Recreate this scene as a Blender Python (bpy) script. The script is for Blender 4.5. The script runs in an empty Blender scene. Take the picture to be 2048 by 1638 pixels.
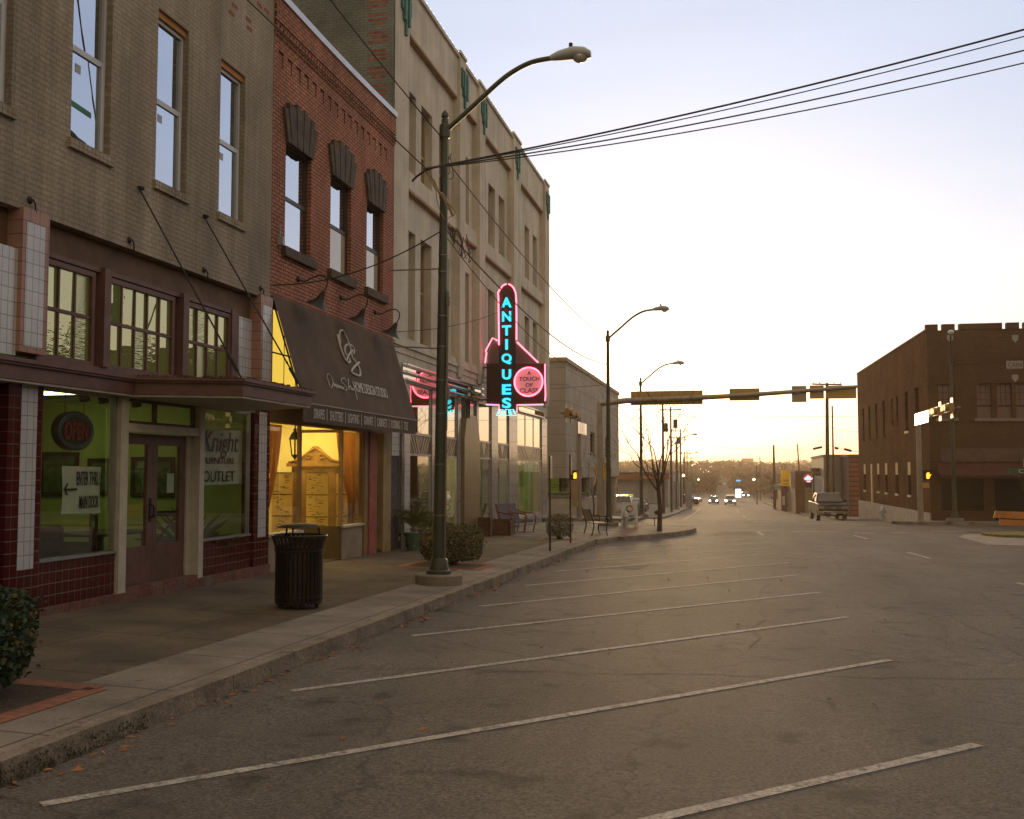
import bpy, bmesh, math, random
from mathutils import Vector, Matrix
random.seed(11)
S = bpy.context.scene
C = S.collection
R = math.radians
PI = math.pi

# ---------------------------------------------------------------- camera, sky, sun, exposure
FPX, CXP, CYP = 2050.0, 1024.0, 819.0        # focal length and centre in photo pixels
CAMZ = 1.9
PITCH, YAW = R(3.4615), R(12.3855)
cam_d = bpy.data.cameras.new('camera')
cam_d.sensor_width = 36.0
cam_d.lens = 36.0 * FPX / 2048.0
cam_d.clip_start, cam_d.clip_end = 0.1, 6000
cam = bpy.data.objects.new('camera', cam_d)
C.objects.link(cam)
cam.location = (0, 0, CAMZ)
cam.rotation_euler = (R(90) + PITCH, 0, YAW)
S.camera = cam

SUN_EL, SUN_AZ = R(2.6), R(-4.2)             # azimuth from +Y (street axis), positive to +X
sdir = Vector((math.sin(SUN_AZ) * math.cos(SUN_EL), math.cos(SUN_AZ) * math.cos(SUN_EL), math.sin(SUN_EL)))
sun_d = bpy.data.lights.new('sun', 'SUN')
sun_d.energy = 2.0
sun_d.angle = R(6.0)
sun_d.color = (1.0, 0.66, 0.30)
sun = bpy.data.objects.new('sun', sun_d)
C.objects.link(sun)
sun.rotation_euler = (-sdir).to_track_quat('-Z', 'Y').to_euler()

W = bpy.data.worlds.new('World')
S.world = W
W.use_nodes = True
nt = W.node_tree
nt.nodes.clear()
def wn(t, **kw):
    n = nt.nodes.new(t)
    for k, v in kw.items():
        setattr(n, k, v)
    return n
wout = wn('ShaderNodeOutputWorld')
sky = wn('ShaderNodeTexSky', sky_type='NISHITA', sun_disc=False, sun_elevation=SUN_EL, sun_rotation=SUN_AZ,
         air_density=1.0, dust_density=2.0, ozone_density=1.0)
bg1 = wn('ShaderNodeBackground'); bg1.inputs[1].default_value = 0.03
nt.links.new(sky.outputs[0], bg1.inputs[0])
# bright evening air: lavender overhead, white lower down, cream and gold at the horizon round the sun
geo = wn('ShaderNodeTexCoord')
sep = wn('ShaderNodeSeparateXYZ')
nt.links.new(geo.outputs['Generated'], sep.inputs[0])
ramp = wn('ShaderNodeValToRGB')
nt.links.new(sep.outputs['Z'], ramp.inputs[0])
cr = ramp.color_ramp
cr.interpolation = 'B_SPLINE'
for i, (p, c) in enumerate([(0.0, (0.62, 0.40, 0.18)), (0.035, (0.74, 0.62, 0.46)), (0.11, (0.60, 0.615, 0.64)), (0.25, (0.43, 0.49, 0.62)),
                            (0.44, (0.37, 0.455, 0.645)), (0.8, (0.50, 0.44, 0.39))]):
    e = cr.elements[i] if i < 2 else cr.elements.new(p)
    e.position = p
    e.color = (*c, 1)
dotn = wn('ShaderNodeVectorMath', operation='DOT_PRODUCT')
nt.links.new(geo.outputs['Generated'], dotn.inputs[0])
dotn.inputs[1].default_value = sdir
mx = wn('ShaderNodeMath', operation='MAXIMUM'); mx.inputs[1].default_value = 0
nt.links.new(dotn.outputs['Value'], mx.inputs[0])
# the half of the sky away from the sunset is dimmer and bluer
back = wn('ShaderNodeMapRange'); back.inputs[1].default_value = -.2; back.inputs[2].default_value = 0.75
nt.links.new(dotn.outputs['Value'], back.inputs[0])
bmix = wn('ShaderNodeMix', data_type='RGBA')
nt.links.new(back.outputs[0], bmix.inputs['Factor'])
bmix.inputs['A'].default_value = (0.56, 0.445, 0.31, 1)
nt.links.new(ramp.outputs[0], bmix.inputs['B'])
bg2 = wn('ShaderNodeBackground')
nt.links.new(bmix.outputs['Result'], bg2.inputs[0])
# faint streaks of thin high cloud
cmap = wn('ShaderNodeMapping'); cmap.inputs['Scale'].default_value = (1.2, 1.2, 7.0)
nt.links.new(geo.outputs['Generated'], cmap.inputs[0])
cnoise = wn('ShaderNodeTexNoise'); cnoise.inputs['Scale'].default_value = 2.2; cnoise.inputs['Detail'].default_value = 5
nt.links.new(cmap.outputs[0], cnoise.inputs['Vector'])
cmr = wn('ShaderNodeMapRange'); cmr.inputs[1].default_value = .35; cmr.inputs[2].default_value = .7; cmr.inputs[3].default_value = .965; cmr.inputs[4].default_value = 1.05
nt.links.new(cnoise.outputs[0], cmr.inputs[0])
nt.links.new(cmr.outputs[0], bg2.inputs[1])
def glow(power, col, strength):
    p = wn('ShaderNodeMath', operation='POWER'); p.inputs[1].default_value = power
    nt.links.new(mx.outputs[0], p.inputs[0])
    m = wn('ShaderNodeMath', operation='MULTIPLY'); m.inputs[1].default_value = strength
    nt.links.new(p.outputs[0], m.inputs[0])
    b = wn('ShaderNodeBackground'); b.inputs[0].default_value = (*col, 1)
    nt.links.new(m.outputs[0], b.inputs[1])
    return b
adds = [bg1, bg2, glow(10, (0.90, 0.95, 1.0), 0.20), glow(36, (1.0, 0.86, 0.60), 0.26), glow(160, (1.0, 0.84, 0.56), 0.9)]
cur = adds[0]
for b in adds[1:]:
    a = wn('ShaderNodeAddShader')
    nt.links.new(cur.outputs[0], a.inputs[0]); nt.links.new(b.outputs[0], a.inputs[1])
    cur = a
nt.links.new(cur.outputs[0], wout.inputs[0])

S.view_settings.view_transform = 'Standard'
S.view_settings.look = 'None'
S.view_settings.exposure = 0.32
S.view_settings.gamma = 1.0
S.render.engine = 'CYCLES'
S.cycles.use_denoising = True
S.cycles.denoising_input_passes = 'RGB_ALBEDO_NORMAL'
S.cycles.denoising_prefilter = 'ACCURATE'
S.cycles.max_bounces = 8
S.cycles.transparent_max_bounces = 16
S.cycles.volume_bounces = 0
S.cycles.sample_clamp_indirect = 4.0
S.cycles.caustics_reflective = False
S.cycles.caustics_refractive = False

# ---------------------------------------------------------------- measuring: photo pixel -> metres on a known plane
def _ray(u, v):
    x, y = (u - CXP) / FPX, (CYP - v) / FPX
    c, s = math.cos(PITCH), math.sin(PITCH)
    a = (x, c - s * y, s + c * y)
    c, s = math.cos(YAW), math.sin(YAW)
    return Vector((c * a[0] - s * a[1], s * a[0] + c * a[1], a[2]))
CAMP = Vector((0, 0, CAMZ))
def at_x(u, v, X):
    r = _ray(u, v); return CAMP + r * (X / r.x)
def at_y(u, v, Y):
    r = _ray(u, v); return CAMP + r * (Y / r.y)

GP = [(-80, .7), (0, 0), (60, -.85), (76, -1.65), (110, -2.6), (200, -4.3), (300, -5.2), (420, -4.6), (620, 0), (900, 3.5), (1200, 7), (2500, 8)]
def g(y):
    for (a, za), (b, zb) in zip(GP, GP[1:]):
        if y <= b:
            return za + (zb - za) * (y - a) / (b - a)
    return GP[-1][1]
KERB, XF = -4.55, -8.5
def sw(x, y):      # sidewalk top
    t = max(0.0, min(1.0, (KERB - x) / 3.95))
    return g(y) + 0.15 + 0.13 * t

# ---------------------------------------------------------------- materials
MATS = {}
def _mk(name):
    m = bpy.data.materials.new(name); m.use_nodes = True
    n = m.node_tree; n.nodes.clear()
    o = n.nodes.new('ShaderNodeOutputMaterial')
    b = n.nodes.new('ShaderNodeBsdfPrincipled')
    n.links.new(b.outputs[0], o.inputs[0])
    return m, n, b, o
def _noise(n, vec, scale, detail=4, rough=.6):
    t = n.nodes.new('ShaderNodeTexNoise')
    t.inputs['Scale'].default_value = scale; t.inputs['Detail'].default_value = detail; t.inputs['Roughness'].default_value = rough
    n.links.new(vec, t.inputs['Vector'])
    return t
def _mul(n, col_sock, fac_sock, lo, hi):
    mr = n.nodes.new('ShaderNodeMapRange')
    mr.inputs[1].default_value = .3; mr.inputs[2].default_value = .7
    mr.inputs[3].default_value = lo; mr.inputs[4].default_value = hi
    n.links.new(fac_sock, mr.inputs[0])
    v = n.nodes.new('ShaderNodeVectorMath'); v.operation = 'SCALE'
    n.links.new(col_sock, v.inputs[0]); n.links.new(mr.outputs[0], v.inputs['Scale'])
    return v.outputs[0]
def mat(name, col, rough=.7, metal=0.0, var=.12, scale=2.5, fine=0.0, fscale=60, bump=0.0, bscale=50, spec=.4, emit=None, es=0.0, col2=None, c2scale=1.5, c2lo=.55, c2hi=.65, coat=0, streak=0):
    if name in MATS: return MATS[name]
    m, n, b, o = _mk(name)
    tc = n.nodes.new('ShaderNodeTexCoord').outputs['Object']
    rgb = n.nodes.new('ShaderNodeRGB'); rgb.outputs[0].default_value = (*col, 1)
    cs = rgb.outputs[0]
    if col2:
        t = _noise(n, tc, c2scale, 5)
        mr = n.nodes.new('ShaderNodeMapRange'); mr.inputs[1].default_value = c2lo; mr.inputs[2].default_value = c2hi
        n.links.new(t.outputs[0], mr.inputs[0])
        mix = n.nodes.new('ShaderNodeMix'); mix.data_type = 'RGBA'
        n.links.new(mr.outputs[0], mix.inputs['Factor']); n.links.new(cs, mix.inputs['A']); mix.inputs['B'].default_value = (*col2, 1)
        cs = mix.outputs['Result']
    if var: cs = _mul(n, cs, _noise(n, tc, scale).outputs[0], 1 - var, 1 + var)
    if fine: cs = _mul(n, cs, _noise(n, tc, fscale, 3).outputs[0], 1 - fine, 1 + fine)
    if streak: cs = _streak(n, tc, cs, 1 - streak, 1 + streak * .5)
    n.links.new(cs, b.inputs['Base Color'])
    b.inputs['Roughness'].default_value = rough; b.inputs['Metallic'].default_value = metal
    b.inputs['Specular IOR Level'].default_value = spec
    if coat: b.inputs['Coat Weight'].default_value = coat; b.inputs['Coat Roughness'].default_value = .05
    if var and rough > .25:
        mr = n.nodes.new('ShaderNodeMapRange'); mr.inputs[3].default_value = rough * .85; mr.inputs[4].default_value = min(1, rough * 1.12)
        n.links.new(_noise(n, tc, scale * 3).outputs[0], mr.inputs[0]); n.links.new(mr.outputs[0], b.inputs['Roughness'])
    if bump:
        bp = n.nodes.new('ShaderNodeBump'); bp.inputs['Strength'].default_value = bump; bp.inputs['Distance'].default_value = .02
        n.links.new(_noise(n, tc, bscale, 4).outputs[0], bp.inputs['Height']); n.links.new(bp.outputs[0], b.inputs['Normal'])
    if emit:
        b.inputs['Emission Color'].default_value = (*emit, 1); b.inputs['Emission Strength'].default_value = es
    MATS[name] = m
    return m
def _streak(n, tc, cs, lo=.80, hi=1.10):     # rain streaks and soot running down a wall
    mp = n.nodes.new('ShaderNodeMapping'); mp.inputs['Scale'].default_value = (1.6, 1.6, .14); n.links.new(tc, mp.inputs[0])
    return _mul(n, cs, _noise(n, mp.outputs[0], 1.4, 6, .65).outputs[0], lo, hi)
def brick(name, c1, c2, mortar, axis='x', bw=.215, rh=.075, ms=.010, var=.25, bump=.5, rough=.85, offset=.5, spec=.25, grime=None, fscale=30, fine=.12, scale=.6, streak=0, spots=0):
    if name in MATS: return MATS[name]
    m, n, b, o = _mk(name)
    tc = n.nodes.new('ShaderNodeTexCoord').outputs['Object']
    sp = n.nodes.new('ShaderNodeSeparateXYZ'); n.links.new(tc, sp.inputs[0])
    cb = n.nodes.new('ShaderNodeCombineXYZ')
    a, c = {'x': ('Y', 'Z'), 'y': ('X', 'Z'), 'z': ('X', 'Y'), 'w': ('Y', 'X')}[axis]
    n.links.new(sp.outputs[a], cb.inputs[0]); n.links.new(sp.outputs[c], cb.inputs[1])
    t = n.nodes.new('ShaderNodeTexBrick')
    t.offset = offset
    t.inputs['Scale'].default_value = 1; t.inputs['Brick Width'].default_value = bw; t.inputs['Row Height'].default_value = rh
    t.inputs['Mortar Size'].default_value = ms; t.inputs['Mortar Smooth'].default_value = .2
    t.inputs['Color1'].default_value = (*c1, 1); t.inputs['Color2'].default_value = (*c2, 1); t.inputs['Mortar'].default_value = (*mortar, 1)
    n.links.new(cb.outputs[0], t.inputs['Vector'])
    cs = t.outputs['Color']
    if grime:
        tn = _noise(n, tc, .7, 6)
        mr = n.nodes.new('ShaderNodeMapRange'); mr.inputs[1].default_value = .48; mr.inputs[2].default_value = .72; mr.inputs[4].default_value = .75
        n.links.new(tn.outputs[0], mr.inputs[0])
        mix = n.nodes.new('ShaderNodeMix'); mix.data_type = 'RGBA'
        n.links.new(mr.outputs[0], mix.inputs['Factor']); n.links.new(cs, mix.inputs['A']); mix.inputs['B'].default_value = (*grime, 1)
        cs = mix.outputs['Result']
    if var: cs = _mul(n, cs, _noise(n, tc, scale, 6).outputs[0], 1 - var, 1 + var)
    if fine: cs = _mul(n, cs, _noise(n, tc, fscale, 3).outputs[0], 1 - fine, 1 + fine)
    if streak: cs = _streak(n, tc, cs, 1 - streak, 1 + streak * .5)
    if spots:
        sn = _noise(n, tc, 7, 2); sr = n.nodes.new('ShaderNodeMapRange'); sr.inputs[1].default_value = .66; sr.inputs[2].default_value = .70; sr.inputs[3].default_value = 1; sr.inputs[4].default_value = 1 - spots
        n.links.new(sn.outputs[0], sr.inputs[0]); sv = n.nodes.new('ShaderNodeVectorMath'); sv.operation = 'SCALE'
        n.links.new(cs, sv.inputs[0]); n.links.new(sr.outputs[0], sv.inputs['Scale']); cs = sv.outputs[0]
    n.links.new(cs, b.inputs['Base Color'])
    b.inputs['Roughness'].default_value = rough; b.inputs['Specular IOR Level'].default_value = spec
    if bump:
        inv = n.nodes.new('ShaderNodeMath'); inv.operation = 'SUBTRACT'; inv.inputs[0].default_value = 1
        n.links.new(t.outputs['Fac'], inv.inputs[1])
        ad = n.nodes.new('ShaderNodeMath'); ad.operation = 'ADD'
        sc = n.nodes.new('ShaderNodeMath'); sc.operation = 'MULTIPLY'; sc.inputs[1].default_value = .5 if rough > .4 else .0
        n.links.new(_noise(n, tc, 45, 4).outputs[0], sc.inputs[0])
        n.links.new(inv.outputs[0], ad.inputs[0]); n.links.new(sc.outputs[0], ad.inputs[1])
        bp = n.nodes.new('ShaderNodeBump'); bp.inputs['Strength'].default_value = bump; bp.inputs['Distance'].default_value = .012
        n.links.new(ad.outputs[0], bp.inputs['Height']); n.links.new(bp.outputs[0], b.inputs['Normal'])
    MATS[name] = m
    return m
def glass(name, tint=(1, 1, 1), refl=(1, 1, 1), base=.06, edge=.9, ripple=0.0, rscale=(20, 20, 20), rough=0.0, back=None, glow=None):
    """thin sheet: see-through (or a dark backing) mixed with a mirror that grows at grazing angles"""
    if name in MATS: return MATS[name]
    m = bpy.data.materials.new(name); m.use_nodes = True
    n = m.node_tree; n.nodes.clear()
    o = n.nodes.new('ShaderNodeOutputMaterial')
    if back:
        t = n.nodes.new('ShaderNodeBsdfDiffuse'); t.inputs[0].default_value = (*back, 1)
        if glow:      # lit from the room behind
            e = n.nodes.new('ShaderNodeEmission'); e.inputs[0].default_value = (*glow, 1); a = n.nodes.new('ShaderNodeAddShader'); n.links.new(t.outputs[0], a.inputs[0]); n.links.new(e.outputs[0], a.inputs[1]); t = a
    else:
        t = n.nodes.new('ShaderNodeBsdfTransparent'); t.inputs[0].default_value = (*tint, 1)
    gl = n.nodes.new('ShaderNodeBsdfGlossy'); gl.inputs[0].default_value = (*refl, 1); gl.inputs['Roughness'].default_value = rough
    lw = n.nodes.new('ShaderNodeLayerWeight'); lw.inputs[0].default_value = .5
    mr = n.nodes.new('ShaderNodeMapRange'); mr.inputs[3].default_value = base; mr.inputs[4].default_value = edge
    pw = n.nodes.new('ShaderNodeMath'); pw.operation = 'POWER'; pw.inputs[1].default_value = 2.2
    n.links.new(lw.outputs['Facing'], pw.inputs[0]); n.links.new(pw.outputs[0], mr.inputs[0])
    mx = n.nodes.new('ShaderNodeMixShader')
    n.links.new(mr.outputs[0], mx.inputs[0]); n.links.new(t.outputs[0], mx.inputs[1]); n.links.new(gl.outputs[0], mx.inputs[2])
    if ripple:
        tc = n.nodes.new('ShaderNodeTexCoord').outputs['Object']
        mp = n.nodes.new('ShaderNodeMapping'); mp.inputs['Scale'].default_value = rscale
        n.links.new(tc, mp.inputs[0])
        bp = n.nodes.new('ShaderNodeBump'); bp.inputs['Strength'].default_value = ripple; bp.inputs['Distance'].default_value = .01
        n.links.new(_noise(n, mp.outputs[0], 1, 2).outputs[0], bp.inputs['Height']); n.links.new(bp.outputs[0], gl.inputs['Normal'])
    n.links.new(mx.outputs[0], o.inputs[0])
    MATS[name] = m
    return m
def emis(name, col, s):
    if name in MATS: return MATS[name]
    m = bpy.data.materials.new(name); m.use_nodes = True
    n = m.node_tree; n.nodes.clear()
    o = n.nodes.new('ShaderNodeOutputMaterial'); e = n.nodes.new('ShaderNodeEmission')
    e.inputs[0].default_value = (*col, 1); e.inputs[1].default_value = s
    n.links.new(e.outputs[0], o.inputs[0])
    MATS[name] = m
    return m

# ---------------------------------------------------------------- mesh builder
def chain(o):
    m = Matrix.Identity(4)
    while o:
        m = o.matrix_basis @ m
        o = o.parent
    return m
class MB:
    def __init__(s): s.v = []; s.f = []
    def poly(s, pts):
        i = len(s.v); s.v += [Vector(p) for p in pts]; s.f.append(tuple(range(i, i + len(pts)))); return s
    def hexa(s, p):         # 8 corners: bottom 4 ccw, top 4
        i = len(s.v); s.v += [Vector(q) for q in p]
        for f in ((3, 2, 1, 0), (4, 5, 6, 7), (0, 1, 5, 4), (1, 2, 6, 5), (2, 3, 7, 6), (3, 0, 4, 7)): s.f.append(tuple(i + k for k in f))
        return s
    def box(s, x0, x1, y0, y1, z0, z1):
        return s.hexa([(x0, y0, z0), (x1, y0, z0), (x1, y1, z0), (x0, y1, z0), (x0, y0, z1), (x1, y0, z1), (x1, y1, z1), (x0, y1, z1)])
    def bar(s, a, b, w, h, up=(0, 0, 1)):       # rectangular bar from a to b
        a, b = Vector(a), Vector(b); d = (b - a).normalized(); u = Vector(up)
        if abs(d.dot(u)) > .98: u = Vector((0, 1, 0))
        r = d.cross(u).normalized(); u = r.cross(d)
        p = []
        for e in (a, b):
            p.append([e - r * w / 2 - u * h / 2, e + r * w / 2 - u * h / 2, e + r * w / 2 + u * h / 2, e - r * w / 2 + u * h / 2])
        return s.hexa(p[0] + p[1])
    def prism(s, pts, d):     # planar outline pushed along vector d
        d = Vector(d); n = len(pts); i = len(s.v)
        s.v += [Vector(p) for p in pts] + [Vector(p) + d for p in pts]
        s.f.append(tuple(range(i, i + n))); s.f.append(tuple(range(i + 2 * n - 1, i + n - 1, -1)))
        for k in range(n): s.f.append((i + k, i + (k + 1) % n, i + n + (k + 1) % n, i + n + k))
        return s
    def tube(s, path, r, n=8, closed=False):
        path = [Vector(p) for p in path]; L = len(path)
        rs = r if isinstance(r, (list, tuple)) else [r] * L
        i0 = len(s.v); prevu = None
        for k, p in enumerate(path):
            if closed: d = path[(k + 1) % L] - path[k - 1]
            else: d = path[min(k + 1, L - 1)] - path[max(k - 1, 0)]
            d = d.normalized() if d.length > 1e-9 else Vector((0, 0, 1))
            if prevu is None:
                prevu = Vector((0, 0, 1)) if abs(d.z) < .9 else Vector((1, 0, 0))
            u = (prevu - d * prevu.dot(d))
            u = u.normalized() if u.length > 1e-6 else d.orthogonal().normalized()
            prevu = u; w = d.cross(u)
            for j in range(n):
                a = 2 * PI * j / n
                s.v.append(p + (u * math.cos(a) + w * math.sin(a)) * rs[k])
        for k in range(L if closed else L - 1):
            k2 = (k + 1) % L
            for j in range(n):
                s.f.append((i0 + k * n + j, i0 + k * n + (j + 1) % n, i0 + k2 * n + (j + 1) % n, i0 + k2 * n + j))
        if not closed:
            s.f.append(tuple(i0 + j for j in range(n))[::-1]); s.f.append(tuple(i0 + (L - 1) * n + j for j in range(n)))
        return s
    def cyl(s, a, b, r0, r1=None, n=12): return s.tube([a, b], [r0, r0 if r1 is None else r1], n)
    def lathe(s, prof, c=(0, 0, 0), n=20, ax='z'):
        c = Vector(c); i = len(s.v); L = len(prof)
        for r, z in prof:
            for j in range(n):
                a = 2 * PI * j / n
                p = {'z': (r * math.cos(a), r * math.sin(a), z), 'x': (z, r * math.cos(a), r * math.sin(a)), 'y': (r * math.cos(a), z, r * math.sin(a))}[ax]
                s.v.append(c + Vector(p))
        for k in range(L - 1):
            for j in range(n):
                s.f.append((i + k * n + j, i + k * n + (j + 1) % n, i + (k + 1) * n + (j + 1) % n, i + (k + 1) * n + j))
        s.f.append(tuple(i + j for j in range(n))[::-1]); s.f.append(tuple(i + (L - 1) * n + j for j in range(n)))
        return s
    def ball(s, c, rx, ry=None, rz=None, n=12, m=8):
        ry = ry or rx; rz = rz or rx; c = Vector(c); i = len(s.v)
        for k in range(m + 1):
            t = PI * k / m
            for j in range(n):
                a = 2 * PI * j / n
                s.v.append(c + Vector((rx * math.sin(t) * math.cos(a), ry * math.sin(t) * math.sin(a), rz * math.cos(t))))
        for k in range(m):
            for j in range(n): s.f.append((i + k * n + j, i + k * n + (j + 1) % n, i + (k + 1) * n + (j + 1) % n, i + (k + 1) * n + j))
        return s
    def build(s, name, m, parent=None, smooth=False, bevel=0.0, world=False, merge=False):
        me = bpy.data.meshes.new(name)
        vs = s.v
        if world and parent:
            inv = chain(parent).inverted(); vs = [inv @ v for v in vs]
        me.from_pydata([tuple(v) for v in vs], [], s.f)
        bm = bmesh.new(); bm.from_mesh(me)
        if merge: bmesh.ops.remove_doubles(bm, verts=bm.verts, dist=1e-5)
        bmesh.ops.recalc_face_normals(bm, faces=bm.faces)
        bm.to_mesh(me); bm.free()
        if smooth:
            me.polygons.foreach_set('use_smooth', [True] * len(me.polygons))
            me.update()
            try: me.set_sharp_from_angle(angle=R(40))
            except Exception: pass
        me.materials.append(m)
        o = bpy.data.objects.new(name, me); C.objects.link(o)
        if parent: o.parent = parent
        if bevel:
            b = o.modifiers.new('bevel', 'BEVEL'); b.width = bevel; b.segments = 2; b.limit_method = 'ANGLE'
        return o
def thing(name, label, cat, loc=(0, 0, 0), rz=0, group=None):
    o = bpy.data.objects.new(name, None); C.objects.link(o)
    o.location = loc; o.rotation_euler = (0, 0, rz); o.empty_display_size = .2
    o['label'] = label; o['category'] = cat
    if group: o['group'] = group
    return o
def tag(o, label, cat, group=None):
    o['label'] = label; o['category'] = cat
    if group: o['group'] = group
    return o
def struct(o): o['kind'] = 'structure'; return o
def stuff(o, label, cat): o['kind'] = 'stuff'; o['label'] = label; o['category'] = cat; return o
def dup(root, loc, rz=None, label=None, scale=None):
    r = root.copy(); C.objects.link(r); r.location = loc
    if rz is not None: r.rotation_euler = (0, 0, rz)
    if scale: r.scale = scale if isinstance(scale, tuple) else (scale,) * 3
    if label: r['label'] = label
    for ch in list(root.children):
        c = ch.copy(); C.objects.link(c); c.parent = r
        for d in list(ch.children):
            e = d.copy(); C.objects.link(e); e.parent = c
    return r
_tcache = {}
def lettering(mb, body, o, xd, yd, w, h, depth=.01, bold=0.0, shear=0.0):
    """text outline fitted into the rectangle o, o+xd*w, o+yd*h; thickness towards xd x yd"""
    key = (body, bold, shear)
    if key not in _tcache:
        cu = bpy.data.curves.new('t', 'FONT'); cu.body = body; cu.size = 1; cu.extrude = .5; cu.offset = bold; cu.shear = shear
        cu.resolution_u = 4
        ob = bpy.data.objects.new('t', cu); C.objects.link(ob)
        me = bpy.data.meshes.new_from_object(ob.evaluated_get(bpy.context.evaluated_depsgraph_get()))
        vs = [v.co.copy() for v in me.vertices]; fs = [tuple(p.vertices) for p in me.polygons]
        bpy.data.objects.remove(ob); bpy.data.curves.remove(cu); bpy.data.meshes.remove(me)
        x0, x1 = min(v.x for v in vs), max(v.x for v in vs); y0, y1 = min(v.y for v in vs), max(v.y for v in vs)
        _tcache[key] = ([((v.x - x0) / (x1 - x0), (v.y - y0) / (y1 - y0), v.z + .5) for v in vs], fs)
    vs, fs = _tcache[key]
    o, xd, yd = Vector(o), Vector(xd).normalized(), Vector(yd).normalized(); zd = xd.cross(yd)
    i = len(mb.v)
    mb.v += [o + xd * (a * w) + yd * (b * h) + zd * (c * depth) for a, b, c in vs]
    mb.f += [tuple(i + k for k in f) for f in fs]
    return mb
def holed(mb, X, y0, y1, z0, z1, holes, depth, bottom=None):
    """wall face at x = X between y0..y1, z0..z1 with openings (ya, yb, za, zb) and reveals depth deep towards -x"""
    ys = sorted({y0, y1, *[h[0] for h in holes], *[h[1] for h in holes]}); zs = sorted({z0, z1, *[h[2] for h in holes], *[h[3] for h in holes]})
    ys = [y for y in ys if y0 <= y <= y1]; zs = [z for z in zs if z0 <= z <= z1]
    for a, b in zip(ys, ys[1:]):
        for c, d in zip(zs, zs[1:]):
            if not any(h[0] <= (a + b) / 2 <= h[1] and h[2] <= (c + d) / 2 <= h[3] for h in holes):
                mb.poly([(X, a, c), (X, b, c), (X, b, d), (X, a, d)])
    for a, b, c, d in holes:
        k = X - depth
        mb.poly([(X, a, c), (k, a, c), (k, a, d), (X, a, d)]); mb.poly([(X, b, c), (X, b, d), (k, b, d), (k, b, c)])
        mb.poly([(X, a, d), (k, a, d), (k, b, d), (X, b, d)]); mb.poly([(X, a, c), (X, b, c), (k, b, c), (k, a, c)])
    return mb
def fr(mb, X, a, b, c, d, w, t):     # rectangular frame in a plane x = X..X+t
    mb.box(X, X + t, a, b, c, c + w); mb.box(X, X + t, a, b, d - w, d)
    mb.box(X, X + t, a, a + w, c + w, d - w); mb.box(X, X + t, b - w, b, c + w, d - w)
    return mb
# ---------------------------------------------------------------- the setting: ground, roads, pavements, markings, hills
def sh(y): return -.018 * max(0, y - 60)      # beyond the crossing the street bends a little to the left
def sheet(mb, xs, y0, y1, zf, step=4.0, bend=False):
    ys = sorted({y0, y1, *[y for y, _ in GP if y0 < y < y1]})
    fine = [ys[0]]
    for a, b in zip(ys, ys[1:]):
        k = max(1, int((b - a) / step)); fine += [a + (b - a) * (i + 1) / k for i in range(k)]
    i = len(mb.v)
    for y in fine:
        for x in xs: mb.v.append(Vector((x + (sh(y) if bend else 0), y, zf(x, y))))
    n = len(xs)
    for r in range(len(fine) - 1):
        for c in range(n - 1):
            mb.f.append((i + r * n + c, i + r * n + c + 1, i + (r + 1) * n + c + 1, i + (r + 1) * n + c))
    return mb
def hillnoise(x, y):
    if y < 500: return 0
    t = min(1, (y - 500) / 400)
    return t * (2.2 * math.sin(x * .011 + 1.3) + 1.6 * math.sin(x * .031 + y * .004) + 1.1 * math.sin(x * .07 + 2))
m_soil = mat('soil_grass', (.055, .046, .02), .95, var=.3, scale=.3, col2=(.04, .042, .016), c2scale=.15)
gm = MB()
xs = [-2600, -1500, -900, -600, -400, -300, -240, -200, -160, -120, -90, -60, -40, -30, -20, -12, -6, 0, 6, 12, 20, 30, 40, 60, 90, 120, 160, 200, 240, 300, 400, 600, 900, 1500, 2600]
sheet(gm, xs, -80, 2500, lambda x, y: g(y) - .05 + hillnoise(x, y), 25)
struct(gm.build('ground', m_soil, smooth=True))

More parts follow.
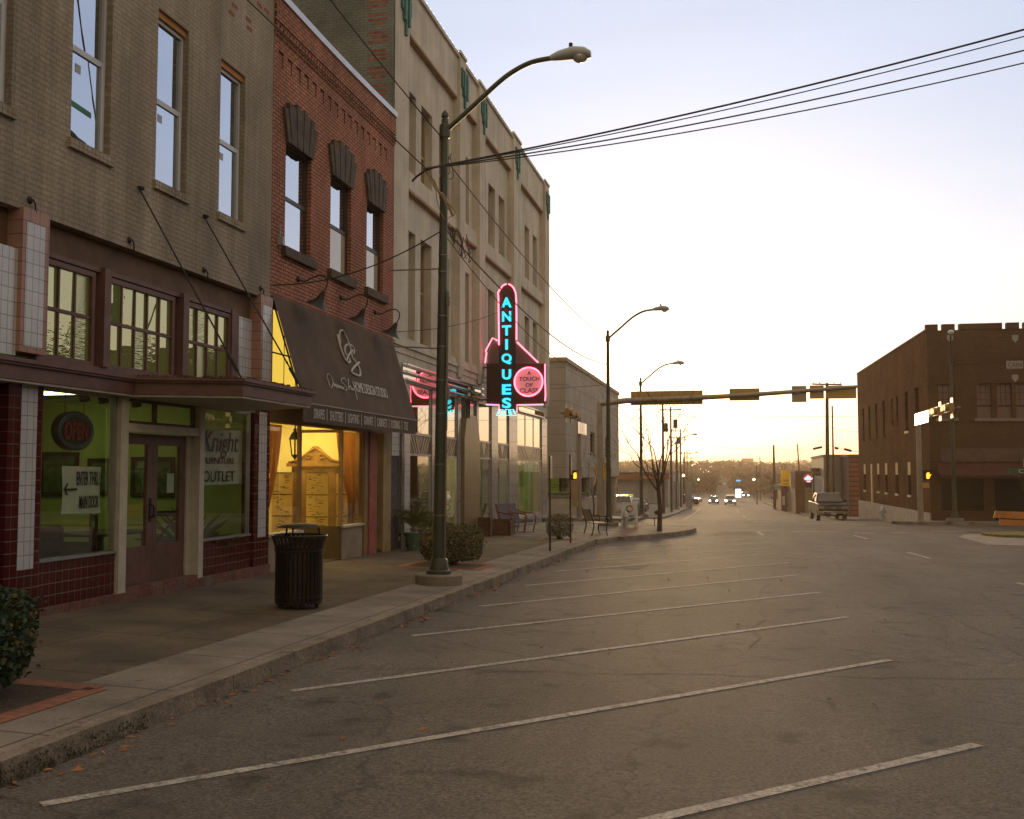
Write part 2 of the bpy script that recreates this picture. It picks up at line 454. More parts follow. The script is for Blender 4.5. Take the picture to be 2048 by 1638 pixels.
def asphalt():
    name = 'asphalt'
    m, n, b, o = _mk(name)
    tc = n.nodes.new('ShaderNodeTexCoord').outputs['Object']
    mp = n.nodes.new('ShaderNodeMapping'); mp.inputs['Scale'].default_value = (1, .18, 1); n.links.new(tc, mp.inputs[0])
    rgb = n.nodes.new('ShaderNodeRGB'); rgb.outputs[0].default_value = (.104, .088, .074, 1)
    cs = _mul(n, rgb.outputs[0], _noise(n, mp.outputs[0], .8, 5).outputs[0], .74, 1.24)       # wear along the lanes
    cs = _mul(n, cs, _noise(n, tc, .35, 5).outputs[0], .82, 1.18)
    cs = _mul(n, cs, _noise(n, tc, 38, 2, .8).outputs[0], .45, 1.6); cs = _mul(n, cs, _noise(n, tc, 9, 4, .7).outputs[0], .84, 1.16)                          # stones
    t = _noise(n, tc, .55, 8, .7)
    mr = n.nodes.new('ShaderNodeMapRange'); mr.inputs[1].default_value = .60; mr.inputs[2].default_value = .66; mr.inputs[4].default_value = .45
    n.links.new(t.outputs[0], mr.inputs[0])
    mix = n.nodes.new('ShaderNodeMix'); mix.data_type = 'RGBA'
    n.links.new(mr.outputs[0], mix.inputs['Factor']); n.links.new(cs, mix.inputs['A']); mix.inputs['B'].default_value = (.055, .05, .046, 1)
    # cracks
    vo = n.nodes.new('ShaderNodeTexVoronoi'); vo.feature = 'DISTANCE_TO_EDGE'; vo.inputs['Scale'].default_value = .28
    wv = n.nodes.new('ShaderNodeVectorMath'); wv.operation = 'MULTIPLY_ADD'; wv.inputs[1].default_value = (.9, .9, 0)
    wn_ = _noise(n, tc, 1.3, 5); n.links.new(wn_.outputs['Color'], wv.inputs[0]); n.links.new(tc, wv.inputs[2]); n.links.new(wv.outputs[0], vo.inputs['Vector'])
    cr_ = n.nodes.new('ShaderNodeMapRange'); cr_.inputs[1].default_value = .0; cr_.inputs[2].default_value = .008; cr_.inputs[3].default_value = .62; cr_.inputs[4].default_value = 1
    n.links.new(vo.outputs['Distance'], cr_.inputs[0])
    sc = n.nodes.new('ShaderNodeVectorMath'); sc.operation = 'SCALE'
    n.links.new(mix.outputs['Result'], sc.inputs[0]); n.links.new(cr_.outputs[0], sc.inputs['Scale'])
    on_ = _noise(n, tc, 1.7, 2); orr = n.nodes.new('ShaderNodeMapRange'); orr.inputs[1].default_value = .59; orr.inputs[2].default_value = .70; orr.inputs[3].default_value = 1; orr.inputs[4].default_value = .55    # oil drips
    n.links.new(on_.outputs[0], orr.inputs[0]); s2 = n.nodes.new('ShaderNodeVectorMath'); s2.operation = 'SCALE'; n.links.new(sc.outputs[0], s2.inputs[0]); n.links.new(orr.outputs[0], s2.inputs['Scale'])
    n.links.new(s2.outputs[0], b.inputs['Base Color'])
    b.inputs['Roughness'].default_value = .8; b.inputs['Specular IOR Level'].default_value = .22
    bp = n.nodes.new('ShaderNodeBump'); bp.inputs['Strength'].default_value = .5; bp.inputs['Distance'].default_value = .006
    n.links.new(_noise(n, tc, 70, 3).outputs[0], bp.inputs['Height']); n.links.new(bp.outputs[0], b.inputs['Normal'])
    MATS[name] = m
    return m
m_asph = asphalt()
rd = MB()
gz = lambda x, y: g(y)
sheet(rd, [KERB, 0, 5, 9.6], -60, 46.5, gz)
sheet(rd, [-160, -60, -20, KERB, 0, 5, 9.6, 20, 60, 160], 46.5, 55.5, gz)
sheet(rd, [-5.3, 0, 7.7], 55.5, 330, gz, 4, True)
sheet(rd, [-20, -8.6], 66, 130, lambda x, y: g(y) + .06, 20)         # car park of the low building
struct(rd.build('road', m_asph))

m_conc = brick('pavement_light', (.235, .20, .165), (.215, .185, .155), (.10, .08, .065), 'z', 2.4, 1.6, .014, .28, .3, .9, offset=0, grime=(.12, .095, .075), fscale=55, fine=.22, scale=1.1, spots=.3)
m_slab = brick('pavement_brown', (.130, .100, .070), (.108, .082, .058), (.06, .045, .034), 'z', 1.6, 2.1, .014, .34, .3, .9, offset=.4, grime=(.075, .055, .038), fscale=50, fine=.24, scale=.9, spots=.35)
m_kerb = mat('kerb_concrete', (.21, .17, .13), .92, var=.35, scale=2.2, fine=.35, fscale=40, bump=.8, bscale=18, col2=(.12, .09, .065), c2scale=2.5)
pl = MB(); sheet(pl, [-5.58, KERB - .16], -40, 33.5, sw); struct(pl.build('pavement_edge', m_conc))
ps = MB(); sheet(ps, [-8.7, -7.1, -5.58], -40, 33.5, sw); struct(ps.build('pavement', m_slab))
kb = MB()
y = -40.0
rk = random.Random(3)
while y < 33.5:
    L = min(3.05, 33.5 - y)
    n = 6
    for k in range(n):
        a, b = y + L * k / n, y + L * (k + 1) / n - (.012 if k == n - 1 else 0)
        j = lambda: rk.uniform(-.010, .010)
        x0, x1 = KERB - .17, KERB + j()
        if k == 0: xa = x1
        kb.hexa([(x0, a, g(a) - .1), (xa, a, g(a) - .1), (x1, b, g(b) - .1), (x0, b, g(b) - .1),
                 (x0, a, sw(KERB, a) + .004), (xa - .015, a, sw(KERB, a) + .004), (x1 - .015, b, sw(KERB, b) + .004), (x0, b, sw(KERB, b) + .004)])
        xa = x1
    y += L
struct(kb.build('kerb', m_kerb))
mo = MB(); rk2 = random.Random(14)
for k in range(700):
    yy = rk2.uniform(5.45, 7.35); zz = rk2.uniform(.0, .125) * (1 if k % 5 else .3); c = Vector((KERB + .012, yy, g(yy) + zz)); s = rk2.uniform(.006, .02)
    mo.poly([c + Vector((rk2.uniform(-.004, .012), rk2.uniform(-s, s), rk2.uniform(-s, s))) for _ in range(4)])
struct(mo.build('kerb_moss', mat('moss', (.055, .06, .018), .95, var=.4, scale=10)))
# corner build-out with its own kerb, brick drain strip beside it
ol = [(KERB, 33.5), (-4.15, 35.2), (-3.55, 36.6), (-2.9, 38.2), (-2.3, 40.2), (-1.9, 42.2), (-1.75, 44.0), (-1.9, 45.3), (-2.6, 46.2), (-4, 46.6), (-45, 46.6), (-45, 46.3), (-8.7, 46.3), (-8.7, 33.5)]
bo = MB()
top = [(x, y, sw(x, y) + .002) for x, y in ol]
# split into a fan of strips so that the slope is followed
for (a, b) in zip(ol[:9], ol[1:10]):
    for u0, u1 in ((0, .35), (.35, 1)):
        xa0, xa1 = a[0] + (-8.7 - a[0]) * u0, a[0] + (-8.7 - a[0]) * u1
        xb0, xb1 = b[0] + (-8.7 - b[0]) * u0, b[0] + (-8.7 - b[0]) * u1
        bo.poly([(xa0, a[1], sw(xa0, a[1])), (xa1, a[1], sw(xa1, a[1])), (xb1, b[1], sw(xb1, b[1])), (xb0, b[1], sw(xb0, b[1]))])
bo.poly([(-8.7, 46.3, sw(-8.7, 46.3)), (-45, 46.3, sw(-8.7, 46.3)), (-45, 46.6, g(46.6) + .15), (-8.7, 46.6, g(46.6) + .15)])
struct(bo.build('corner_pavement', m_conc))
bk = MB()
for a, b in zip(ol[:10], ol[1:11]):
    d = Vector((b[0] - a[0], b[1] - a[1], 0)).normalized(); nrm = Vector((d.y, -d.x, 0)) * .04
    for q in ((a, b),):
        bk.hexa([(a[0], a[1], g(a[1]) - .1), (a[0] + nrm.x, a[1] + nrm.y, g(a[1]) - .1), (b[0] + nrm.x, b[1] + nrm.y, g(b[1]) - .1), (b[0], b[1], g(b[1]) - .1),
                 (a[0] - nrm.x * 3, a[1] - nrm.y * 3, sw(a[0], a[1]) + .005), (a[0] + nrm.x * .6, a[1] + nrm.y * .6, sw(a[0], a[1]) + .005), (b[0] + nrm.x * .6, b[1] + nrm.y * .6, sw(b[0], b[1]) + .005), (b[0] - nrm.x * 3, b[1] - nrm.y * 3, sw(b[0], b[1]) + .005)])
struct(bk.build('corner_kerb', m_kerb))
m_redbr = brick('paver_red', (.30, .12, .07), (.24, .10, .06), (.12, .09, .07), 'z', .2, .1, .008, .25, .4, .9)
def strip(mb, a, b, w, dz):
    a, b = Vector((*a, 0)), Vector((*b, 0)); d = (b - a).normalized(); r = Vector((d.y, -d.x, 0)) * w / 2
    n = max(1, int((b - a).length / 2))
    for k in range(n):
        p, q = a.lerp(b, k / n), a.lerp(b, (k + 1) / n)
        mb.poly([(v.x, v.y, (sw(v.x, v.y) if dz > .05 else g(v.y)) + (dz if dz < .05 else .006)) for v in (p - r, p + r, q + r, q - r)])
    return mb
dr = MB(); strip(dr, (-4.05, 35.4), (-4.35, 46), .42, .1); struct(dr.build('brick_drain_strip', m_redbr))
# other pavements
pv = MB()
sheet(pv, [-8.6, -5.46], 56.2, 300, lambda x, y: g(y) + .15, 4, True)
sheet(pv, [-60, -8.6], 56.2, 62, lambda x, y: g(y) + .15)
sheet(pv, [7.86, 9.9], 55.6, 58.2, lambda x, y: g(y) + .15)
sheet(pv, [9.9, 60], 55.6, 60.0, lambda x, y: g(y) + .15)
sheet(pv, [8.75, 10.6], 58.2, 150, lambda x, y: g(y) + .13, 4, True)
struct(pv.build('far_pavement', m_conc))
fk = MB()
def kerbline(x0, x1, y0, y1, h=.15):
    ys = [y0 + (y1 - y0) * k / max(1, int((y1 - y0) / 4)) for k in range(max(1, int((y1 - y0) / 4)) + 1)]
    for a, b in zip(ys, ys[1:]):
        s, t = sh(a), sh(b)
        fk.hexa([(x0 + s, a, g(a) - .1), (x1 + s, a, g(a) - .1), (x1 + t, b, g(b) - .1), (x0 + t, b, g(b) - .1), (x0 + s, a, g(a) + h), (x1 + s, a, g(a) + h), (x1 + t, b, g(b) + h), (x0 + t, b, g(b) + h)])
kerbline(-5.46, -5.3, 55.7, 300, .155); kerbline(7.7, 7.86, 55.7, 300, .155); kerbline(-60, -5.46, 55.5, 56.2, .152); kerbline(7.86, 60, 55.3, 55.6, .155)
struct(fk.build('far_kerb', m_kerb))
m_grass = mat('dry_grass', (.20, .155, .035), .95, var=.35, scale=1.2, fine=.4, fscale=25, bump=.8, bscale=30, col2=(.12, .12, .03), c2scale=.8)
gr = MB(); sheet(gr, [7.86, 8.75], 58.2, 210, lambda x, y: g(y) + .12, 4, True); sheet(gr, [10.6, 60], 100, 210, lambda x, y: g(y) + .02, 20)
sheet(gr, [-8.6, -7.2], 64, 100, lambda x, y: g(y) + .165, 20)
struct(gr.build('grass_verge', m_grass))
# grassy island with a concrete apron at the right edge of the frame
m_apron = mat('apron_concrete', (.23, .195, .165), .9, var=.2, fine=.2)
ap = MB()
apr = [(8.2, 42.0), (8.1, 36.6), (9.6, 36.0), (16, 36), (16, 46), (10.2, 46), (8.9, 44.4)]
ap.prism([(x, y, g(y) + .0) for x, y in apr], (0, 0, .012)); struct(ap.build('island_apron', m_apron))
ig = MB(); il = [(9.35, 43.6), (9.7, 42.2), (11.5, 41.2), (16, 41.0), (16, 45.5), (10.6, 45.3), (9.6, 44.6)]
ig.prism([(x, y, g(y) + .013) for x, y in il], (0, 0, .09)); struct(ig.build('island_grass', m_grass))

# darker resurfaced patches
pa = MB()
for q in ([(-1.2, 41.5), (1.0, 41.2), (1.3, 44.2), (-.6, 44.6)], [(-3.4, 23.8), (-2.2, 23.6), (-2.1, 25.2), (-3.3, 25.3)]):
    n_ = 8
    for k in range(n_):
        a, b, c, d = [Vector((*p_, 0)) for p_ in q]; l0, l1, r0, r1 = a.lerp(d, k / n_), a.lerp(d, (k + 1) / n_), b.lerp(c, k / n_), b.lerp(c, (k + 1) / n_)
        pa.poly([(v.x, v.y, g(v.y) + .003) for v in (l0, r0, r1, l1)])
rt = random.Random(17)
for a, b in [((3.1, 7.5), (2.7, 40)), ((-3.9, 10.2), (5.2, 11.6)), ((-3.6, 17.8), (6.0, 16.9)), ((.2, 12.4), (.9, 27)), ((-4.2, 29.8), (6.4, 30.6)), ((5.0, 12), (4.4, 24))]:      # tar-sealed cracks
    a, b = Vector((*a, 0)), Vector((*b, 0)); n_ = 40; sd = Vector((-(b - a).y, (b - a).x, 0)).normalized(); off = 0; prev = None
    for k in range(n_ + 1):
        off = off * .85 + rt.gauss(0, .05); c = a.lerp(b, k / n_) + sd * off; wd_ = rt.uniform(.004, .014)
        cur_ = (c - sd * wd_, c + sd * wd_)
        if prev: pa.poly([(v.x, v.y, g(v.y) + .0025) for v in (prev[0], prev[1], cur_[1], cur_[0])])
        prev = cur_
struct(pa.build('road_patches', mat('asphalt_patch', (.078, .065, .055), .85, var=.2, scale=1.5, fine=.4, fscale=60, bump=.4, bscale=60)))
# painted markings
m_paint = mat('road_paint', (.35, .315, .28), .8, var=.25, scale=3, fine=.4, fscale=40, col2=(.14, .115, .095), c2scale=14, c2lo=.50, c2hi=.66)
pk = MB()
for a, b in [((-.5, 6.02), (1.71, 8.28)), ((-4.07, 5.48), (1.61, 12.05)), ((-4.05, 8.96), (1.54, 15.83)), ((-4.05, 12.55), (1.42, 19.39)), ((-4.0, 15.84), (1.29, 23.15)), ((-3.99, 19.32), (1.23, 26.72)),
             ((-4.0, 22.7), (1.08, 30.38)), ((-4.02, 25.67), (1.04, 33.23)), ((-4.01, 28.33), (.97, 36.19)), ((-4.0, 31.4), (.9, 39.2))]:
    strip(pk, a, b, .105, .004)
strip(pk, (-4.2, 1.9), (-.5, 6.02), .105, .004)
struct(pk.build('parking_lines', m_paint))
lm = MB()
for a, b, w in [((4.42, 42.3), (4.6, 39.6), .12), ((4.80, 31.8), (4.99, 29.3), .12), ((5.42, 22.3), (5.9, 18.4), .12), ((4.3, 60), (4.2, 63), .12), ((.81, 44.6), (.94, 41.3), .16),
                ((8.25, 42.2), (8.12, 36.6), .12), ((-3.7, 60), (-5.3, 150), .12), ((1.2, 60), (1.1, 67), .12), ((.95, 75), (.8, 82), .12), ((.65, 92), (.4, 104), .12), ((.1, 120), (-.2, 140), .12)]:
    strip(lm, a, b, w, .004)
for x0, x1, yy in [(-.62, 1.6, 45.6), (2.2, 4.1, 45.2), (4.7, 5.5, 44.4), (6.2, 6.9, 45.0), (8.2, 9.6, 47.3), (-3.3, -2.4, 57.0), (-1.9, -1.2, 57.2), (-.7, .35, 57.0), (.8, 1.8, 57.0), (2.3, 3.2, 57.0), (3.3, 4.1, 55.0), (4.3, 5.2, 56.4), (5.4, 6.2, 54.0), (-1.0, 1.0, 58.2), (1.8, 3.3, 58.6)]:
    lm.poly([(x0, yy, g(yy) + .004), (x1, yy, g(yy) + .004), (x1, yy + .3, g(yy + .3) + .004), (x0, yy + .3, g(yy + .3) + .004)])
struct(lm.build('lane_markings', m_paint))

# fallen leaves: thick in the gutter, thin on the road
m_leaf = mat('dead_leaf', (.30, .13, .05), .8, var=.5, scale=9, spec=.3)
lf = MB()
rl = random.Random(5)
def leaf(x, y, z, s):
    a = rl.uniform(0, 6.28); t = rl.uniform(.2, .7)
    d = Vector((math.cos(a), math.sin(a), rl.uniform(-.1, .3))) * s; e = Vector((-math.sin(a), math.cos(a), t)) * s * .55
    c = Vector((x, y, z + .012))
    lf.poly([c - d, c + e, c + d * .9, c - e * .25])
for k in range(430):
    y = rl.uniform(5.5, 36) if k % 3 else rl.choice([8.5, 11.2, 14.3, 17.9, 19, 24.5, 30]) + rl.gauss(0, .5)
    x = KERB + abs(rl.gauss(.03, .11)) + .03
    leaf(x, y, g(y), rl.uniform(.02, .05))
for k in range(260):
    y = rl.uniform(5, 46); x = rl.uniform(-4.3, 6) if rl.random() < .8 else rl.uniform(-4.3, -1)
    leaf(x, y, g(y), rl.uniform(.018, .042))
stuff(lf.build('fallen_leaves', m_leaf), 'scattered dry brown leaves along the kerb and on the asphalt', 'leaves')

# woods on the far ridge, read as one mass
m_wood = mat('bare_wood', (.055, .034, .020), .95, var=.45, scale=.05, col2=(.035, .036, .018), c2scale=.02)
wd = MB()
rw = random.Random(8)
for k in range(8000):
    y = (rw.uniform(250, 1250) if rw.random() < .65 else rw.uniform(270, 620)); x = rw.uniform(-330, 420) * (y / 1000) + y * -.02
    if abs(x - 1.2 - sh(y)) < (11 if y < 330 else 3) and y < 540: continue
    z = g(y) + hillnoise(x, y) - .5; h = rw.uniform(4.2, 6.6); r = rw.uniform(2.4, 4.8)
    for j in range(7):
        a = rw.uniform(0, 6.28); b = rw.uniform(.25, 1)
        c = Vector((x + math.cos(a) * r * .6 * b, y + math.sin(a) * r * .6, z + h * rw.uniform(.15, 1)))
        s = rw.uniform(.7, 1.7)
        wd.poly([c + Vector((rw.uniform(-s, s), rw.uniform(-s, s), rw.uniform(-s, s))) for _ in range(4)])
    wd.poly([(x - .2, y, z), (x + .2, y, z), (x + .1, y, z + h * .9), (x - .1, y, z + h * .9)])
stuff(wd.build('woodland', m_wood), 'brown leafless woods covering the far ridge at the end of the street', 'woods')
# ---------------------------------------------------------------- left side: three shop buildings sharing the street front x = XF
def holedx(mb, holes, X, y0, y1, z0, z1, depth): return holed(mb, X, y0, y1, z0, z1, holes, depth)
m_frame_white = mat('vinyl_white', (.50, .52, .55), .45, var=.08)
m_sash = glass('sash_glass', refl=(.84, .88, .95), base=.58, edge=.97, back=(.02, .03, .028), ripple=.06, rscale=(2, 2.5, 1.2))
m_brown = mat('brown_paint', (.125, .058, .040), .55, var=.25, scale=4, fine=.15, bump=.25, bscale=25)
m_brown_dark = mat('brown_soffit', (.12, .065, .032), .7, var=.3, scale=3)
m_lumber = mat('raw_lumber', (.42, .19, .06), .8, var=.2, scale=6)
m_darkiron = mat('dark_iron', (.035, .03, .027), .5, metal=.6, var=.2)
m_dark = mat('dark_void', (.012, .011, .010), .9, var=0)
m_cream_paint = mat('cream_paint', (.46, .42, .34), .55, var=.15, scale=4, fine=.1)

# ---- painted brick furniture shop -------------------------------------------------
FB = (XF, 10.7, 0.2)
fb = thing('painted_brick_shop', 'taupe painted brick shop building with maroon tile front and brown canopy nearest the camera', 'building', FB)
m_taupe = brick('taupe_brick', (.345, .292, .225), (.315, .268, .21), (.27, .225, .165), 'x', .215, .073, .011, .22, .9, .85, grime=(.25, .21, .165), fscale=22, fine=.16, streak=.34)
wins = [(7.75, 8.6), (9.70, 10.54), (11.67, 12.53), (13.68, 14.56), (15.61, 16.49)]
w = MB(); holed(w, XF, 3.0, 17.61, 5.1, 11.8, [(a, b, 6.27, 8.94) for a, b in wins], .20)
w.poly([(XF, 3, 5.1), (XF, 17.61, 5.1), (XF - .6, 17.61, 5.1), (XF - .6, 3, 5.1)])
w.poly([(XF, 17.61, 4.9), (XF, 17.61, 11.8), (-25, 17.61, 11.8), (-25, 17.61, 4.9)])
w.poly([(XF, 3, 5.1), (XF, 3, 11.8), (-25, 3, 11.8), (-25, 3, 5.1)]); w.poly([(XF, 3, 11.8), (XF, 17.61, 11.8), (-25, 17.61, 11.8), (-25, 3, 11.8)])
w.poly([(-25, 3, 0), (-25, 3, 11.8), (-25, 17.61, 11.8), (-25, 17.61, 0)])
w.build('wall', m_taupe, fb, world=True)
m_redbrick_chip = mat('bare_brick', (.26, .075, .04), .9, var=.25, scale=8)
ch = MB()
for u, v in [(463, 27), (519, 10), (533, 22), (497, 40), (499, 58), (470, 12)]:
    p = at_x(u, v, XF); ch.box(XF, XF + .004, p.y - .1, p.y + .1, p.z - .033, p.z + .033)
ch.build('bare_brick_patch', m_redbrick_chip, fb, world=True)
for i, (a, b) in enumerate(wins):
    f = MB(); fr(f, XF - .19, a, b, 6.27, 8.84, .055, .09); f.box(XF - .19, XF - .095, a + .055, b - .055, 7.52, 7.60)
    f.box(XF - .16, XF - .08, b - .11, b - .055, 6.33, 7.55)
    fo = f.build('window', m_frame_white, fb, world=True)
    p = MB(); p.box(XF - .15, XF - .14, a + .05, b - .05, 7.59, 8.8); p.box(XF - .13, XF - .12, a + .05, b - .1, 6.31, 7.53); p.build('pane', m_sash, fo, world=True)
    p = MB(); p.box(XF - .19, XF - .05, a, b, 8.84, 8.938); p.build('lumber_header', m_lumber, fo, world=True)
    s = MB(); n = 11
    for k in range(n): s.box(XF - .1, XF + .055, a - .06 + (b - a + .12) * k / n, a - .06 + (b - a + .12) * (k + 1) / n - .008, 6.14, 6.268)
    s.build('sill', m_taupe, fo, world=True)
    if i in (2, 3, 4):
        st = MB(); st.box(XF - .119, XF - .116, a + .22, a + .34, 7.26, 7.38); st.build('sticker', mat('sticker_grey', (.35, .37, .40), .6, var=.2), fo, world=True)
    if i == 2:
        st = MB(); st.poly([(XF - .116, a + .06, 6.78), (XF - .116, b - .27, 6.74), (XF - .116, b - .27, 6.82), (XF - .116, a + .06, 6.86)]); st.build('green_tape', mat('tape_green', (.02, .16, .08), .5), fo, world=True)
# timber transom front
t = MB(); t.box(-8.95, -8.66, 3, 17.1, 4.66, 5.09); t.build('transom_beam', m_brown_dark, fb, world=True)
MB().box(-8.7, -8.56, 11.2, 16.5, 3.18, 3.34).build('transom_sill', m_brown, fb, world=True); MB().box(-8.74, -8.58, 11.2, 16.4, 4.65, 4.71).build('transom_head', m_brown, fb, world=True)
for b_ in ((-8.72, -8.52, 12.53, 12.68, 3.343, 4.72), (-8.72, -8.52, 14.60, 14.77, 3.343, 4.72), (-8.72, -8.56, 16.27, 16.52, 3.343, 4.72), (-8.72, -8.56, 11.15, 11.25, 3.343, 4.72)): MB().box(*b_).build('transom_post', m_brown, fb, world=True)
pane_m = [glass('pane_flat', glow=(.055, .062, .018), refl=(.60, .53, .33), base=.60, edge=.95, back=(.10, .13, .04), ripple=.05, rscale=(2, 2, 2)),
          glass('pane_ripple', glow=(.055, .062, .018), refl=(.60, .53, .33), base=.60, edge=.95, back=(.10, .13, .04), ripple=.4, rscale=(5, 5, 45)),
          glass('pane_hammered', glow=(.055, .062, .018), refl=(.60, .53, .33), base=.60, edge=.95, back=(.10, .13, .04), ripple=.45, rscale=(45, 45, 60)),
          glass('pane_wavy', glow=(.055, .062, .018), refl=(.60, .53, .33), base=.60, edge=.95, back=(.10, .13, .04), ripple=.2, rscale=(7, 7, 16))]
kinds = {0: [[0, 3, 2], [3, 3, 1]], 1: [[0, 3, 0, 0, 3], [0, 0, 1, 3, 0]], 2: [[1, 1, 0, 0], [0, 2, 3, 0]]}
for wi, (a, b, n) in enumerate([(11.27, 12.42, 3), (12.68, 14.46, 5), (14.77, 16.27, 4)]):
    f = MB(); fr(f, -8.66, a, b, 3.33, 4.63, .07, .07)
    cw = (b - a - .14) / n
    for k in range(1, n): f.box(-8.65, -8.61, a + .07 + k * cw - .016, a + .07 + k * cw + .016, 3.40, 4.56)
    for k in range(n): f.box(-8.65, -8.608, a + .07 + k * cw + (.016 if k else 0), a + .07 + (k + 1) * cw - (.016 if k < n - 1 else 0), 3.975, 4.02)
    fo = f.build('transom_window', m_brown, fb, world=True)
    for kind in range(4):
        p = MB()
        for row in (0, 1):
            for k in range(n):
                if kinds[wi][row][k] == kind:
                    z0, z1 = ((4.0, 4.6), (3.36, 4.0))[row]
                    tl = random.Random(wi * 31 + row * 7 + k).uniform(-.006, .006)
                    p.poly([(-8.64 + tl, a + .05 + k * cw, z0), (-8.64 - tl, a + .07 + (k + 1) * cw, z0), (-8.64 - tl * 2, a + .07 + (k + 1) * cw, z1), (-8.64, a + .05 + k * cw, z1)])
        if p.f: p.build('pane', pane_m[kind], fo, world=True)
# tiled piers
m_wtile = brick('white_tile', (.52, .52, .53), (.46, .47, .49), (.26, .23, .21), 'x', .115, .17, .006, .12, .3, .18, offset=0, spec=.5, fine=.04)
m_wtile_y = brick('white_tile_return', (.60, .60, .60), (.54, .55, .57), (.30, .27, .25), 'y', .115, .17, .006, .12, .3, .18, offset=0, spec=.5, fine=.04)
m_rtile = brick('maroon_tile', (.075, .010, .009), (.06, .009, .008), (.11, .065, .05), 'x', .13, .145, .006, .2, .3, .14, offset=0, spec=.5, fine=.05)
m_ptile = brick('pinkish_tile', (.36, .20, .15), (.32, .18, .14), (.14, .08, .06), 'x', .17, .17, .006, .2, .3, .3, offset=0, fine=.05)
def boxes(name, m, parent, *bs):
    for b in bs: MB().box(*b).build(name, m, parent, world=True)
boxes('upper_pier', m_ptile, fb, (-8.8, -8.44, 10.74, 11.23, 3.35, 5.12), (-8.8, -8.44, 17.12, 17.6, 3.3, 5.14))
boxes('pier_tile', m_wtile, fb, (-8.438, -8.434, 10.80, 11.14, 3.42, 4.95), (-8.438, -8.434, 17.2, 17.55, 3.34, 4.95))
boxes('tile_panel', m_wtile, fb, (-8.82, -8.62, 16.53, 17.12, 3.3, 4.66), (-8.82, -8.50, 3.5, 10.74, 3.3, 4.60))
boxes('tiled_pilaster', m_rtile, fb, (-8.7, -8.46, 10.6, 11.23, .2, 3.0), (-8.7, -8.46, 16.98, 17.6, .2, 3.02)); boxes('tiled_stall_riser', m_rtile, fb, (-8.7, -8.5, 11.23, 12.87, .2, .76), (-8.7, -8.5, 15.19, 16.98, .2, .76))
boxes('white_tile_strip', m_wtile, fb, (-8.458, -8.454, 10.82, 11.11, .71, 2.98), (-8.458, -8.454, 17.15, 17.46, .71, 2.98))
m_plinth = mat('plinth_red', (.15, .062, .045), .9, var=.35, scale=3, fine=.3, fscale=30, bump=.7, bscale=15, col2=(.14, .10, .075), c2scale=2, c2lo=.5, c2hi=.6)
p = MB()
yy = 3.0
while yy < 17.6:
    e = min(17.62, yy + 2.2); p.box(-8.9, -8.42 + random.uniform(-.01, .01), yy, e - .012, -.25, .2); yy = e
p.build('plinth', m_plinth, fb, world=True)
p = MB(); p.box(-8.9, -8.6, 3.0, 10.6, .2, 3.0); p.build('dark_bay', m_dark, fb, world=True)
# canopy
cv = [(-8.56, 9.0), (-8.28, 9.0), (-8.28, 12.92), (-6.92, 13.5), (-6.92, 15.95), (-8.56, 16.5)]
def cvp(z, o=0): 
    return [(x + (o if x > -8.5 else 0), y + (o if 13 < y < 15.96 and y > 15 else (-o if 12.9 < y < 14 else 0)), z) for x, y in cv]
p = MB(); p.prism(cvp(2.985), (0, 0, .17)); p.prism(cvp(3.156, .035), (0, 0, .03)); p.prism(cvp(3.187, .06), (0, 0, .05))
po = p.build('canopy', m_brown, fb, world=True)
p = MB(); p.prism(cvp(2.955, -.02), (0, 0, .028)); p.build('soffit', m_cream_paint, po, world=True)
p = MB(); rr = random.Random(2)
for k in range(150):
    e = rr.choice([((-6.88, 13.5), (-6.88, 15.98)), ((-8.25, 12.9), (-6.88, 13.45)), ((-6.9, 15.99), (-8.5, 16.5))]); q = rr.random()
    x, y = e[0][0] + (e[1][0] - e[0][0]) * q, e[0][1] + (e[1][1] - e[0][1]) * q; s = rr.uniform(.015, .05)
    p.box(x - s, x + .01, y - s, y + s, 3.225, 3.24 + rr.uniform(.0, .025))
fe = p.build('flaking_edge', mat('flaked_paint', (.12, .06, .04), .9, var=.4, scale=20), po, world=True); fe['kind'] = 'stuff'
for a, b, k in [((XF, 13.25, 6.05), (-7.0, 13.62, 3.24), 0), ((XF, 15.12, 6.09), (-7.0, 15.75, 3.24), 1)]:
    p = MB(); p.cyl(a, b, .013, n=6); A, B = Vector(a), Vector(b)
    p.cyl(B.lerp(A, .04), B.lerp(A, .13), .03, n=6); p.ball(B.lerp(A, .16), .022); p.cyl(a, (XF + .08, a[1], a[2] - .03), .03, n=6)
    p.build('tie_rod', m_darkiron, fb, world=True)
for (u, v) in [(59, 400), (258, 480), (407, 540), (520, 577)]:
    q = at_x(u, v, XF); p = MB(); p.tube([q, q + Vector((.05, 0, 0)), q + Vector((.06, .03, -.04)), q + Vector((.05, .06, -.16))], .012, 5); p.ball(q, .04, .05, .05, 8, 5)
    p.build('hook', m_darkiron, fb, world=True)
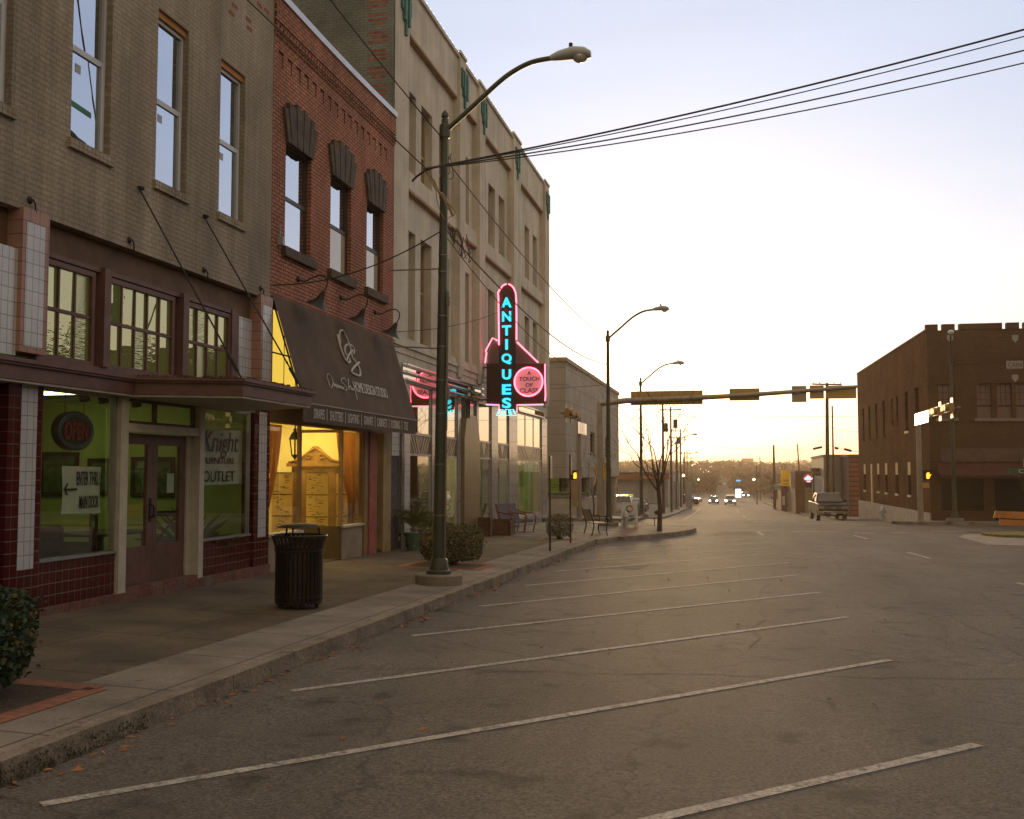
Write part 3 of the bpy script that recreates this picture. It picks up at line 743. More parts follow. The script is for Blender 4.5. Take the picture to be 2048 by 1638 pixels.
# shop window, doors
m_shopglass = glass('shop_glass', tint=(.86, .92, .80), base=.07, edge=.75)
m_alu = mat('aluminium', (.42, .40, .38), .35, metal=.8, var=.1)
for a, b in [(11.23, 12.87), (15.19, 16.92)]:
    f = MB(); fr(f, -8.57, a, b, .76, 2.96, .04, .06); f.box(-8.6, -8.47, a, b, .765, .80)
    fo = f.build('shop_window', m_alu, fb, world=True)
    p = MB(); p.poly([(-8.55, a, .79), (-8.55, b, .79), (-8.55, b, 2.94), (-8.55, a, 2.94)]); p.build('pane', m_shopglass, fo, world=True)
p = MB(); p.box(-8.62, -8.44, 12.87, 13.05, .2, 2.98); p.box(-8.62, -8.44, 15.04, 15.19, .2, 2.98); p.box(-8.6, -8.46, 13.05, 15.04, 2.47, 2.59); p.box(-8.68, -8.58, 13.05, 13.12, .25, 2.47); p.box(-8.68, -8.58, 14.9, 15.04, .25, 2.47)
p.build('door_frame', m_cream_paint, fb, world=True)
f = MB(); fr(f, -8.6, 13.05, 15.04, 2.59, 2.955, .045, .06); f.box(-8.6, -8.545, 13.88, 13.94, 2.63, 2.91)
fo = f.build('door_transom', m_brown, fb, world=True)
p = MB(); p.poly([(-8.58, 13.09, 2.63), (-8.58, 15, 2.63), (-8.58, 15, 2.91), (-8.58, 13.09, 2.91)]); p.build('pane', m_shopglass, fo, world=True)
for a, b in [(13.12, 13.985), (13.99, 14.9)]:
    f = MB(); X0, X1 = -8.67, -8.615
    f.box(X0, X1, a, b, .26, .80); f.box(X0, X1, a, b, 2.3, 2.46); f.box(X0, X1, a, a + .11, .80, 2.3); f.box(X0, X1, b - .16, b, .80, 2.3)
    fo = f.build('door', m_brown, fb, world=True)
    p = MB(); p.poly([(-8.64, a + .1, .79), (-8.64, b - .15, .79), (-8.64, b - .15, 2.31), (-8.64, a + .1, 2.31)]); p.build('pane', m_shopglass, fo, world=True)
    if a < 13.5: p = MB(); p.box(X1, X1 + .012, 13.88, 13.94, 1.15, 1.5); p.tube([(X1, 13.91, 1.42), (X1 + .06, 13.91, 1.38), (X1 + .065, 13.91, 1.25), (X1, 13.91, 1.2)], .012, 6)
    else: p = MB(); p.box(X1, X1 + .01, 14.01, 14.05, 1.2, 1.36)
    p.build('handle', m_darkiron, fo, world=True)
p = MB(); p.box(-8.9, -8.44, 13.05, 15.04, .2, .255); p.build('threshold', m_plinth, fb, world=True)
# room behind the glass
m_roomwall = mat('room_wall_green', (.42, .44, .20), .9, var=.12, scale=1.5)
m_roomfloor = mat('room_floor', (.06, .045, .03), .7, var=.3)
p = MB(); X1 = -13.2
p.poly([(X1, 10.75, .2), (X1, 17.45, .2), (X1, 17.45, 3.3), (X1, 10.75, 3.3)]); p.poly([(-8.72, 10.75, .2), (X1, 10.75, .2), (X1, 10.75, 3.3), (-8.72, 10.75, 3.3)]); p.poly([(-8.72, 17.45, .2), (X1, 17.45, .2), (X1, 17.45, 3.3), (-8.72, 17.45, 3.3)])
p.poly([(-8.72, 10.75, 3.3), (X1, 10.75, 3.3), (X1, 17.45, 3.3), (-8.72, 17.45, 3.3)]); p.build('room_lining', m_roomwall, fb, world=True)
p = MB(); p.poly([(-8.66, 10.75, .22), (X1, 10.75, .22), (X1, 17.45, .22), (-8.66, 17.45, .22)]); p.build('room_floor', m_roomfloor, fb, world=True)
p = MB(); boxes('ceiling_light', emis('tube_green', (.85, 1.0, .34), 4.5), fb, (-12.6, -10.2, 12.4, 12.6, 3.24, 3.28), (-12.6, -10.2, 15.6, 15.8, 3.24, 3.28))
# things in the furniture shop window
def P8(u, v, X=-8.68): return at_x(u, v, X)
q = P8(148, 862); osn = thing('open_sign', 'unlit oval neon sign reading OPEN hanging in the furniture shop window', 'sign', q)
def oval(rx, ry, n=28): return [(0, rx * math.cos(2 * PI * k / n), ry * math.sin(2 * PI * k / n)) for k in range(n)]
p = MB(); p.prism([(-.05, y, z) for _, y, z in oval(.41, .265)], (.07, 0, 0)); p.build('sign_case', mat('sign_black', (.012, .012, .014), .4), osn)
p = MB(); p.tube([(.035, y, z) for _, y, z in oval(.37, .23)], .012, 6, True); p.tube([(.035, y, z) for _, y, z in oval(.335, .20)], .009, 6, True); p.build('tube_ring', mat('tube_blue_off', (.05, .13, .17), .3), osn)
p = MB(); lettering(p, 'OPEN', (.022, -.25, -.12), (0, 1, 0), (0, 0, 1), .5, .24, .02, bold=.015); p.build('sign_lettering', mat('tube_red_off', (.22, .025, .02), .4), osn)
p = MB(); p.cyl((0, -.2, .2), (0, -.2, .66), .006, n=4); p.cyl((0, .2, .2), (0, .2, .66), .006, n=4); p.build('hanging_wire', m_darkiron, osn)
m_vinyl = mat('banner_vinyl', (.58, .60, .55), .45, var=.1, scale=5, bump=.15, bscale=6)
def banner(name, label, c, X, texts, mt):
    """c: photo corners tl, tr, br, bl on the plane x = X"""
    cs = [at_x(u, v, X) for u, v in c]
    o = thing(name, label, 'banner', cs[3])
    tl, tr, br, bl = [v - cs[3] for v in cs]
    p = MB(); n = 14
    rows = [[(bl.lerp(br, i / n)).lerp(tl.lerp(tr, i / n), j / 8) + Vector((.012 * math.sin(i * 1.1 + j * .5), 0, 0)) for i in range(n + 1)] for j in range(9)]
    for j in range(8):
        for i in range(n): p.poly([rows[j][i], rows[j][i + 1], rows[j + 1][i + 1], rows[j + 1][i]])
    p.build('vinyl_sheet', m_vinyl, o, smooth=True, merge=True)
    for body, u0, v0, u1, v1, kw, mm in texts:
        a, b = at_x(u0, v1, X) - cs[3], at_x(u1, v0, X) - cs[3]
        p = MB(); lettering(p, body, (.016, a.y, a.z), (0, 1, 0), (0, 0, 1), b.y - a.y, b.z - a.z, .004, **kw); p.build('banner_lettering', mm, o)
    return o
m_ink = mat('ink_dark', (.018, .02, .028), .6, var=0); m_inkblue = mat('ink_blue', (.03, .07, .12), .6, var=0)
bn = banner('window_banner', 'white vinyl banner reading ENTER THRU MAIN DOOR with an arrow, left shop window', [(125, 932), (201, 934), (201, 1026), (122, 1028)], -8.66,
       [('ENTER THRU', 151, 943, 197, 971, dict(bold=.008), m_ink), ('MAIN DOOR', 156, 990, 195, 1017, dict(bold=.008), m_ink)], m_ink)
a = at_x(127, 979, -8.66) - bn.location; b = at_x(152, 979, -8.66) - bn.location
p = MB(); p.box(.014, .02, a.y, b.y, a.z - .012, a.z + .012); p.bar((.017, a.y, a.z), (.017, a.y + .06, a.z + .075), .006, .02); p.bar((.017, a.y, a.z), (.017, a.y + .06, a.z - .075), .006, .02); p.build('arrow', m_ink, bn)
banner('window_banner', 'white banner with blue italic lettering and the word OUTLET, right shop window', [(402, 859), (484, 861), (484, 967), (402, 971)], -8.66,
       [('Knight', 404, 866, 476, 916, dict(shear=.25), m_inkblue), ('FURNITURE', 405, 916, 467, 927, dict(bold=.005), m_ink), ('OUTLET', 404, 942, 468, 964, {}, m_ink)], m_ink)
q = P8(342, 965, -8.635); nt_ = tag(MB().box(0, .004, -.10, .10, -.16, .14).build('paper_notice', mat('paper', (.60, .62, .58), .8, var=.05)), 'sheet of white paper taped inside the right door glass', 'notice'); nt_.location = q + Vector((-.012, 0, 0))
# furniture deep in the room
m_sofa = mat('sofa_green', (.05, .075, .03), .9, var=.3, scale=5); m_wood = mat('dark_wood', (.045, .022, .012), .45, var=.3, scale=4)
so = thing('sofa', 'dark green sofa behind the left shop window of the furniture shop', 'sofa', (-9.75, 13.0, .22))
MB().box(-.4, .4, -.75, .8, .08, .42).build('seat', m_sofa, so, bevel=.05); MB().box(-.42, -.2, -.75, .8, .42, .88).build('backrest', m_sofa, so, bevel=.07)
for s in (-.83, .8): MB().box(-.42, .42, s - .1, s + .1, .05, .62).build('armrest', m_sofa, so, bevel=.07)
tb = thing('dining_table', 'dark wooden table in the furniture shop window', 'table', (-9.7, 14.3, .22))
MB().box(-.45, .45, -.65, .65, .70, .75).build('tabletop', m_wood, tb, bevel=.01)
for x in (-.38, .38):
    for y in (-.58, .58): MB().cyl((x, y, 0), (x, y, .7), .03, .04, 8).build('leg', m_wood, tb)
def wchair(loc, rz, label):
    o = thing('dining_chair', label, 'chair', loc, rz, 'dark chairs inside the furniture shop')
    MB().box(-.22, .22, -.21, .21, .43, .47).build('seat', m_wood, o)
    b = MB(); b.box(-.23, -.19, -.21, -.17, .47, 1.05); b.box(-.23, -.19, .17, .21, .47, 1.05); b.box(-.23, -.19, -.17, .17, .95, 1.04); b.bar((-.21, -.17, .5), (-.21, .17, .93), .02, .03); b.bar((-.21, .17, .5), (-.21, -.17, .93), .018, .03); b.build('backrest', m_wood, o)
    for x in (-.19, .19):
        for y in (-.18, .18): MB().cyl((x, y, 0), (x, y, .43), .018, .022, 6).build('leg', m_wood, o)
wchair((-9.3, 15.35, .22), 2.4, 'dark slatted chair seen through the left door glass'); wchair((-9.2, 13.75, .22), .8, 'dark cross-backed chair beside the sofa below the arrow banner')
m_art = mat('art_green', (.09, .13, .07), .6, var=.5, scale=4, col2=(.03, .045, .03), c2scale=5)
for y, z, w_, h_, lab in [(-12.75, 1.85, .85, .85, 'framed green picture nearest the left edge of the left shop window'), (-11.75, 1.8, .75, .7, 'framed picture right of the arrow banner, left shop window'), (-10.75, 1.8, .9, .75, 'wide dark framed picture seen through the shop doors')]:
    o = thing('framed_picture', lab, 'picture', (y, 17.44, z), R(-90), 'framed pictures in the furniture shop')
    f = MB(); fr(f, .0, -w_ / 2, w_ / 2, -h_ / 2, h_ / 2, .08, .04); f.build('picture_frame', m_wood, o); MB().box(0, .02, -w_ / 2 + .08, w_ / 2 - .08, -h_ / 2 + .08, h_ / 2 - .08).build('canvas', m_art, o)
for y in (11.6, 12.9, 13.35, 14.2):
    o = tag(MB().cyl((-9.1, y, 3.3), (-9.1, y, 3.12), .012, n=6).cyl((-9.1, y, 3.12), (-9.05, y, 2.9), .07, n=12).build('track_lamp', m_dark), ['first', 'second', 'third', 'fourth'][[11.6, 12.9, 13.35, 14.2].index(y)] + ' black ceiling spot behind the shop glass counted from the left', 'lamp', 'black ceiling spots inside the furniture shop')
pp = thing('potted_palm', 'spiky green plant behind the glass below the OUTLET banner', 'plant', (-9.2, 16.1, .22))
MB().lathe([(.12, 0), (.17, .3), (.15, .3)], n=12).build('pot', m_wood, pp)
lv = MB(); rp = random.Random(4)
for k in range(60):
    a = rp.uniform(0, 6.28); L = rp.uniform(.5, 1.1); e = rp.uniform(.3, 1.2)
    d = Vector((math.cos(a) * math.cos(e), math.sin(a) * math.cos(e), math.sin(e))); s = d.cross(Vector((0, 0, 1))).normalized() * .02; b = Vector((0, 0, .3))
    lv.poly([b - s, b + d * L * .6 - s, b + d * L + Vector((0, 0, -.15 * L)), b + d * L * .6 + s, b + s])
lv.build('leaves', mat('palm_leaf', (.06, .09, .025), .6, var=.3), pp)

# ---- red brick design studio ------------------------------------------------------
rb = thing('red_brick_studio', 'red brick two storey shop with dark fan-shaped stone window heads, between taupe and tan neighbours', 'building', (XF, 17.62, 0))
m_red = brick('red_brick', (.47, .195, .112), (.38, .15, .085), (.11, .062, .048), 'x', .215, .075, .014, .22, .9, .85, grime=(.36, .145, .088), fscale=14, fine=.26, streak=.3)
m_stone = mat('dark_stone', (.082, .062, .046), .85, var=.35, scale=5, fine=.2, bump=.7, bscale=14)
rw_ = [(18.2, 19.42), (20.46, 21.66), (22.67, 23.83)]
holes = [(a, b, 6.24, 8.32) for a, b in rw_]
for k in range(16):
    y = 17.95 + k * (23.95 - 17.95) / 15
    holes += [(y - .12, y + .10, 9.93, 9.99), (y + .02, y + .085, 9.68, 9.93)]
w = MB(); holed(w, XF, 17.62, 24.6, 3.2, 10.62, holes, .09)
w.poly([(XF, 17.62, 10.62), (XF, 24.6, 10.62), (-25, 24.6, 10.62), (-25, 17.62, 10.62)])
w.build('wall', m_red, rb, world=True)
w = MB(); w.box(XF, XF + .05, 17.62, 24.6, 10.50, 10.98); w.box(XF, XF + .03, 17.62, 24.6, 10.46, 10.50); w.box(XF - .3, XF, 17.62, 24.6, 10.63, 10.98); w.box(XF, XF + .025, 17.62, 24.6, 10.24, 10.30)
w.build('cornice', m_red, rb, world=True)
w = MB()
for k in range(48): y = 17.66 + k * (24.52 - 17.66) / 47; w.box(XF, XF + .05, y, y + .085, 10.30, 10.46)
w.build('dentils', m_red, rb, world=True)
w = MB()
for k in range(14):
    a, b = 17.62 + k * .4985, 17.62 + (k + 1) * .4985; zz = lambda y: 11.0 - .05 * math.sin((y - 17.62) / 6.98 * PI)
    w.hexa([(XF - .4, a, zz(a) - .03), (XF + .09, a, zz(a) - .03), (XF + .09, b, zz(b) - .03), (XF - .4, b, zz(b) - .03), (XF - .4, a, zz(a) + .13), (XF + .1, a, zz(a) + .10), (XF + .1, b, zz(b) + .10), (XF - .4, b, zz(b) + .13)])
w.build('coping', mat('coping_metal', (.55, .57, .62), .4, metal=.3, var=.1), rb, world=True)
m_dkframe = mat('dark_sash_frame', (.045, .036, .03), .5, var=.2); m_blind = mat('window_blind', (.42, .36, .28), .9, var=.06)
for i, (a, b) in enumerate(rw_):
    c = (a + b) / 2; hw = (b - a) / 2
    h = MB(); n = 9
    for k in range(n):
        t0, t1 = -1 + 2 * k / n, -1 + 2 * (k + 1) / n - .02
        zi = lambda t: 8.30
        zo = lambda t: 8.86 + .26 * (1 - t * t) ** .8
        st = .05 if k % 2 else 0
        q = [(c + t0 * hw, zi(t0)), (c + t1 * hw, zi(t1)), (c + t1 * (hw + .2), zo((t0 + t1) / 2) + st), (c + t0 * (hw + .2), zo((t0 + t1) / 2) + st)]
        h.prism([(XF - .01, y, z) for y, z in q], (.075 + .012 * (k % 2), 0, 0))
    h.build('window_head', m_stone, rb, world=True)
    f = MB(); fr(f, XF - .17, a, b, 6.24, 8.36, .06, .07); f.box(XF - .16, XF - .10, a + .07, b - .07, 7.22, 7.30)
    rv = f
    fo = rv.build('window', m_dkframe, rb, world=True)
    rvl = MB()
    rvl.poly([(XF - .09, a, 6.24), (XF - .36, a, 6.24), (XF - .36, a, 8.32), (XF - .09, a, 8.32)]); rvl.poly([(XF - .09, b, 6.24), (XF - .36, b, 6.24), (XF - .36, b, 8.32), (XF - .09, b, 8.32)])
    rvl.poly([(XF - .09, a, 6.24), (XF - .36, a, 6.24), (XF - .36, b, 6.24), (XF - .09, b, 6.24)]); rvl.build('reveal', m_dkframe, fo, world=True)
    p = MB(); p.box(XF - .15, XF - .14, a + .05, b - .05, 7.26, 8.34)
    if i == 0: p.box(XF - .13, XF - .12, a + .06, b - .06, 6.28, 7.24)
    p.build('pane', m_sash, fo, world=True)
    if i:
        p = MB(); p.box(XF - .13, XF - .12, a + .05, b - .05, 6.28, 7.24); p.build('lower_pane', glass('blind_glass', base=.08, edge=.5, back=(.40, .34, .26)), fo, world=True)
    s = MB(); s.box(XF - .2, XF + .1, a - .14, b + .17, 6.04, 6.235); s.build('sill', m_stone, fo, world=True, bevel=.012)
p = MB(); q = at_x(556, 480, XF); p.box(XF, XF + .12, q.y - .05, q.y + .05, q.z - .1, q.z + .05); p.cyl((XF + .05, q.y - .02, q.z), (XF + .05, q.y - .02, q.z + .28), .02, n=6); p.build('junction_box', mat('box_grey', (.3, .29, .28), .5, var=.1), rb, world=True)
# shop front under the awning
m_tan = mat('tan_panel', (.25, .19, .13), .8, var=.2, scale=2); m_goldbrown = mat('gold_brown_paint', (.22, .13, .05), .6, var=.2); m_redcol = mat('red_column', (.28, .085, .065), .8, var=.25, scale=3, fine=.15)
yl = emis('yellow_lit_glass', (1.0, .66, .09), .72)
f = MB(); fr(f, XF - .05, 17.66, 19.7, 3.3, 5.0, .06, .06); f.box(XF - .04, XF + .005, 18.22, 18.25, 3.36, 4.94); f.box(XF - .04, XF + .005, 18.75, 18.78, 3.36, 4.94); f.box(XF - .04, XF + .004, 17.72, 18.22, 4.12, 4.15); f.box(XF - .04, XF + .004, 18.25, 18.75, 4.12, 4.15); f.box(XF - .04, XF + .004, 18.78, 19.64, 4.12, 4.15)
f.build('transom_frame', m_brown, rb, world=True)
f = MB(); f.poly([(XF + .0035, 17.7, 3.33), (XF + .0035, 19.66, 3.33), (XF + .0035, 19.66, 4.97), (XF + .0035, 17.7, 4.97)]); f.build('yellow_transom', yl, rb, world=True)
MB().box(XF - .25, XF, 17.62, 24.6, 2.83, 3.2).build('front_lintel', m_goldbrown, rb, world=True); boxes('front_post', m_goldbrown, rb, (XF - .2, XF + .02, 22.62, 22.86, -.3, 2.828), (XF - .1, XF - .03, 19.1, 19.17, .74, 2.828), (XF - .08, XF, 21.26, 21.33, .70, 2.828), (XF - .08, XF, 22.55, 22.617, .71, 2.828), (-9.54, -9.48, 21.27, 21.33, 0, 2.828)); MB().box(-9.48, -8.58, 21.27, 21.33, 2.76, 2.827).build('entry_lintel', m_goldbrown, rb, world=True)
boxes('stall_riser', m_tan, rb, (XF - .15, XF - .02, 17.64, 19.17, -.3, .68), (XF - .12, XF - .02, 21.335, 22.62, -.3, .66))
p = MB(); p.box(-9.5, -8.55, 21.27, 21.32, -.3, .70); p.build('entry_riser', mat('dark_brown_panel', (.07, .045, .02), .7, var=.2), rb, world=True)
boxes('window_ledge', m_cream_paint, rb, (XF - .15, XF + .03, 17.64, 19.2, .68, .74), (XF - .15, XF + .03, 21.335, 22.62, .66, .71))
p = MB(); p.box(XF - .3, XF + .05, 22.88, 23.38, -.4, 2.83); p.build('column', m_redcol, rb, world=True)
p = MB(); p.box(XF - .85, XF, 23.97, 24.55, -.4, 2.83); p.build('plaster_jamb', mat('yellow_plaster', (.30, .22, .10), .85, var=.25), rb, world=True)
dd = MB(); dd.box(-9.36, -9.30, 23.4, 23.95, -.1, 2.05); dob = dd.build('side_door', mat('door_dark', (.035, .025, .02), .5, var=.2), rb, world=True)
p = MB(); p.box(-9.30, -9.29, 23.42, 23.93, 2.2, 2.75); p.build('lit_fanlight', yl, dob, world=True)
m_clear = glass('studio_glass', tint=(.96, .95, .90), base=.05, edge=.6)
for q in ([(XF - .06, 17.66, .74), (XF - .06, 19.1, .74), (XF - .06, 19.1, 2.83), (XF - .06, 17.66, 2.83)], [(-9.48, 21.3, .7), (-8.56, 21.3, .7), (-8.56, 21.3, 2.76), (-9.48, 21.3, 2.76)], [(XF - .05, 21.33, .71), (XF - .05, 22.56, .71), (XF - .05, 22.56, 2.83), (XF - .05, 21.33, 2.83)]): MB().poly(q).build('display_glass', m_clear, rb, world=True)
m_ywall = mat('studio_wall_yellow', (.76, .64, .27), .9, var=.1, scale=1.2)
p = MB(); a, b, X1 = 17.66, 24.5, -12.8
p.poly([(X1, a, -.1), (X1, b, -.1), (X1, b, 3.2), (X1, a, 3.2)]); p.poly([(XF - .26, a, -.1), (X1, a, -.1), (X1, a, 3.2), (XF - .26, a, 3.2)]); p.poly([(-9.4, 23.36, -.1), (X1, 23.36, -.1), (X1, 23.36, 3.2), (-9.4, 23.36, 3.2)]); p.poly([(XF - .26, a, 3.2), (X1, a, 3.2), (X1, b, 3.2), (XF - .26, b, 3.2)])
p.poly([(-9.4, 23.36, -.1), (-8.7, 23.36, -.1), (-8.7, 23.36, 3.2), (-9.4, 23.36, 3.2)])
p.build('room_lining', m_ywall, rb, world=True)
p = MB(); p.poly([(XF - .02, a, .0), (X1, a, .0), (X1, b, .0), (XF - .02, b, .0)]); p.build('room_floor', m_roomfloor, rb, world=True)
boxes('ceiling_light', emis('warm_panel', (1, .80, .32), 20.0), rb, (-11.5, -9.8, 18.6, 19.0, 3.1, 3.16), (-11.5, -9.0, 22.0, 22.3, 3.1, 3.16))
# curtains, armoire, sample boards, lantern
m_drape = mat('gold_drape', (.50, .22, .05), .75, var=.18, scale=6)
_t = m_drape.node_tree; _p = _t.nodes['Principled BSDF']; _tr = _t.nodes.new('ShaderNodeBsdfTranslucent'); _tr.inputs[0].default_value = (.60, .27, .05, 1); _mx = _t.nodes.new('ShaderNodeMixShader'); _mx.inputs[0].default_value = .4
_t.links.new(_p.outputs[0], _mx.inputs[1]); _t.links.new(_tr.outputs[0], _mx.inputs[2]); _t.links.new(_mx.outputs[0], _t.nodes['Material Output'].inputs[0])
def drape(label, y0, y1, top, bot, X, gather):
    o = MB(); n, r = 36, 10; rows = []
    for j in range(r + 1):
        t = j / r; z = top + (bot - top) * t
        yb = y1 + (y0 + .12 - y1) * (t ** 1.6 if gather > 0 else 0); ya = y0 + (y1 - .16 - y0) * (t ** 1.6 if gather < 0 else 0)
        rows.append([(X + .035 * math.sin(i * 1.9 + .3 * t), ya + (yb - ya) * i / n, z) for i in range(n + 1)])
    for j in range(r):
        for i in range(n): o.poly([rows[j][i], rows[j][i + 1], rows[j + 1][i + 1], rows[j + 1][i]])
    return tag(o.build('curtain', m_drape, smooth=True, merge=True), label, 'curtain', 'gold curtains in the design studio window')
drape('gold curtain gathered at the left edge of the yellow lit window', 17.7, 18.55, 2.8, .85, -8.68, 1)
drape('gold curtain gathered beside the red column', 21.36, 22.54, 2.8, .95, -8.68, -1)
ar = thing('armoire', 'carved wooden armoire with scrolled top in the yellow studio window', 'cabinet', (-9.75, 23.0, 0))
m_arm = mat('carved_wood', (.26, .13, .035), .45, var=.3, scale=5)
MB().box(-.62, .62, -.25, .25, .0, 2.02).build('carcass', m_arm, ar); MB().box(-.72, .72, -.33, .3, 2.02, 2.1).build('cornice_board', m_arm, ar)
pd = MB(); pd.prism([(-.7, -.30, 2.1), (.7, -.30, 2.1), (.62, -.3, 2.14), (.42, -.3, 2.2), (.28, -.3, 2.3), (.14, -.3, 2.42), (.06, -.3, 2.5), (-.06, -.3, 2.5), (-.14, -.3, 2.42), (-.28, -.3, 2.3), (-.42, -.3, 2.2), (-.62, -.3, 2.14)], (0, .06, 0))
for sx in (-1, 1):
    pd.tube([(sx * (.18 + .10 * math.cos(t) * (1 - t / 14)), -.31, 2.26 + .08 * math.sin(t) * (1 - t / 14)) for t in [k * .6 for k in range(16)]], .018, 6)
pd.tube([(-.68, -.31, 2.12), (-.4, -.31, 2.17), (-.2, -.31, 2.34), (0, -.31, 2.46), (.2, -.31, 2.34), (.4, -.31, 2.17), (.68, -.31, 2.12)], .025, 6); pd.build('carved_pediment', m_arm, ar)
for sx in (-.3, .3):
    dr_ = MB().box(sx - .25, sx + .25, -.275, -.252, .2, 1.95).build('door', mat('arm_door', (.20, .095, .03), .4, var=.3, scale=5), ar)
m_board = mat('sample_board', (.60, .42, .14), .8, var=.12, scale=2); m_draw = mat('drawing_ink', (.07, .045, .02), .8, var=0)
def board(label, x, y, w_, seed):
    o = thing('sample_board', label, 'display board', (x, y, .02), 0, 'tall drawing boards in the studio window')
    MB().box(-w_ / 2, w_ / 2, 0, .03, .35, 1.85).build('panel', m_board, o); d = MB(); rr = random.Random(seed)
    for j in range(4):
        d.box(-w_ / 2, w_ / 2, -.006, 0, .35 + j * .5 - .012 * (j > 0), .362 + j * .5)
    for j in range(3):
        for k in range(22):
            x0 = rr.uniform(-w_ / 2 + .03, w_ / 2 - .16); z0 = .39 + j * .5 + k * .02
            if rr.random() < .8: d.box(x0, x0 + rr.uniform(.03, .13), -.004 - .0001 * k, 0, z0, z0 + rr.uniform(.005, .018))
    d.build('drawings', d and m_draw, o); MB().box(-w_ / 2, -w_ / 2 + .03, 0, .03, 0, .35).box(w_ / 2 - .03, w_ / 2, 0, .03, 0, .35).build('stand', m_wood, o)
    return o
board('left of the tall cream boards covered with drawings, behind the corner post', -10.35, 22.2, .5, 1); board('broad cream board with rows of drawings in the middle of the studio window', -9.35, 21.9, .52, 2); board('narrow board with small drawings beside the right curtain', -8.93, 22.35, .28, 3)
q = at_x(590, 885, -8.95); ln = thing('lantern', 'black hanging carriage lantern in the design studio window', 'lantern', q)
MB().lathe([(.015, .42), (.015, .30), (.05, .27), (.03, .24), (.09, .18), (.14, .08), (.15, .06), (.13, .06)], n=6).build('lantern_cap', m_darkiron, ln)
cg = MB()
for k in range(6):
    a = k * PI / 3; cg.cyl((.115 * math.cos(a), .115 * math.sin(a), .06), (.075 * math.cos(a), .075 * math.sin(a), -.25), .009, n=5)
cg.lathe([(.08, -.25), (.085, -.27), (.04, -.31), (.01, -.36)], n=6); cg.cyl((0, 0, -.24), (0, 0, -.08), .018, n=6); cg.build('lantern_cage', m_darkiron, ln)
MB().cyl((0, 0, .42), (0, 0, .95), .008, n=4).build('chain', m_darkiron, ln)
# awning
AW = dict(y0=17.66, y1=24.5, xt=XF + .02, zt=5.22, xb=-7.83, zb=3.17)
aw = thing('shop_awning', 'dark brown sloping fabric awning with silver script logo over the design studio', 'awning', (XF, 17.66, 3.1))
m_fab = mat('awning_fabric', (.092, .060, .037), .85, var=.22, scale=1.2, streak=.2, fine=.08, bump=.1, bscale=120)
p = MB(); n = 8
for k in range(n):
    a, b = AW['y0'] + (AW['y1'] - AW['y0']) * k / n, AW['y0'] + (AW['y1'] - AW['y0']) * (k + 1) / n
    for j in range(5):
        s0, s1 = j / 5, (j + 1) / 5
        P = lambda s, y, e: (AW['xt'] + (AW['xb'] - AW['xt']) * s - .03 * math.sin(s * PI) * (1 - abs(2 * e - 1)), y, AW['zt'] + (AW['zb'] - AW['zt']) * s)
        p.poly([P(s0, a, k % 2 * .5), P(s0, b, (k + 1) % 2 * .5), P(s1, b, (k + 1) % 2 * .5), P(s1, a, k % 2 * .5)])
ao = p.build('sloped_cover', m_fab, aw, world=True, smooth=True, merge=True)
p = MB(); p.box(AW['xb'] - .012, AW['xb'], AW['y0'], AW['y1'], 2.82, 3.168); p.build('valance', m_fab, aw, world=True)
p = MB(); p.box(AW['xb'] - .01, AW['xb'] + .012, AW['y0'] - .01, AW['y1'] + .01, 3.168, 3.185); p.build('piping', mat('silver_piping', (.38, .33, .28), .5, var=.1), aw, world=True)
for y in (AW['y0'], AW['y1'] - .02): MB().bar((XF, y, 5.2), (AW['xb'] - .02, y, 3.14), .02, .03).bar((XF, y, 3.14), (AW['xb'] - .02, y, 3.14), .02, .03).build('awning_bracket', m_darkiron, aw, world=True)
m_silver = mat('silver_lettering', (.50, .47, .44), .5, var=.08)
_n = Vector((AW['zt'] - AW['zb'], 0, AW['xb'] - AW['xt'])).normalized(); _p0 = Vector((AW['xb'], 0, AW['zb']))
def on_aw(u, v, lift=.012):
    r = _ray(u, v); t = (_p0 - CAMP).dot(_n) / r.dot(_n); return CAMP + r * t + _n * lift
Z = lambda pts: [on_aw(600 + .1587 * a, 620 + .1587 * b) for a, b in pts]
def smooth_path(ps, k=5):
    out = []
    for i in range(len(ps) - 1):
        p0, p1, p2, p3 = ps[max(i - 1, 0)], ps[i], ps[i + 1], ps[min(i + 2, len(ps) - 1)]
        for j in range(k):
            t = j / k
            out.append(.5 * ((2 * p1) + (p2 - p0) * t + (2 * p0 - 5 * p1 + 4 * p2 - p3) * t * t + (3 * p1 - p0 - 3 * p2 + p3) * t ** 3))
    return out + [ps[-1]]
p = MB()
for s_ in [[(463, 312), (490, 430), (530, 550), (570, 640)], [(500, 420), (488, 330), (500, 272), (528, 262), (562, 305), (600, 400), (632, 500), (652, 600), (690, 655), (730, 715), (752, 780), (745, 830), (705, 822), (652, 795), (648, 755), (690, 705), (738, 662)],
           [(668, 555), (676, 500), (640, 450), (592, 436), (560, 468), (562, 540), (592, 592), (622, 640), (604, 668), (582, 635), (604, 572), (652, 508)]]:
    p.tube(smooth_path(Z(s_)), .024, 6)
p.build('logo', m_silver, aw, world=True)
p = MB()
for s_ in [[(330, 840), (350, 900), (375, 975), (400, 970), (410, 920), (390, 850), (350, 805), (335, 830)], [(400, 960), (420, 925), (430, 970), (445, 935), (455, 985), (470, 945), (480, 990), (495, 955), (505, 995), (520, 965), (530, 1000), (548, 975)],
           [(575, 900), (555, 862), (520, 870), (515, 905), (550, 940), (585, 985), (575, 1015), (545, 1000)], [(600, 870), (605, 940), (612, 1010)], [(612, 985), (630, 960), (642, 1010), (655, 990), (665, 1020), (680, 990), (690, 1020), (700, 1070), (715, 1130)]]:
    p.tube(smooth_path(Z(s_)), .010, 5)
p.build('script_lettering', m_silver, aw, world=True)
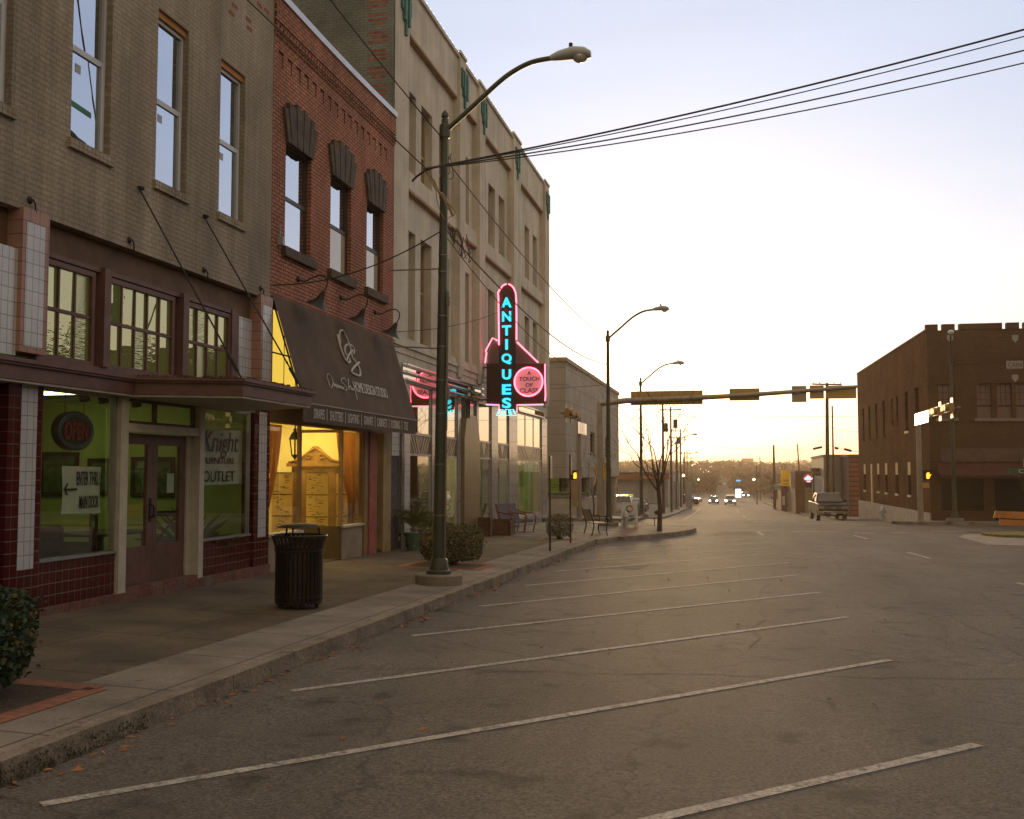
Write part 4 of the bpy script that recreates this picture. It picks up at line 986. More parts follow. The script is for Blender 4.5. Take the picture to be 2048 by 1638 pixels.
a, b, c = Z([(690, 1030), (1112, 1130), (678, 905)])
sl = Vector((AW['xt'] - AW['xb'], 0, AW['zt'] - AW['zb'])).normalized()
p = MB(); lettering(p, 'HOME DESIGN STUDIO', (a.x, a.y, a.z), (0, 1, 0), sl, b.y - a.y, (c - a).dot(sl), .006); p.build('sign_lettering', m_silver, aw, world=True)
p = MB()
for s_, u0, u1 in [('DRAPES', 628, 649), ('SHUTTERS', 660, 686), ('LIGHTING', 696, 718), ('GRANITE', 728, 746), ('CABINETS', 754, 774), ('FLOORING', 782, 800), ('TILE', 808, 816)]:
    a, b = at_x(u0, 830, AW['xb'] + .002), at_x(u1, 830, AW['xb'] + .002)
    lettering(p, s_, (AW['xb'] + .002, a.y, 2.905), (0, 1, 0), (0, 0, 1), b.y - a.y, .19, .005)
for u in (654, 691, 723, 750, 778, 804): a = at_x(u, 830, AW['xb']); p.box(AW['xb'], AW['xb'] + .005, a.y - .01, a.y + .01, 2.88, 3.12)
p.build('valance_lettering', m_silver, aw, world=True)
# gooseneck lamps
def gooseneck():
    o = thing('gooseneck_lamp', '', 'lamp', (0, 0, 0), 0, 'gooseneck lamps above the brown awning')
    MB().lathe([(.06, 0), (.06, .03), (.03, .05)], n=12, ax='x').build('wall_plate', m_darkiron, o)
    pts = smooth_path([Vector(q) for q in [(.03, 0, 0), (.15, 0, -.05), (.32, 0, .02), (.50, 0, .06), (.62, 0, -.02), (.62, 0, -.16), (.56, 0, -.27)]])
    MB().tube(pts, .014, 6).build('arm', m_darkiron, o)
    d = Vector((-.45, 0, -.9)).normalized(); pr = MB(); c = Vector((.56, 0, -.27))
    prof = [(.03, 0), (.05, .05), (.07, .14), (.11, .22), (.20, .30), (.25, .33)]
    rot = Vector((0, 0, 1)).rotation_difference(d).to_matrix()
    pr.lathe(prof, n=18); pr.v = [c + rot @ v for v in pr.v]; pr.build('shade', m_darkiron, o, smooth=True)
    return o
gl = gooseneck(); gl['label'] = 'dark gooseneck lamp nearest the taupe building above the awning'; gl.location = (XF, 18.82, 5.72)
dup(gl, (XF, 21.07, 5.72), label='middle one of the three gooseneck lamps above the awning'); dup(gl, (XF, 23.25, 5.73), label='dark gooseneck lamp nearest the tan building above the awning')
# ---- tan three storey antique hall ------------------------------------------------
cb = thing('tan_antique_hall', 'three storey tan plastered building with green parapet ornaments and neon antiques sign', 'building', (XF, 24.6, -.3))
m_tanw = mat('tan_plaster', (.56, .51, .425), .88, var=.14, scale=.7, fine=.1, fscale=20, bump=.35, bscale=12, streak=.2, col2=(.49, .44, .365), c2scale=.9, c2lo=.5, c2hi=.7)
m_headshade = mat('plaster_head_shade', (.34, .21, .13), .9, var=.2, scale=2)
Y0, Y1, ZT = 24.62, 46.35, 15.0
bays = [(25.82, 30.64), (31.33, 33.16), (33.98, 38.62), (39.98, 45.3)]
wy = [[(25.93, 26.92), (27.4, 28.46), (29.2, 30.3)], [(31.42, 32.75)], [(34.15, 35.05), (35.45, 36.5), (37.1, 38.1)], [(40.15, 41.15), (41.95, 42.9), (43.7, 44.65)]]
w = MB()
lv_ = [(9.95, 13.68), (5.42, 9.42)]
holed(w, XF, Y0, Y1, 4.98, ZT, [(a, b, c, d) for a, b in bays for c, d in lv_], .16)
for (a, b), ws in zip(bays, wy):
    for (c, d), top in zip(lv_, (12.33, 8.46)):
        holed(w, XF - .16, a, b, c, d, [(p, q, c + .06, top) for p, q in ws], .32)
w.poly([(XF, Y0, ZT), (XF, Y1, ZT), (XF - .35, Y1, ZT), (XF - .35, Y0, ZT)]); w.poly([(XF, Y1, -.8), (XF, Y1, ZT), (-30, Y1, ZT), (-30, Y1, -.8)])
w.poly([(XF - .35, Y0, ZT), (XF - .35, Y1, ZT), (XF - .35, Y1, 14.2), (XF - .35, Y0, 14.2)]); w.poly([(XF - .35, Y0, 14.2), (XF - .35, Y1, 14.2), (-30, Y1, 14.2), (-30, Y0, 14.2)])
w.poly([(XF, Y0, 4.98), (XF, Y1, 4.98), (XF - .4, Y1, 4.98), (XF - .4, Y0, 4.98)])
w.build('wall', m_tanw, cb, world=True)
m_grey = brick('grey_side_brick', (.165, .178, .16), (.145, .16, .145), (.12, .125, .11), 'y', .215, .075, .011, .35, .8, .9, grime=(.10, .11, .10), fine=.2)
w = MB(); w.poly([(XF - .02, Y0, 4.9), (XF - .02, Y0, ZT), (-30, Y0, ZT - .4), (-30, Y0, 4.9)]); w.build('side_wall', m_grey, cb, world=True)
w = MB()
for k in range(34):
    z = 11.0 + k * .118; w.box(XF - .62 - (.12 if k % 3 else 0), XF - .2 - .05 * (k % 2), Y0 - .004, Y0, z, z + .07) if k % 4 else None
w.build('bare_brick_patch', mat('bare_brick_dull', (.20, .085, .06), .9, var=.5, scale=4), cb, world=True)
w = MB(); w.box(XF - .4, XF + .07, Y0, Y1 + .05, ZT, ZT + .12)
for a, b in [(30.6, 31.4), (33.1, 34.05), (38.55, 40.05), (45.25, 46.4)]:
    w.box(XF - .4, XF + .12, a, b, ZT + .125, ZT + .22); 
w.build('coping', m_tanw, cb, world=True)
for a, b in [(30.66, 31.31), (33.18, 33.96), (38.64, 39.96), (45.32, 46.33)]:
    w = MB(); w.box(XF, XF + .10, a, b, 5.2, ZT); w.hexa([(XF, a + .1, 4.85), (XF + .03, a + .1, 4.85), (XF + .03, b - .1, 4.85), (XF, b - .1, 4.85), (XF, a, 5.2), (XF + .10, a, 5.2), (XF + .10, b, 5.2), (XF, b, 5.2)]); w.build('pilaster', m_tanw, cb, world=True)
boxes('string_course', m_tanw, cb, (XF, XF + .05, Y0, 30.66, 5.16, 5.26), (XF, XF + .05, 31.31, 33.18, 5.16, 5.26), (XF, XF + .05, 33.96, 38.64, 5.16, 5.26), (XF, XF + .05, 39.96, 45.32, 5.16, 5.26))
# undersides of the panel heads, their shadow put into a reddish brown
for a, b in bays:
    for c, d in lv_: MB().box(XF - .155, XF + .004, a + .01, b - .01, d - .012, d + .06).build('panel_head', m_headshade, cb, world=True)
m_dull = glass('dull_glass', base=.10, edge=.5, back=(.20, .16, .12), refl=(.9, .85, .8)); m_tanframe = mat('tan_sash', (.34, .25, .15), .7, var=.15)
for ws in wy:
    for a, b in ws:
        for (c, top, ms) in ((9.95 + .06, 12.33, 11.0), (5.48, 8.46, 7.0)):
            f = MB(); fr(f, XF - .46, a, b, c, top, .07, .08); f.box(XF - .46, XF - .38, a + .07, b - .07, ms, ms + .08); f.box(XF - .40, XF - .12, a - .04, b + .04, c - .065, c - .002)
            fo = f.build('window', m_tanframe, cb, world=True)
            p = MB(); p.box(XF - .45, XF - .44, a + .06, b - .06, ms + .06, top - .06); p.box(XF - .43, XF - .42, a + .06, b - .06, c + .06, ms + .02); p.build('pane', m_dull, fo, world=True)
m_green = mat('green_terracotta', (.03, .14, .10), .6, var=.3, scale=5)
for y in (25.05, 30.72, 33.3, 38.85, 45.5):
    o = MB(); n = 5; xx = XF + (.10 if y > 26 else 0)
    for k in range(n):
        lowr = [.25, .5, .85, .55, .2][k]; o.box(xx, xx + .06 + .03 * (k % 2), y + k * .16, y + k * .16 + .14, 14.35 - lowr, 14.62 - (.06 if k in (0, 4) else 0))
    o.box(xx, xx + .05, y, y + .78, 14.62, 14.70); o.build('green_ornament', m_green, cb, world=True)
w = MB(); rr = random.Random(6)
for k in range(64):
    y = Y0 + .2 + k * .34; w.ball((XF + .05, y, ZT + .17 + rr.uniform(-.02, .03)), .016, n=5, m=4)
sl_ = w.build('string_lights', emis('bulb_cool', (.85, .93, 1), 1.6), cb, world=True); sl_['kind'] = 'stuff'
# ground floor shopfront
m_mtile = brick('grey_vitrolite', (.27, .245, .245), (.25, .23, .235), (.10, .09, .09), 'x', .62, .42, .006, .1, .1, .12, offset=0, spec=.6, fine=.03)
m_mirror = glass('transom_mirror', refl=(1, .95, .82), base=.42, edge=.98, back=(.05, .035, .02)); m_gold = mat('gold_chevron_panel', (.30, .24, .13), .3, metal=.5, var=.15)
m_chrome = mat('chrome', (.50, .48, .46), .18, metal=1, var=.05)
posts = [(25.48, 26.1), (28.13, 28.6), (30.9, 31.28), (33.26, 33.55), (35.42, 36.4), (38.28, 39.78), (45.02, 46.35)]
for a, b in posts[1:]: MB().box(XF - .4, XF - .012, a, b, -.2, 4.4).build('tiled_post', m_mtile, cb, world=True)
boxes('white_post', m_wtile, cb, (XF - .3, XF - .012, 25.48, 26.12, .3, 4.35), (XF - .3, XF + .01, 24.56, 25.16, 2.3, 2.95))
w = MB(); w.box(XF - .3, XF - .02, 24.56, 25.2, -.3, 2.3); w.build('dark_carved_post', mat('carved_post', (.07, .055, .05), .8, var=.6, scale=7, bump=1, bscale=9), cb, world=True)
for y in (25.25, 25.38): MB().cyl((XF + .05, y, -.1), (XF + .05, y, 4.3), .03, n=8).build('chrome_pipe', m_chrome, cb, world=True)
w = MB(); w.box(XF - .35, XF - .03, Y0, Y1, 4.27, 4.98); w.build('fascia_board', m_tanw, cb, world=True)
gl_bays = [(26.1, 28.13), (28.6, 30.9), (33.55, 35.42), (36.4, 38.28), (39.78, 45.02)]
m_aglass = glass('antique_glass', tint=(.86, .92, .78), base=.10, edge=.75)
for i, (a, b) in enumerate(gl_bays):
    f = MB(); fr(f, XF - .1, a, b, .05, 4.27, .05, .06); f.box(XF - .1, XF - .03, a + .05, b - .05, 2.88, 2.95); f.box(XF - .1, XF - .03, a + .05, b - .05, 2.32, 2.38)
    if b - a > 3:
        for q in (1 / 3, 2 / 3): f.box(XF - .09, XF - .05, a + (b - a) * q - .02, a + (b - a) * q + .02, 2.95, 4.22)
        f.box(XF - .09, XF - .05, a + (b - a) * .5 - .02, a + (b - a) * .5 + .02, .1, 2.32)
    fo = f.build('shop_window', m_alu, cb, world=True)
    p = MB(); p.poly([(XF - .07, a, 2.95), (XF - .07, b, 2.95), (XF - .07, b, 4.24), (XF - .07, a, 4.24)]); p.build('transom_pane', m_mirror, fo, world=True)
    p = MB(); p.poly([(XF - .07, a, .1), (XF - .07, b, .1), (XF - .07, b, 2.32), (XF - .07, a, 2.32)]); p.build('pane', m_aglass, fo, world=True)
    p = MB(); p.box(XF - .1, XF - .06, a + .05, b - .05, 2.38, 2.88); p.build('chevron_panel', m_gold if i > 1 else mat('chevron_dark', (.09, .05, .03), .25, var=.2), fo, world=True)
    p = MB(); c = (a + b) / 2; hw = (b - a) / 2 - .08
    for k in (0, .35, .7):
        for s in (-1, 1): p.prism([(XF - .06, c + s * (hw * .08 + k * hw * .55 - .03 + .0), 2.385), (XF - .06, c + s * (hw * .08 + k * hw * .55 + .05), 2.385), (XF - .06, c + s * (hw * .45 + k * hw * .75 + .05), 2.875), (XF - .06, c + s * (hw * .45 + k * hw * .75 - .03), 2.875)], (.012 + .002 * (s > 0), 0, 0))
    p.build('chevron', mat('chevron_light', (.45, .38, .30), .4, var=.1), fo, world=True)
    p = MB(); p.box(XF - .35, XF - .03, a, b, -.75, .05); p.build('stall_riser', m_mtile, fo, world=True)
# tan tower pier
w = MB(); w.prism([(XF - .02, 31.29, -.6), (XF - .02, 33.25, -.6), (XF - .02, 33.25, 2.93), (XF - .02, 32.95, 3.60), (XF - .02, 32.7, 3.60), (XF - .02, 32.7, 3.72), (XF - .02, 31.95, 3.72), (XF - .02, 31.95, 3.60), (XF - .02, 31.56, 3.60), (XF - .02, 31.29, 2.93)], (.12, 0, 0))
w.build('tower_pier', brick('tower_tile', (.23, .17, .085), (.215, .16, .08), (.12, .09, .05), 'x', 1.0, 1.4, .008, .1, .1, .3, offset=0, fine=.05), cb, world=True)
w = MB()
for k in (0, .14, .28): w.box(XF - .02, XF + .05, 32.18 + k, 32.25 + k, 3.725, 4.75)
w.build('chrome_spire', m_chrome, cb, world=True)
for z in (4.30, 4.50, 4.70): MB().tube([(XF + .05, 25.2, z), (XF + .10, 25.35, z)] + [(XF + .11, 25.4 + k * .8, z) for k in range(11)] + [(XF + .05, 33.9, z)], .035, 6).build('chrome_fin', m_chrome, cb, world=True)
boxes('mirror_band', m_mirror, cb, (XF - .03, XF + .01, 25.4, 33.7, 4.33, 4.47), (XF - .03, XF + .01, 25.4, 33.7, 4.53, 4.67), (XF - .03, XF + .01, 39.9, 45.3, 4.35, 4.52))
for z in (4.32, 4.56): MB().box(XF - .03, XF + .06, 39.8, 45.4, z - .03, z + .03).build('chrome_moulding', m_chrome, cb, world=True)
# rooms
m_aroom = mat('antique_room_wall', (.50, .46, .20), .9, var=.12, scale=1.2); m_agreen = mat('antique_room_green', (.20, .33, .17), .9, var=.2, scale=2)
for a, b, X1, mm in [(26.0, 28.5, -10.2, mat('antique_room_dark', (.24, .17, .08), .9, var=.3)), (28.5, 31.2, -11, m_aroom), (33.4, 39.0, -11, m_agreen), (39.0, 46.2, -11.5, m_agreen)]:
    p = MB(); z0, z1, x0 = -.5, 3.2, XF - .36
    p.poly([(X1, a, z0), (X1, b, z0), (X1, b, z1), (X1, a, z1)]); p.poly([(x0, a, z0), (X1, a, z0), (X1, a, z1), (x0, a, z1)]); p.poly([(x0, b, z0), (X1, b, z0), (X1, b, z1), (x0, b, z1)]); p.poly([(x0, a, z1), (X1, a, z1), (X1, b, z1), (x0, b, z1)]); p.poly([(x0, a, .02), (X1, a, .02), (X1, b, .02), (x0, b, .02)])
    p.build('room_lining', mm, cb, world=True)
boxes('ceiling_light', emis('warm_green_panel', (1, .90, .40), 26), cb, (-10, -9.2, 26.8, 27.0, 3.1, 3.15), (-10.4, -9.2, 29.3, 29.9, 3.1, 3.15), (-10.4, -9.2, 36, 36.3, 3.1, 3.15), (-10.8, -9.4, 41, 41.3, 3.1, 3.15), (-10.8, -9.4, 44, 44.2, 3.1, 3.15))
p = MB(); a, b = at_x(1053, 935, XF - .06), at_x(1083, 946, XF - .06)
lettering(p, 'ANTIQUES  GIFTS', (XF - .068, 41.3, 1.80), (0, 1, 0), (0, 0, 1), 3.3, .46, .004); p.build('window_lettering', mat('letter_white', (.6, .6, .56), .6, var=.05), cb, world=True)
# goods in the antique windows
m_gilt = mat('gilt', (.45, .28, .07), .35, metal=.5, var=.2)
dk = thing('display_shelf', 'gilt display shelf stacked with crockery in the first antique window', 'shelf', (-9.1, 26.75, .02))
for z in (.45, .85, 1.25): MB().box(-.2, .2, -.5, .5, z, z + .03).build('shelf_board', m_gilt, dk)
for y in (-.5, .48): MB().box(-.2, -.17, y, y + .02, 0, 1.5).box(.17, .2, y, y + .02, 0, 1.5).build('upright', m_gilt, dk)
rr = random.Random(9)
cr_ = MB()
for z in (.48, .88, 1.28):
    for k in range(5): cr_.lathe([(.05, 0), (.09, .08), (.06, .16 + rr.uniform(0, .08)), (.03, .2)], (rr.uniform(-.1, .12), -.4 + k * .2, z), 8)
stuff_ = cr_.build('crockery', mat('crockery', (.25, .35, .28), .3, var=.8, scale=12), None); tag(stuff_, 'mixed pots and vases on the gilt shelf in the antique window', 'pots'); stuff_.location = (-9.1, 26.75, .02)
tl = thing('table_lamp', 'lit table lamp on a dark chest in the bright antique window', 'lamp', (-9.6, 29.55, .86))
MB().lathe([(.1, 0), (.05, .05), (.09, .18), (.03, .35), (.03, .42)], n=12).build('lamp_base', m_gilt, tl); MB().lathe([(.2, .40), (.12, .65), (.11, .65), (.19, .40)], n=14).build('lamp_shade', emis('shade_glow', (1, .75, .4), 3.0), tl)
tag(MB().box(-9.95, -9.25, 29.1, 30.0, .02, .86).build('chest', m_wood, bevel=.02), 'dark wooden chest under the table lamp in the antique window', 'chest')
fl = MB(); fl.box(0, .03, 0, .75, .0, .9); fo = fl.build('folded_flag', mat('flag_white', (.5, .5, .55), .8, var=.05)); tag(fo, 'folded white and red cloth hung low in the bright antique window', 'cloth'); fo.location = (-8.85, 28.75, .1)
MB().box(.031, .036, 0, .75, 0, .45).build('red_half', mat('flag_red', (.35, .05, .05), .8), fo)
for k, (y, lab) in enumerate([(34.3, 'pale green curtain in the third antique window'), (37.1, 'pale green curtain in the fourth antique window'), (41.2, 'green curtain behind the window lettering'), (44.1, 'green curtain nearest the far corner of the antique hall')]):
    o = MB(); n = 20
    for i in range(n): o.poly([(-9.3 + .05 * math.sin(i * 1.7), y - .35 + .7 * i / n, .05), (-9.3 + .05 * math.sin((i + 1) * 1.7), y - .35 + .7 * (i + 1) / n, .05), (-9.3 + .05 * math.sin((i + 1) * 1.7), y - .35 + .7 * (i + 1) / n, 2.6), (-9.3 + .05 * math.sin(i * 1.7), y - .35 + .7 * i / n, 2.6)])
    tag(o.build('curtain', mat('curtain_green', (.30, .42, .24), .85, var=.1), smooth=True, merge=True), lab, 'curtain', 'green curtains in the antique hall')

# ---- neon sign --------------------------------------------------------------------
YS = 33.7
ns = thing('neon_sign', 'tall neon blade sign reading ANTIQUES with a round pink A TOUCH OF CLASS panel', 'sign', (XF + .1, YS, 3.9))
L = ns.location
def sp(u, v, d=0):      # point on the sign face, local
    q = at_y(u, v, YS - .16 - d); return q - L
m_signbody = mat('sign_brown', (.062, .028, .022), .5, var=.12); m_signgrey = mat('sign_grey', (.16, .12, .12), .5, var=.1)
def plate(name, pts, m, back=.32, d=0):
    p = MB(); p.prism([sp(u, v, d) for u, v in pts], (0, back, 0)); return p.build(name, m, ns)
plate('lower_box', [(973, 727), (1090, 727), (1090, 807), (973, 807)], m_signbody, .30)
plate('left_wing', [(975, 727), (980, 703), (985, 682), (999, 690), (999, 727)], m_signgrey, .28)
plate('right_wing', [(1031, 727), (1031, 686), (1077, 727)], m_signgrey, .28)
tw = [(998, 820), (998, 590), (1001, 581), (1005, 573), (1012, 569), (1020, 569), (1026, 575), (1030, 588), (1030, 820)]
plate('tower_box', tw, m_signbody, .38, .04)
m_pink = emis('neon_pink', (1.0, .12, .18), 4.6); m_cyan = emis('neon_cyan', (.05, .62, .80), 1.25); m_cyan2 = emis('neon_cyan_tube', (.12, .9, 1.0), 1.8)
p = MB(); ttop = [(998, 690), (997, 600), (996, 586), (1001, 578), (1006, 571), (1013, 568)]
p.tube(smooth_path([sp(u, v, .09) for u, v in ttop]), .024, 6); p.tube(smooth_path([sp(u, v, .09) for u, v in [(1017, 568), (1024, 572), (1029, 580), (1032, 592), (1033, 630), (1033, 680)]]), .024, 6)
p.tube([sp(u, v, .05) for u, v in [(970, 726), (973, 706), (971, 702), (985, 676), (999, 683)]], .022, 6); p.tube([sp(u, v, .05) for u, v in [(1034, 684), (1076, 725)]], .024, 6)
p.tube([sp(u, v, .05) for u, v in [(1090, 728), (1090, 760), (1091, 790), (1090, 802)]], .022, 6); p.tube([sp(u, v, .05) for u, v in [(972, 809), (998, 810), (999, 824)]], .020, 6); p.tube([sp(u, v, .05) for u, v in [(1034, 824), (1034, 810), (1087, 809)]], .020, 6)
p.tube([sp(u, v, -.4) for u, v in [(1034, 684), (1076, 725)]], .02, 6)
p.build('pink_tubing', m_pink, ns)
cx, cy = 1058, 764; rad = (sp(1086, 764) - sp(1030, 764)).length / 2; c0 = sp(cx, cy)
p = MB(); p.lathe([(rad, -.05), (rad, .1)], c0, 32, 'y'); p.build('round_panel', mat('pink_panel', (.75, .27, .30), .5, var=.05, emit=(1, .30, .36), es=.30), ns)
p = MB(); p.tube([c0 + Vector((rad * math.cos(2 * PI * k / 40), -.09, rad * math.sin(2 * PI * k / 40))) for k in range(40)], .026, 6, True); p.build('round_tube', m_pink, ns)
m_pinktxt = mat('panel_letters', (.22, .06, .06), .6, var=0)
p = MB()
for s_, u0, u1, v0, v1 in [('A', 1055, 1062, 742, 750), ('TOUCH', 1038, 1079, 753, 762), ('OF', 1051, 1066, 766, 774), ('CLASS', 1039, 1077, 776, 786)]:
    a, b = sp(u0, v1, .06), sp(u1, v0, .06); lettering(p, s_, (a.x, a.y, a.z), (1, 0, 0), (0, 0, 1), b.x - a.x, b.z - a.z, .012, bold=.02)
p.build('panel_lettering', m_pinktxt, ns)
p = MB()
for s_, v in zip('ANTIQUES', [604, 632, 660, 688, 717, 748, 778, 805]):
    wv = 5 if s_ == 'I' else (20 if s_ in 'AQ' else 18); hv = 21 if s_ != 'Q' else 22
    a, b = sp(1013.5 - wv / 2, v + hv / 2 + 1, .06), sp(1013.5 + wv / 2, v - hv / 2 + 1, .06); lettering(p, s_, (a.x, a.y, a.z), (1, 0, 0), (0, 0, 1), b.x - a.x, b.z - a.z, .05, bold=.035)
p.build('sign_lettering', m_cyan, ns)
p = MB()
for du, tilt in ((-10, -4), (2, 0), (11, 4)):
    q = [(1012 + du - 3, 819), (1012 + du + 3.5, 819), (1012 + du + 5 + tilt, 831), (1012 + du - 5 + tilt, 831)]
    p.tube([sp(u, v, .12) for u, v in q], .022, 6, True)
p.build('cyan_tassel', m_cyan2, ns)
p = MB()
for z in (5.4, 4.3): p.box(-.1, .25, .0, .1, z - 3.9, z - 3.84)
p.build('bracket', m_signgrey, ns)
# ---------------------------------------------------------------- street furniture on the left pavement
m_lampgreen = mat('lamp_post_green', (.060, .065, .045), .5, metal=.3, var=.15, scale=3)
m_galv = mat('galvanised', (.20, .175, .15), .5, metal=.6, var=.15)
m_headgrey = mat('lamp_head_grey', (.42, .43, .43), .45, var=.08)
m_lens = glass('lamp_lens', tint=(.9, .9, .85), base=.25, edge=.9, back=(.45, .42, .36))
m_concbase = mat('footing', (.20, .165, .13), .9, var=.2, fine=.2, bump=.4)
def street_lamp(label, loc, footing=True):
    o = thing('street_lamp', label, 'street lamp', loc, 0, 'arched street lamps along the street')
    h0 = 0
    if footing: MB().lathe([(.42, -.12), (.42, .16), (.40, .18)], n=28).build('concrete_footing', m_concbase, o)
    MB().lathe([(.22, .18), (.22, .23), (.17, .26), (.15, .42), (.125, .46)], n=20).build('base_flange', m_lampgreen, o, smooth=True)
    MB().tube([(0, 0, .3), (0, 0, 4), (0, 0, 8.35)], [.118, .09, .062], 16).build('pole', m_lampgreen, o, smooth=True)
    MB().lathe([(.07, 8.0), (.10, 8.02), (.10, 8.24), (.07, 8.26), (.05, 8.38), (.07, 8.40), (.06, 8.46), (.015, 8.52)], n=8).build('finial', m_lampgreen, o)
    pts = smooth_path([Vector((x, 0, z)) for x, z in [(.04, 8.16), (.45, 8.50), (.95, 8.93), (1.25, 9.14), (1.6, 9.29), (2.0, 9.34)]])
    MB().tube(pts, [.045] * (len(pts) - 1) + [.035], 10).build('arm', m_lampgreen, o, smooth=True)
    hd = MB(); i = 0; secs = [(1.93, .045, 9.34, .05), (2.08, .10, 9.37, .085), (2.35, .15, 9.40, .11), (2.55, .15, 9.38, .10), (2.66, .08, 9.35, .06)]
    for x, wy_, z, hz in secs:
        for k in range(12): a = 2 * PI * k / 12; hd.v.append(Vector((x, wy_ * math.cos(a), z + hz * math.sin(a))))
    for r_ in range(4):
        for k in range(12): hd.f.append((r_ * 12 + k, r_ * 12 + (k + 1) % 12, (r_ + 1) * 12 + (k + 1) % 12, (r_ + 1) * 12 + k))
    hd.f.append(tuple(range(12))); hd.f.append(tuple(range(48, 60))); ho = hd.build('lamp_head', m_headgrey, o, smooth=True)
    MB().ball((2.47, 0, 9.33), .145, .12, .12, 14, 8).build('lens', m_lens, ho, smooth=True)
    MB().cyl((2.3, 0, 9.5), (2.3, 0, 9.58), .035, n=8).build('photocell', m_darkiron, ho)
    return o
L1 = Vector((-5.18, 17.55, sw(-5.1, 17.55)))
lamp1 = street_lamp('tall dark green street lamp nearest the camera, on a round concrete footing beside the bush', L1)
lamp2 = dup(lamp1, (-5.45, 44.3, sw(-5.45, 44.3)), label='second street lamp, standing at the corner behind the bench', rz=0)
lamp3 = dup(lamp1, (-5.75, 63, g(63) + .15), label='third street lamp, its arm rising above the long overhead sign', rz=0)
dup(lamp1, (-7.5, 130, g(130) + .15), label='distant street lamp among the left utility poles, the nearer of the far two', rz=0); dup(lamp1, (-9.6, 190, g(190) + .15), label='farthest street lamp on the left beyond the utility poles', rz=0)
lr = dup(lamp1, (10.75, 55.9, g(56) + .15), R(-100), label='street lamp with its arm towards the viewer before the dark brick corner building')
lamp1.rotation_euler = (0, R(.55), 0)      # the first post leans a little towards the road
# fittings strapped to the first pole
for z in (1.2, 2.1, 3.0, 3.6, 4.2, 4.75, 5.55, 5.85): MB().lathe([(.122 - z * .006, z), (.122 - z * .006, z + .02)], (0, 0, 0), 16).build('pole_strap', m_galv, lamp1)
p = MB(); p.tube([(.115, -.03, .35), (.105, -.03, 2.6), (.10, -.03, 2.7)], .02, 6); p.tube([(.11, -.03, 2.7), (.105, -.02, 5.2)], .022, 6); p.box(.09, .16, -.06, 0, 3.25, 3.5); p.box(.09, .15, -.06, 0, 4.95, 5.1); p.build('conduit', m_galv, lamp1)
p = MB(); p.cyl((-.08, 0, 5.62), (-1.02, 0, 5.62), .013, n=6); p.cyl((-.09, 0, 4.18), (-1.02, 0, 4.24), .013, n=6); p.build('banner_arm', m_galv, lamp1)
# cables
m_cable = mat('cable_black', (.022, .018, .015), .6, var=.1); m_cable2 = mat('cable_tan', (.13, .10, .07), .6, var=.2)
def sag(a, b, s, n=24): 
    a, b = Vector(a), Vector(b); return [a.lerp(b, k / n) - Vector((0, 0, s * 4 * (k / n) * (1 - k / n))) for k in range(n + 1)]
def cable(label, a, b, s, r=.016, m=None, grp='overhead cables', n=24):
    return tag(MB().tube(sag(a, b, s, n), r, 5).build('overhead_cable', m or m_cable), label, 'cable', grp)
A = at_y(852, 337, 17.35)
for k, (u, v, lab, r) in enumerate([(2048, 46, 'uppermost of the four black cables crossing the sky from the lamp post', .017), (2048, 54, 'second black cable from the top crossing the sky from the lamp post', .010), (2048, 76, 'third black cable from the top crossing the sky from the lamp post', .013), (2048, 95, 'lowest of the four black cables crossing the sky from the lamp post', .011)]):
    B = at_y(u, v, 17.35 - k * .06); d = (B - A); a = A + Vector((0, -k * .06, -.02 * k)); B2 = a + d * 1.6
    cable(lab, a, B2 + Vector((0, 0, .25)), .28 + .05 * k, r)
p = MB(); p.tube(smooth_path([A + Vector((.55, 0, .06)), A + Vector((.1, 0, 0)), A + Vector((-.15, 0, -.12)), A + Vector((-.26, 0, -.22))]), .022, 6)
tag(p.build('cable_end', m_cable), 'drooping dark cable end hanging left of the lamp post', 'cable')
Pz = lambda z: (L1.x, L1.y, L1.z + z)
cable('light grey cable rising from the cable knot over the taupe and red shops', A, at_x(495, 0, -7.2) + (at_x(495, 0, -7.2) - A) * .6, .0, .014, m_cable2)
cable('thin cable from the lamp post top over the tan side wall to the upper left', Pz(8.05), at_x(665, 0, -6.6) + (at_x(665, 0, -6.6) - Vector(Pz(8.05))) * .5, .05, .012, m_cable)
L2 = Vector(lamp2.location)
cable('upper thin cable between the first and second lamp posts', Pz(7.75), L2 + Vector((0, 0, 8.1)), .35, .012, m_cable2); cable('lower twin cable between the first and second lamp posts', Pz(6.45), L2 + Vector((0, 0, 7.0)), .55, .017, m_cable2)
cable('slack lower cable between the first and second lamp posts', Pz(6.35), L2 + Vector((0, 0, 6.6)), .9, .010, m_cable2)
cable('thin wire from the red brick wall up to the lamp post', at_x(545, 570, XF + .05), Pz(6.3), .25, .012); cable('thin wire from the awning corner past the lamp post to the neon sign', at_x(791, 663, XF + .05), (XF + .6, YS, 7.3), .15, .010)
cable('wire crossing behind the pale building beyond the crossing', (-30, 60, 6.6), (-5.75, 63, 7.4), .3, .012)
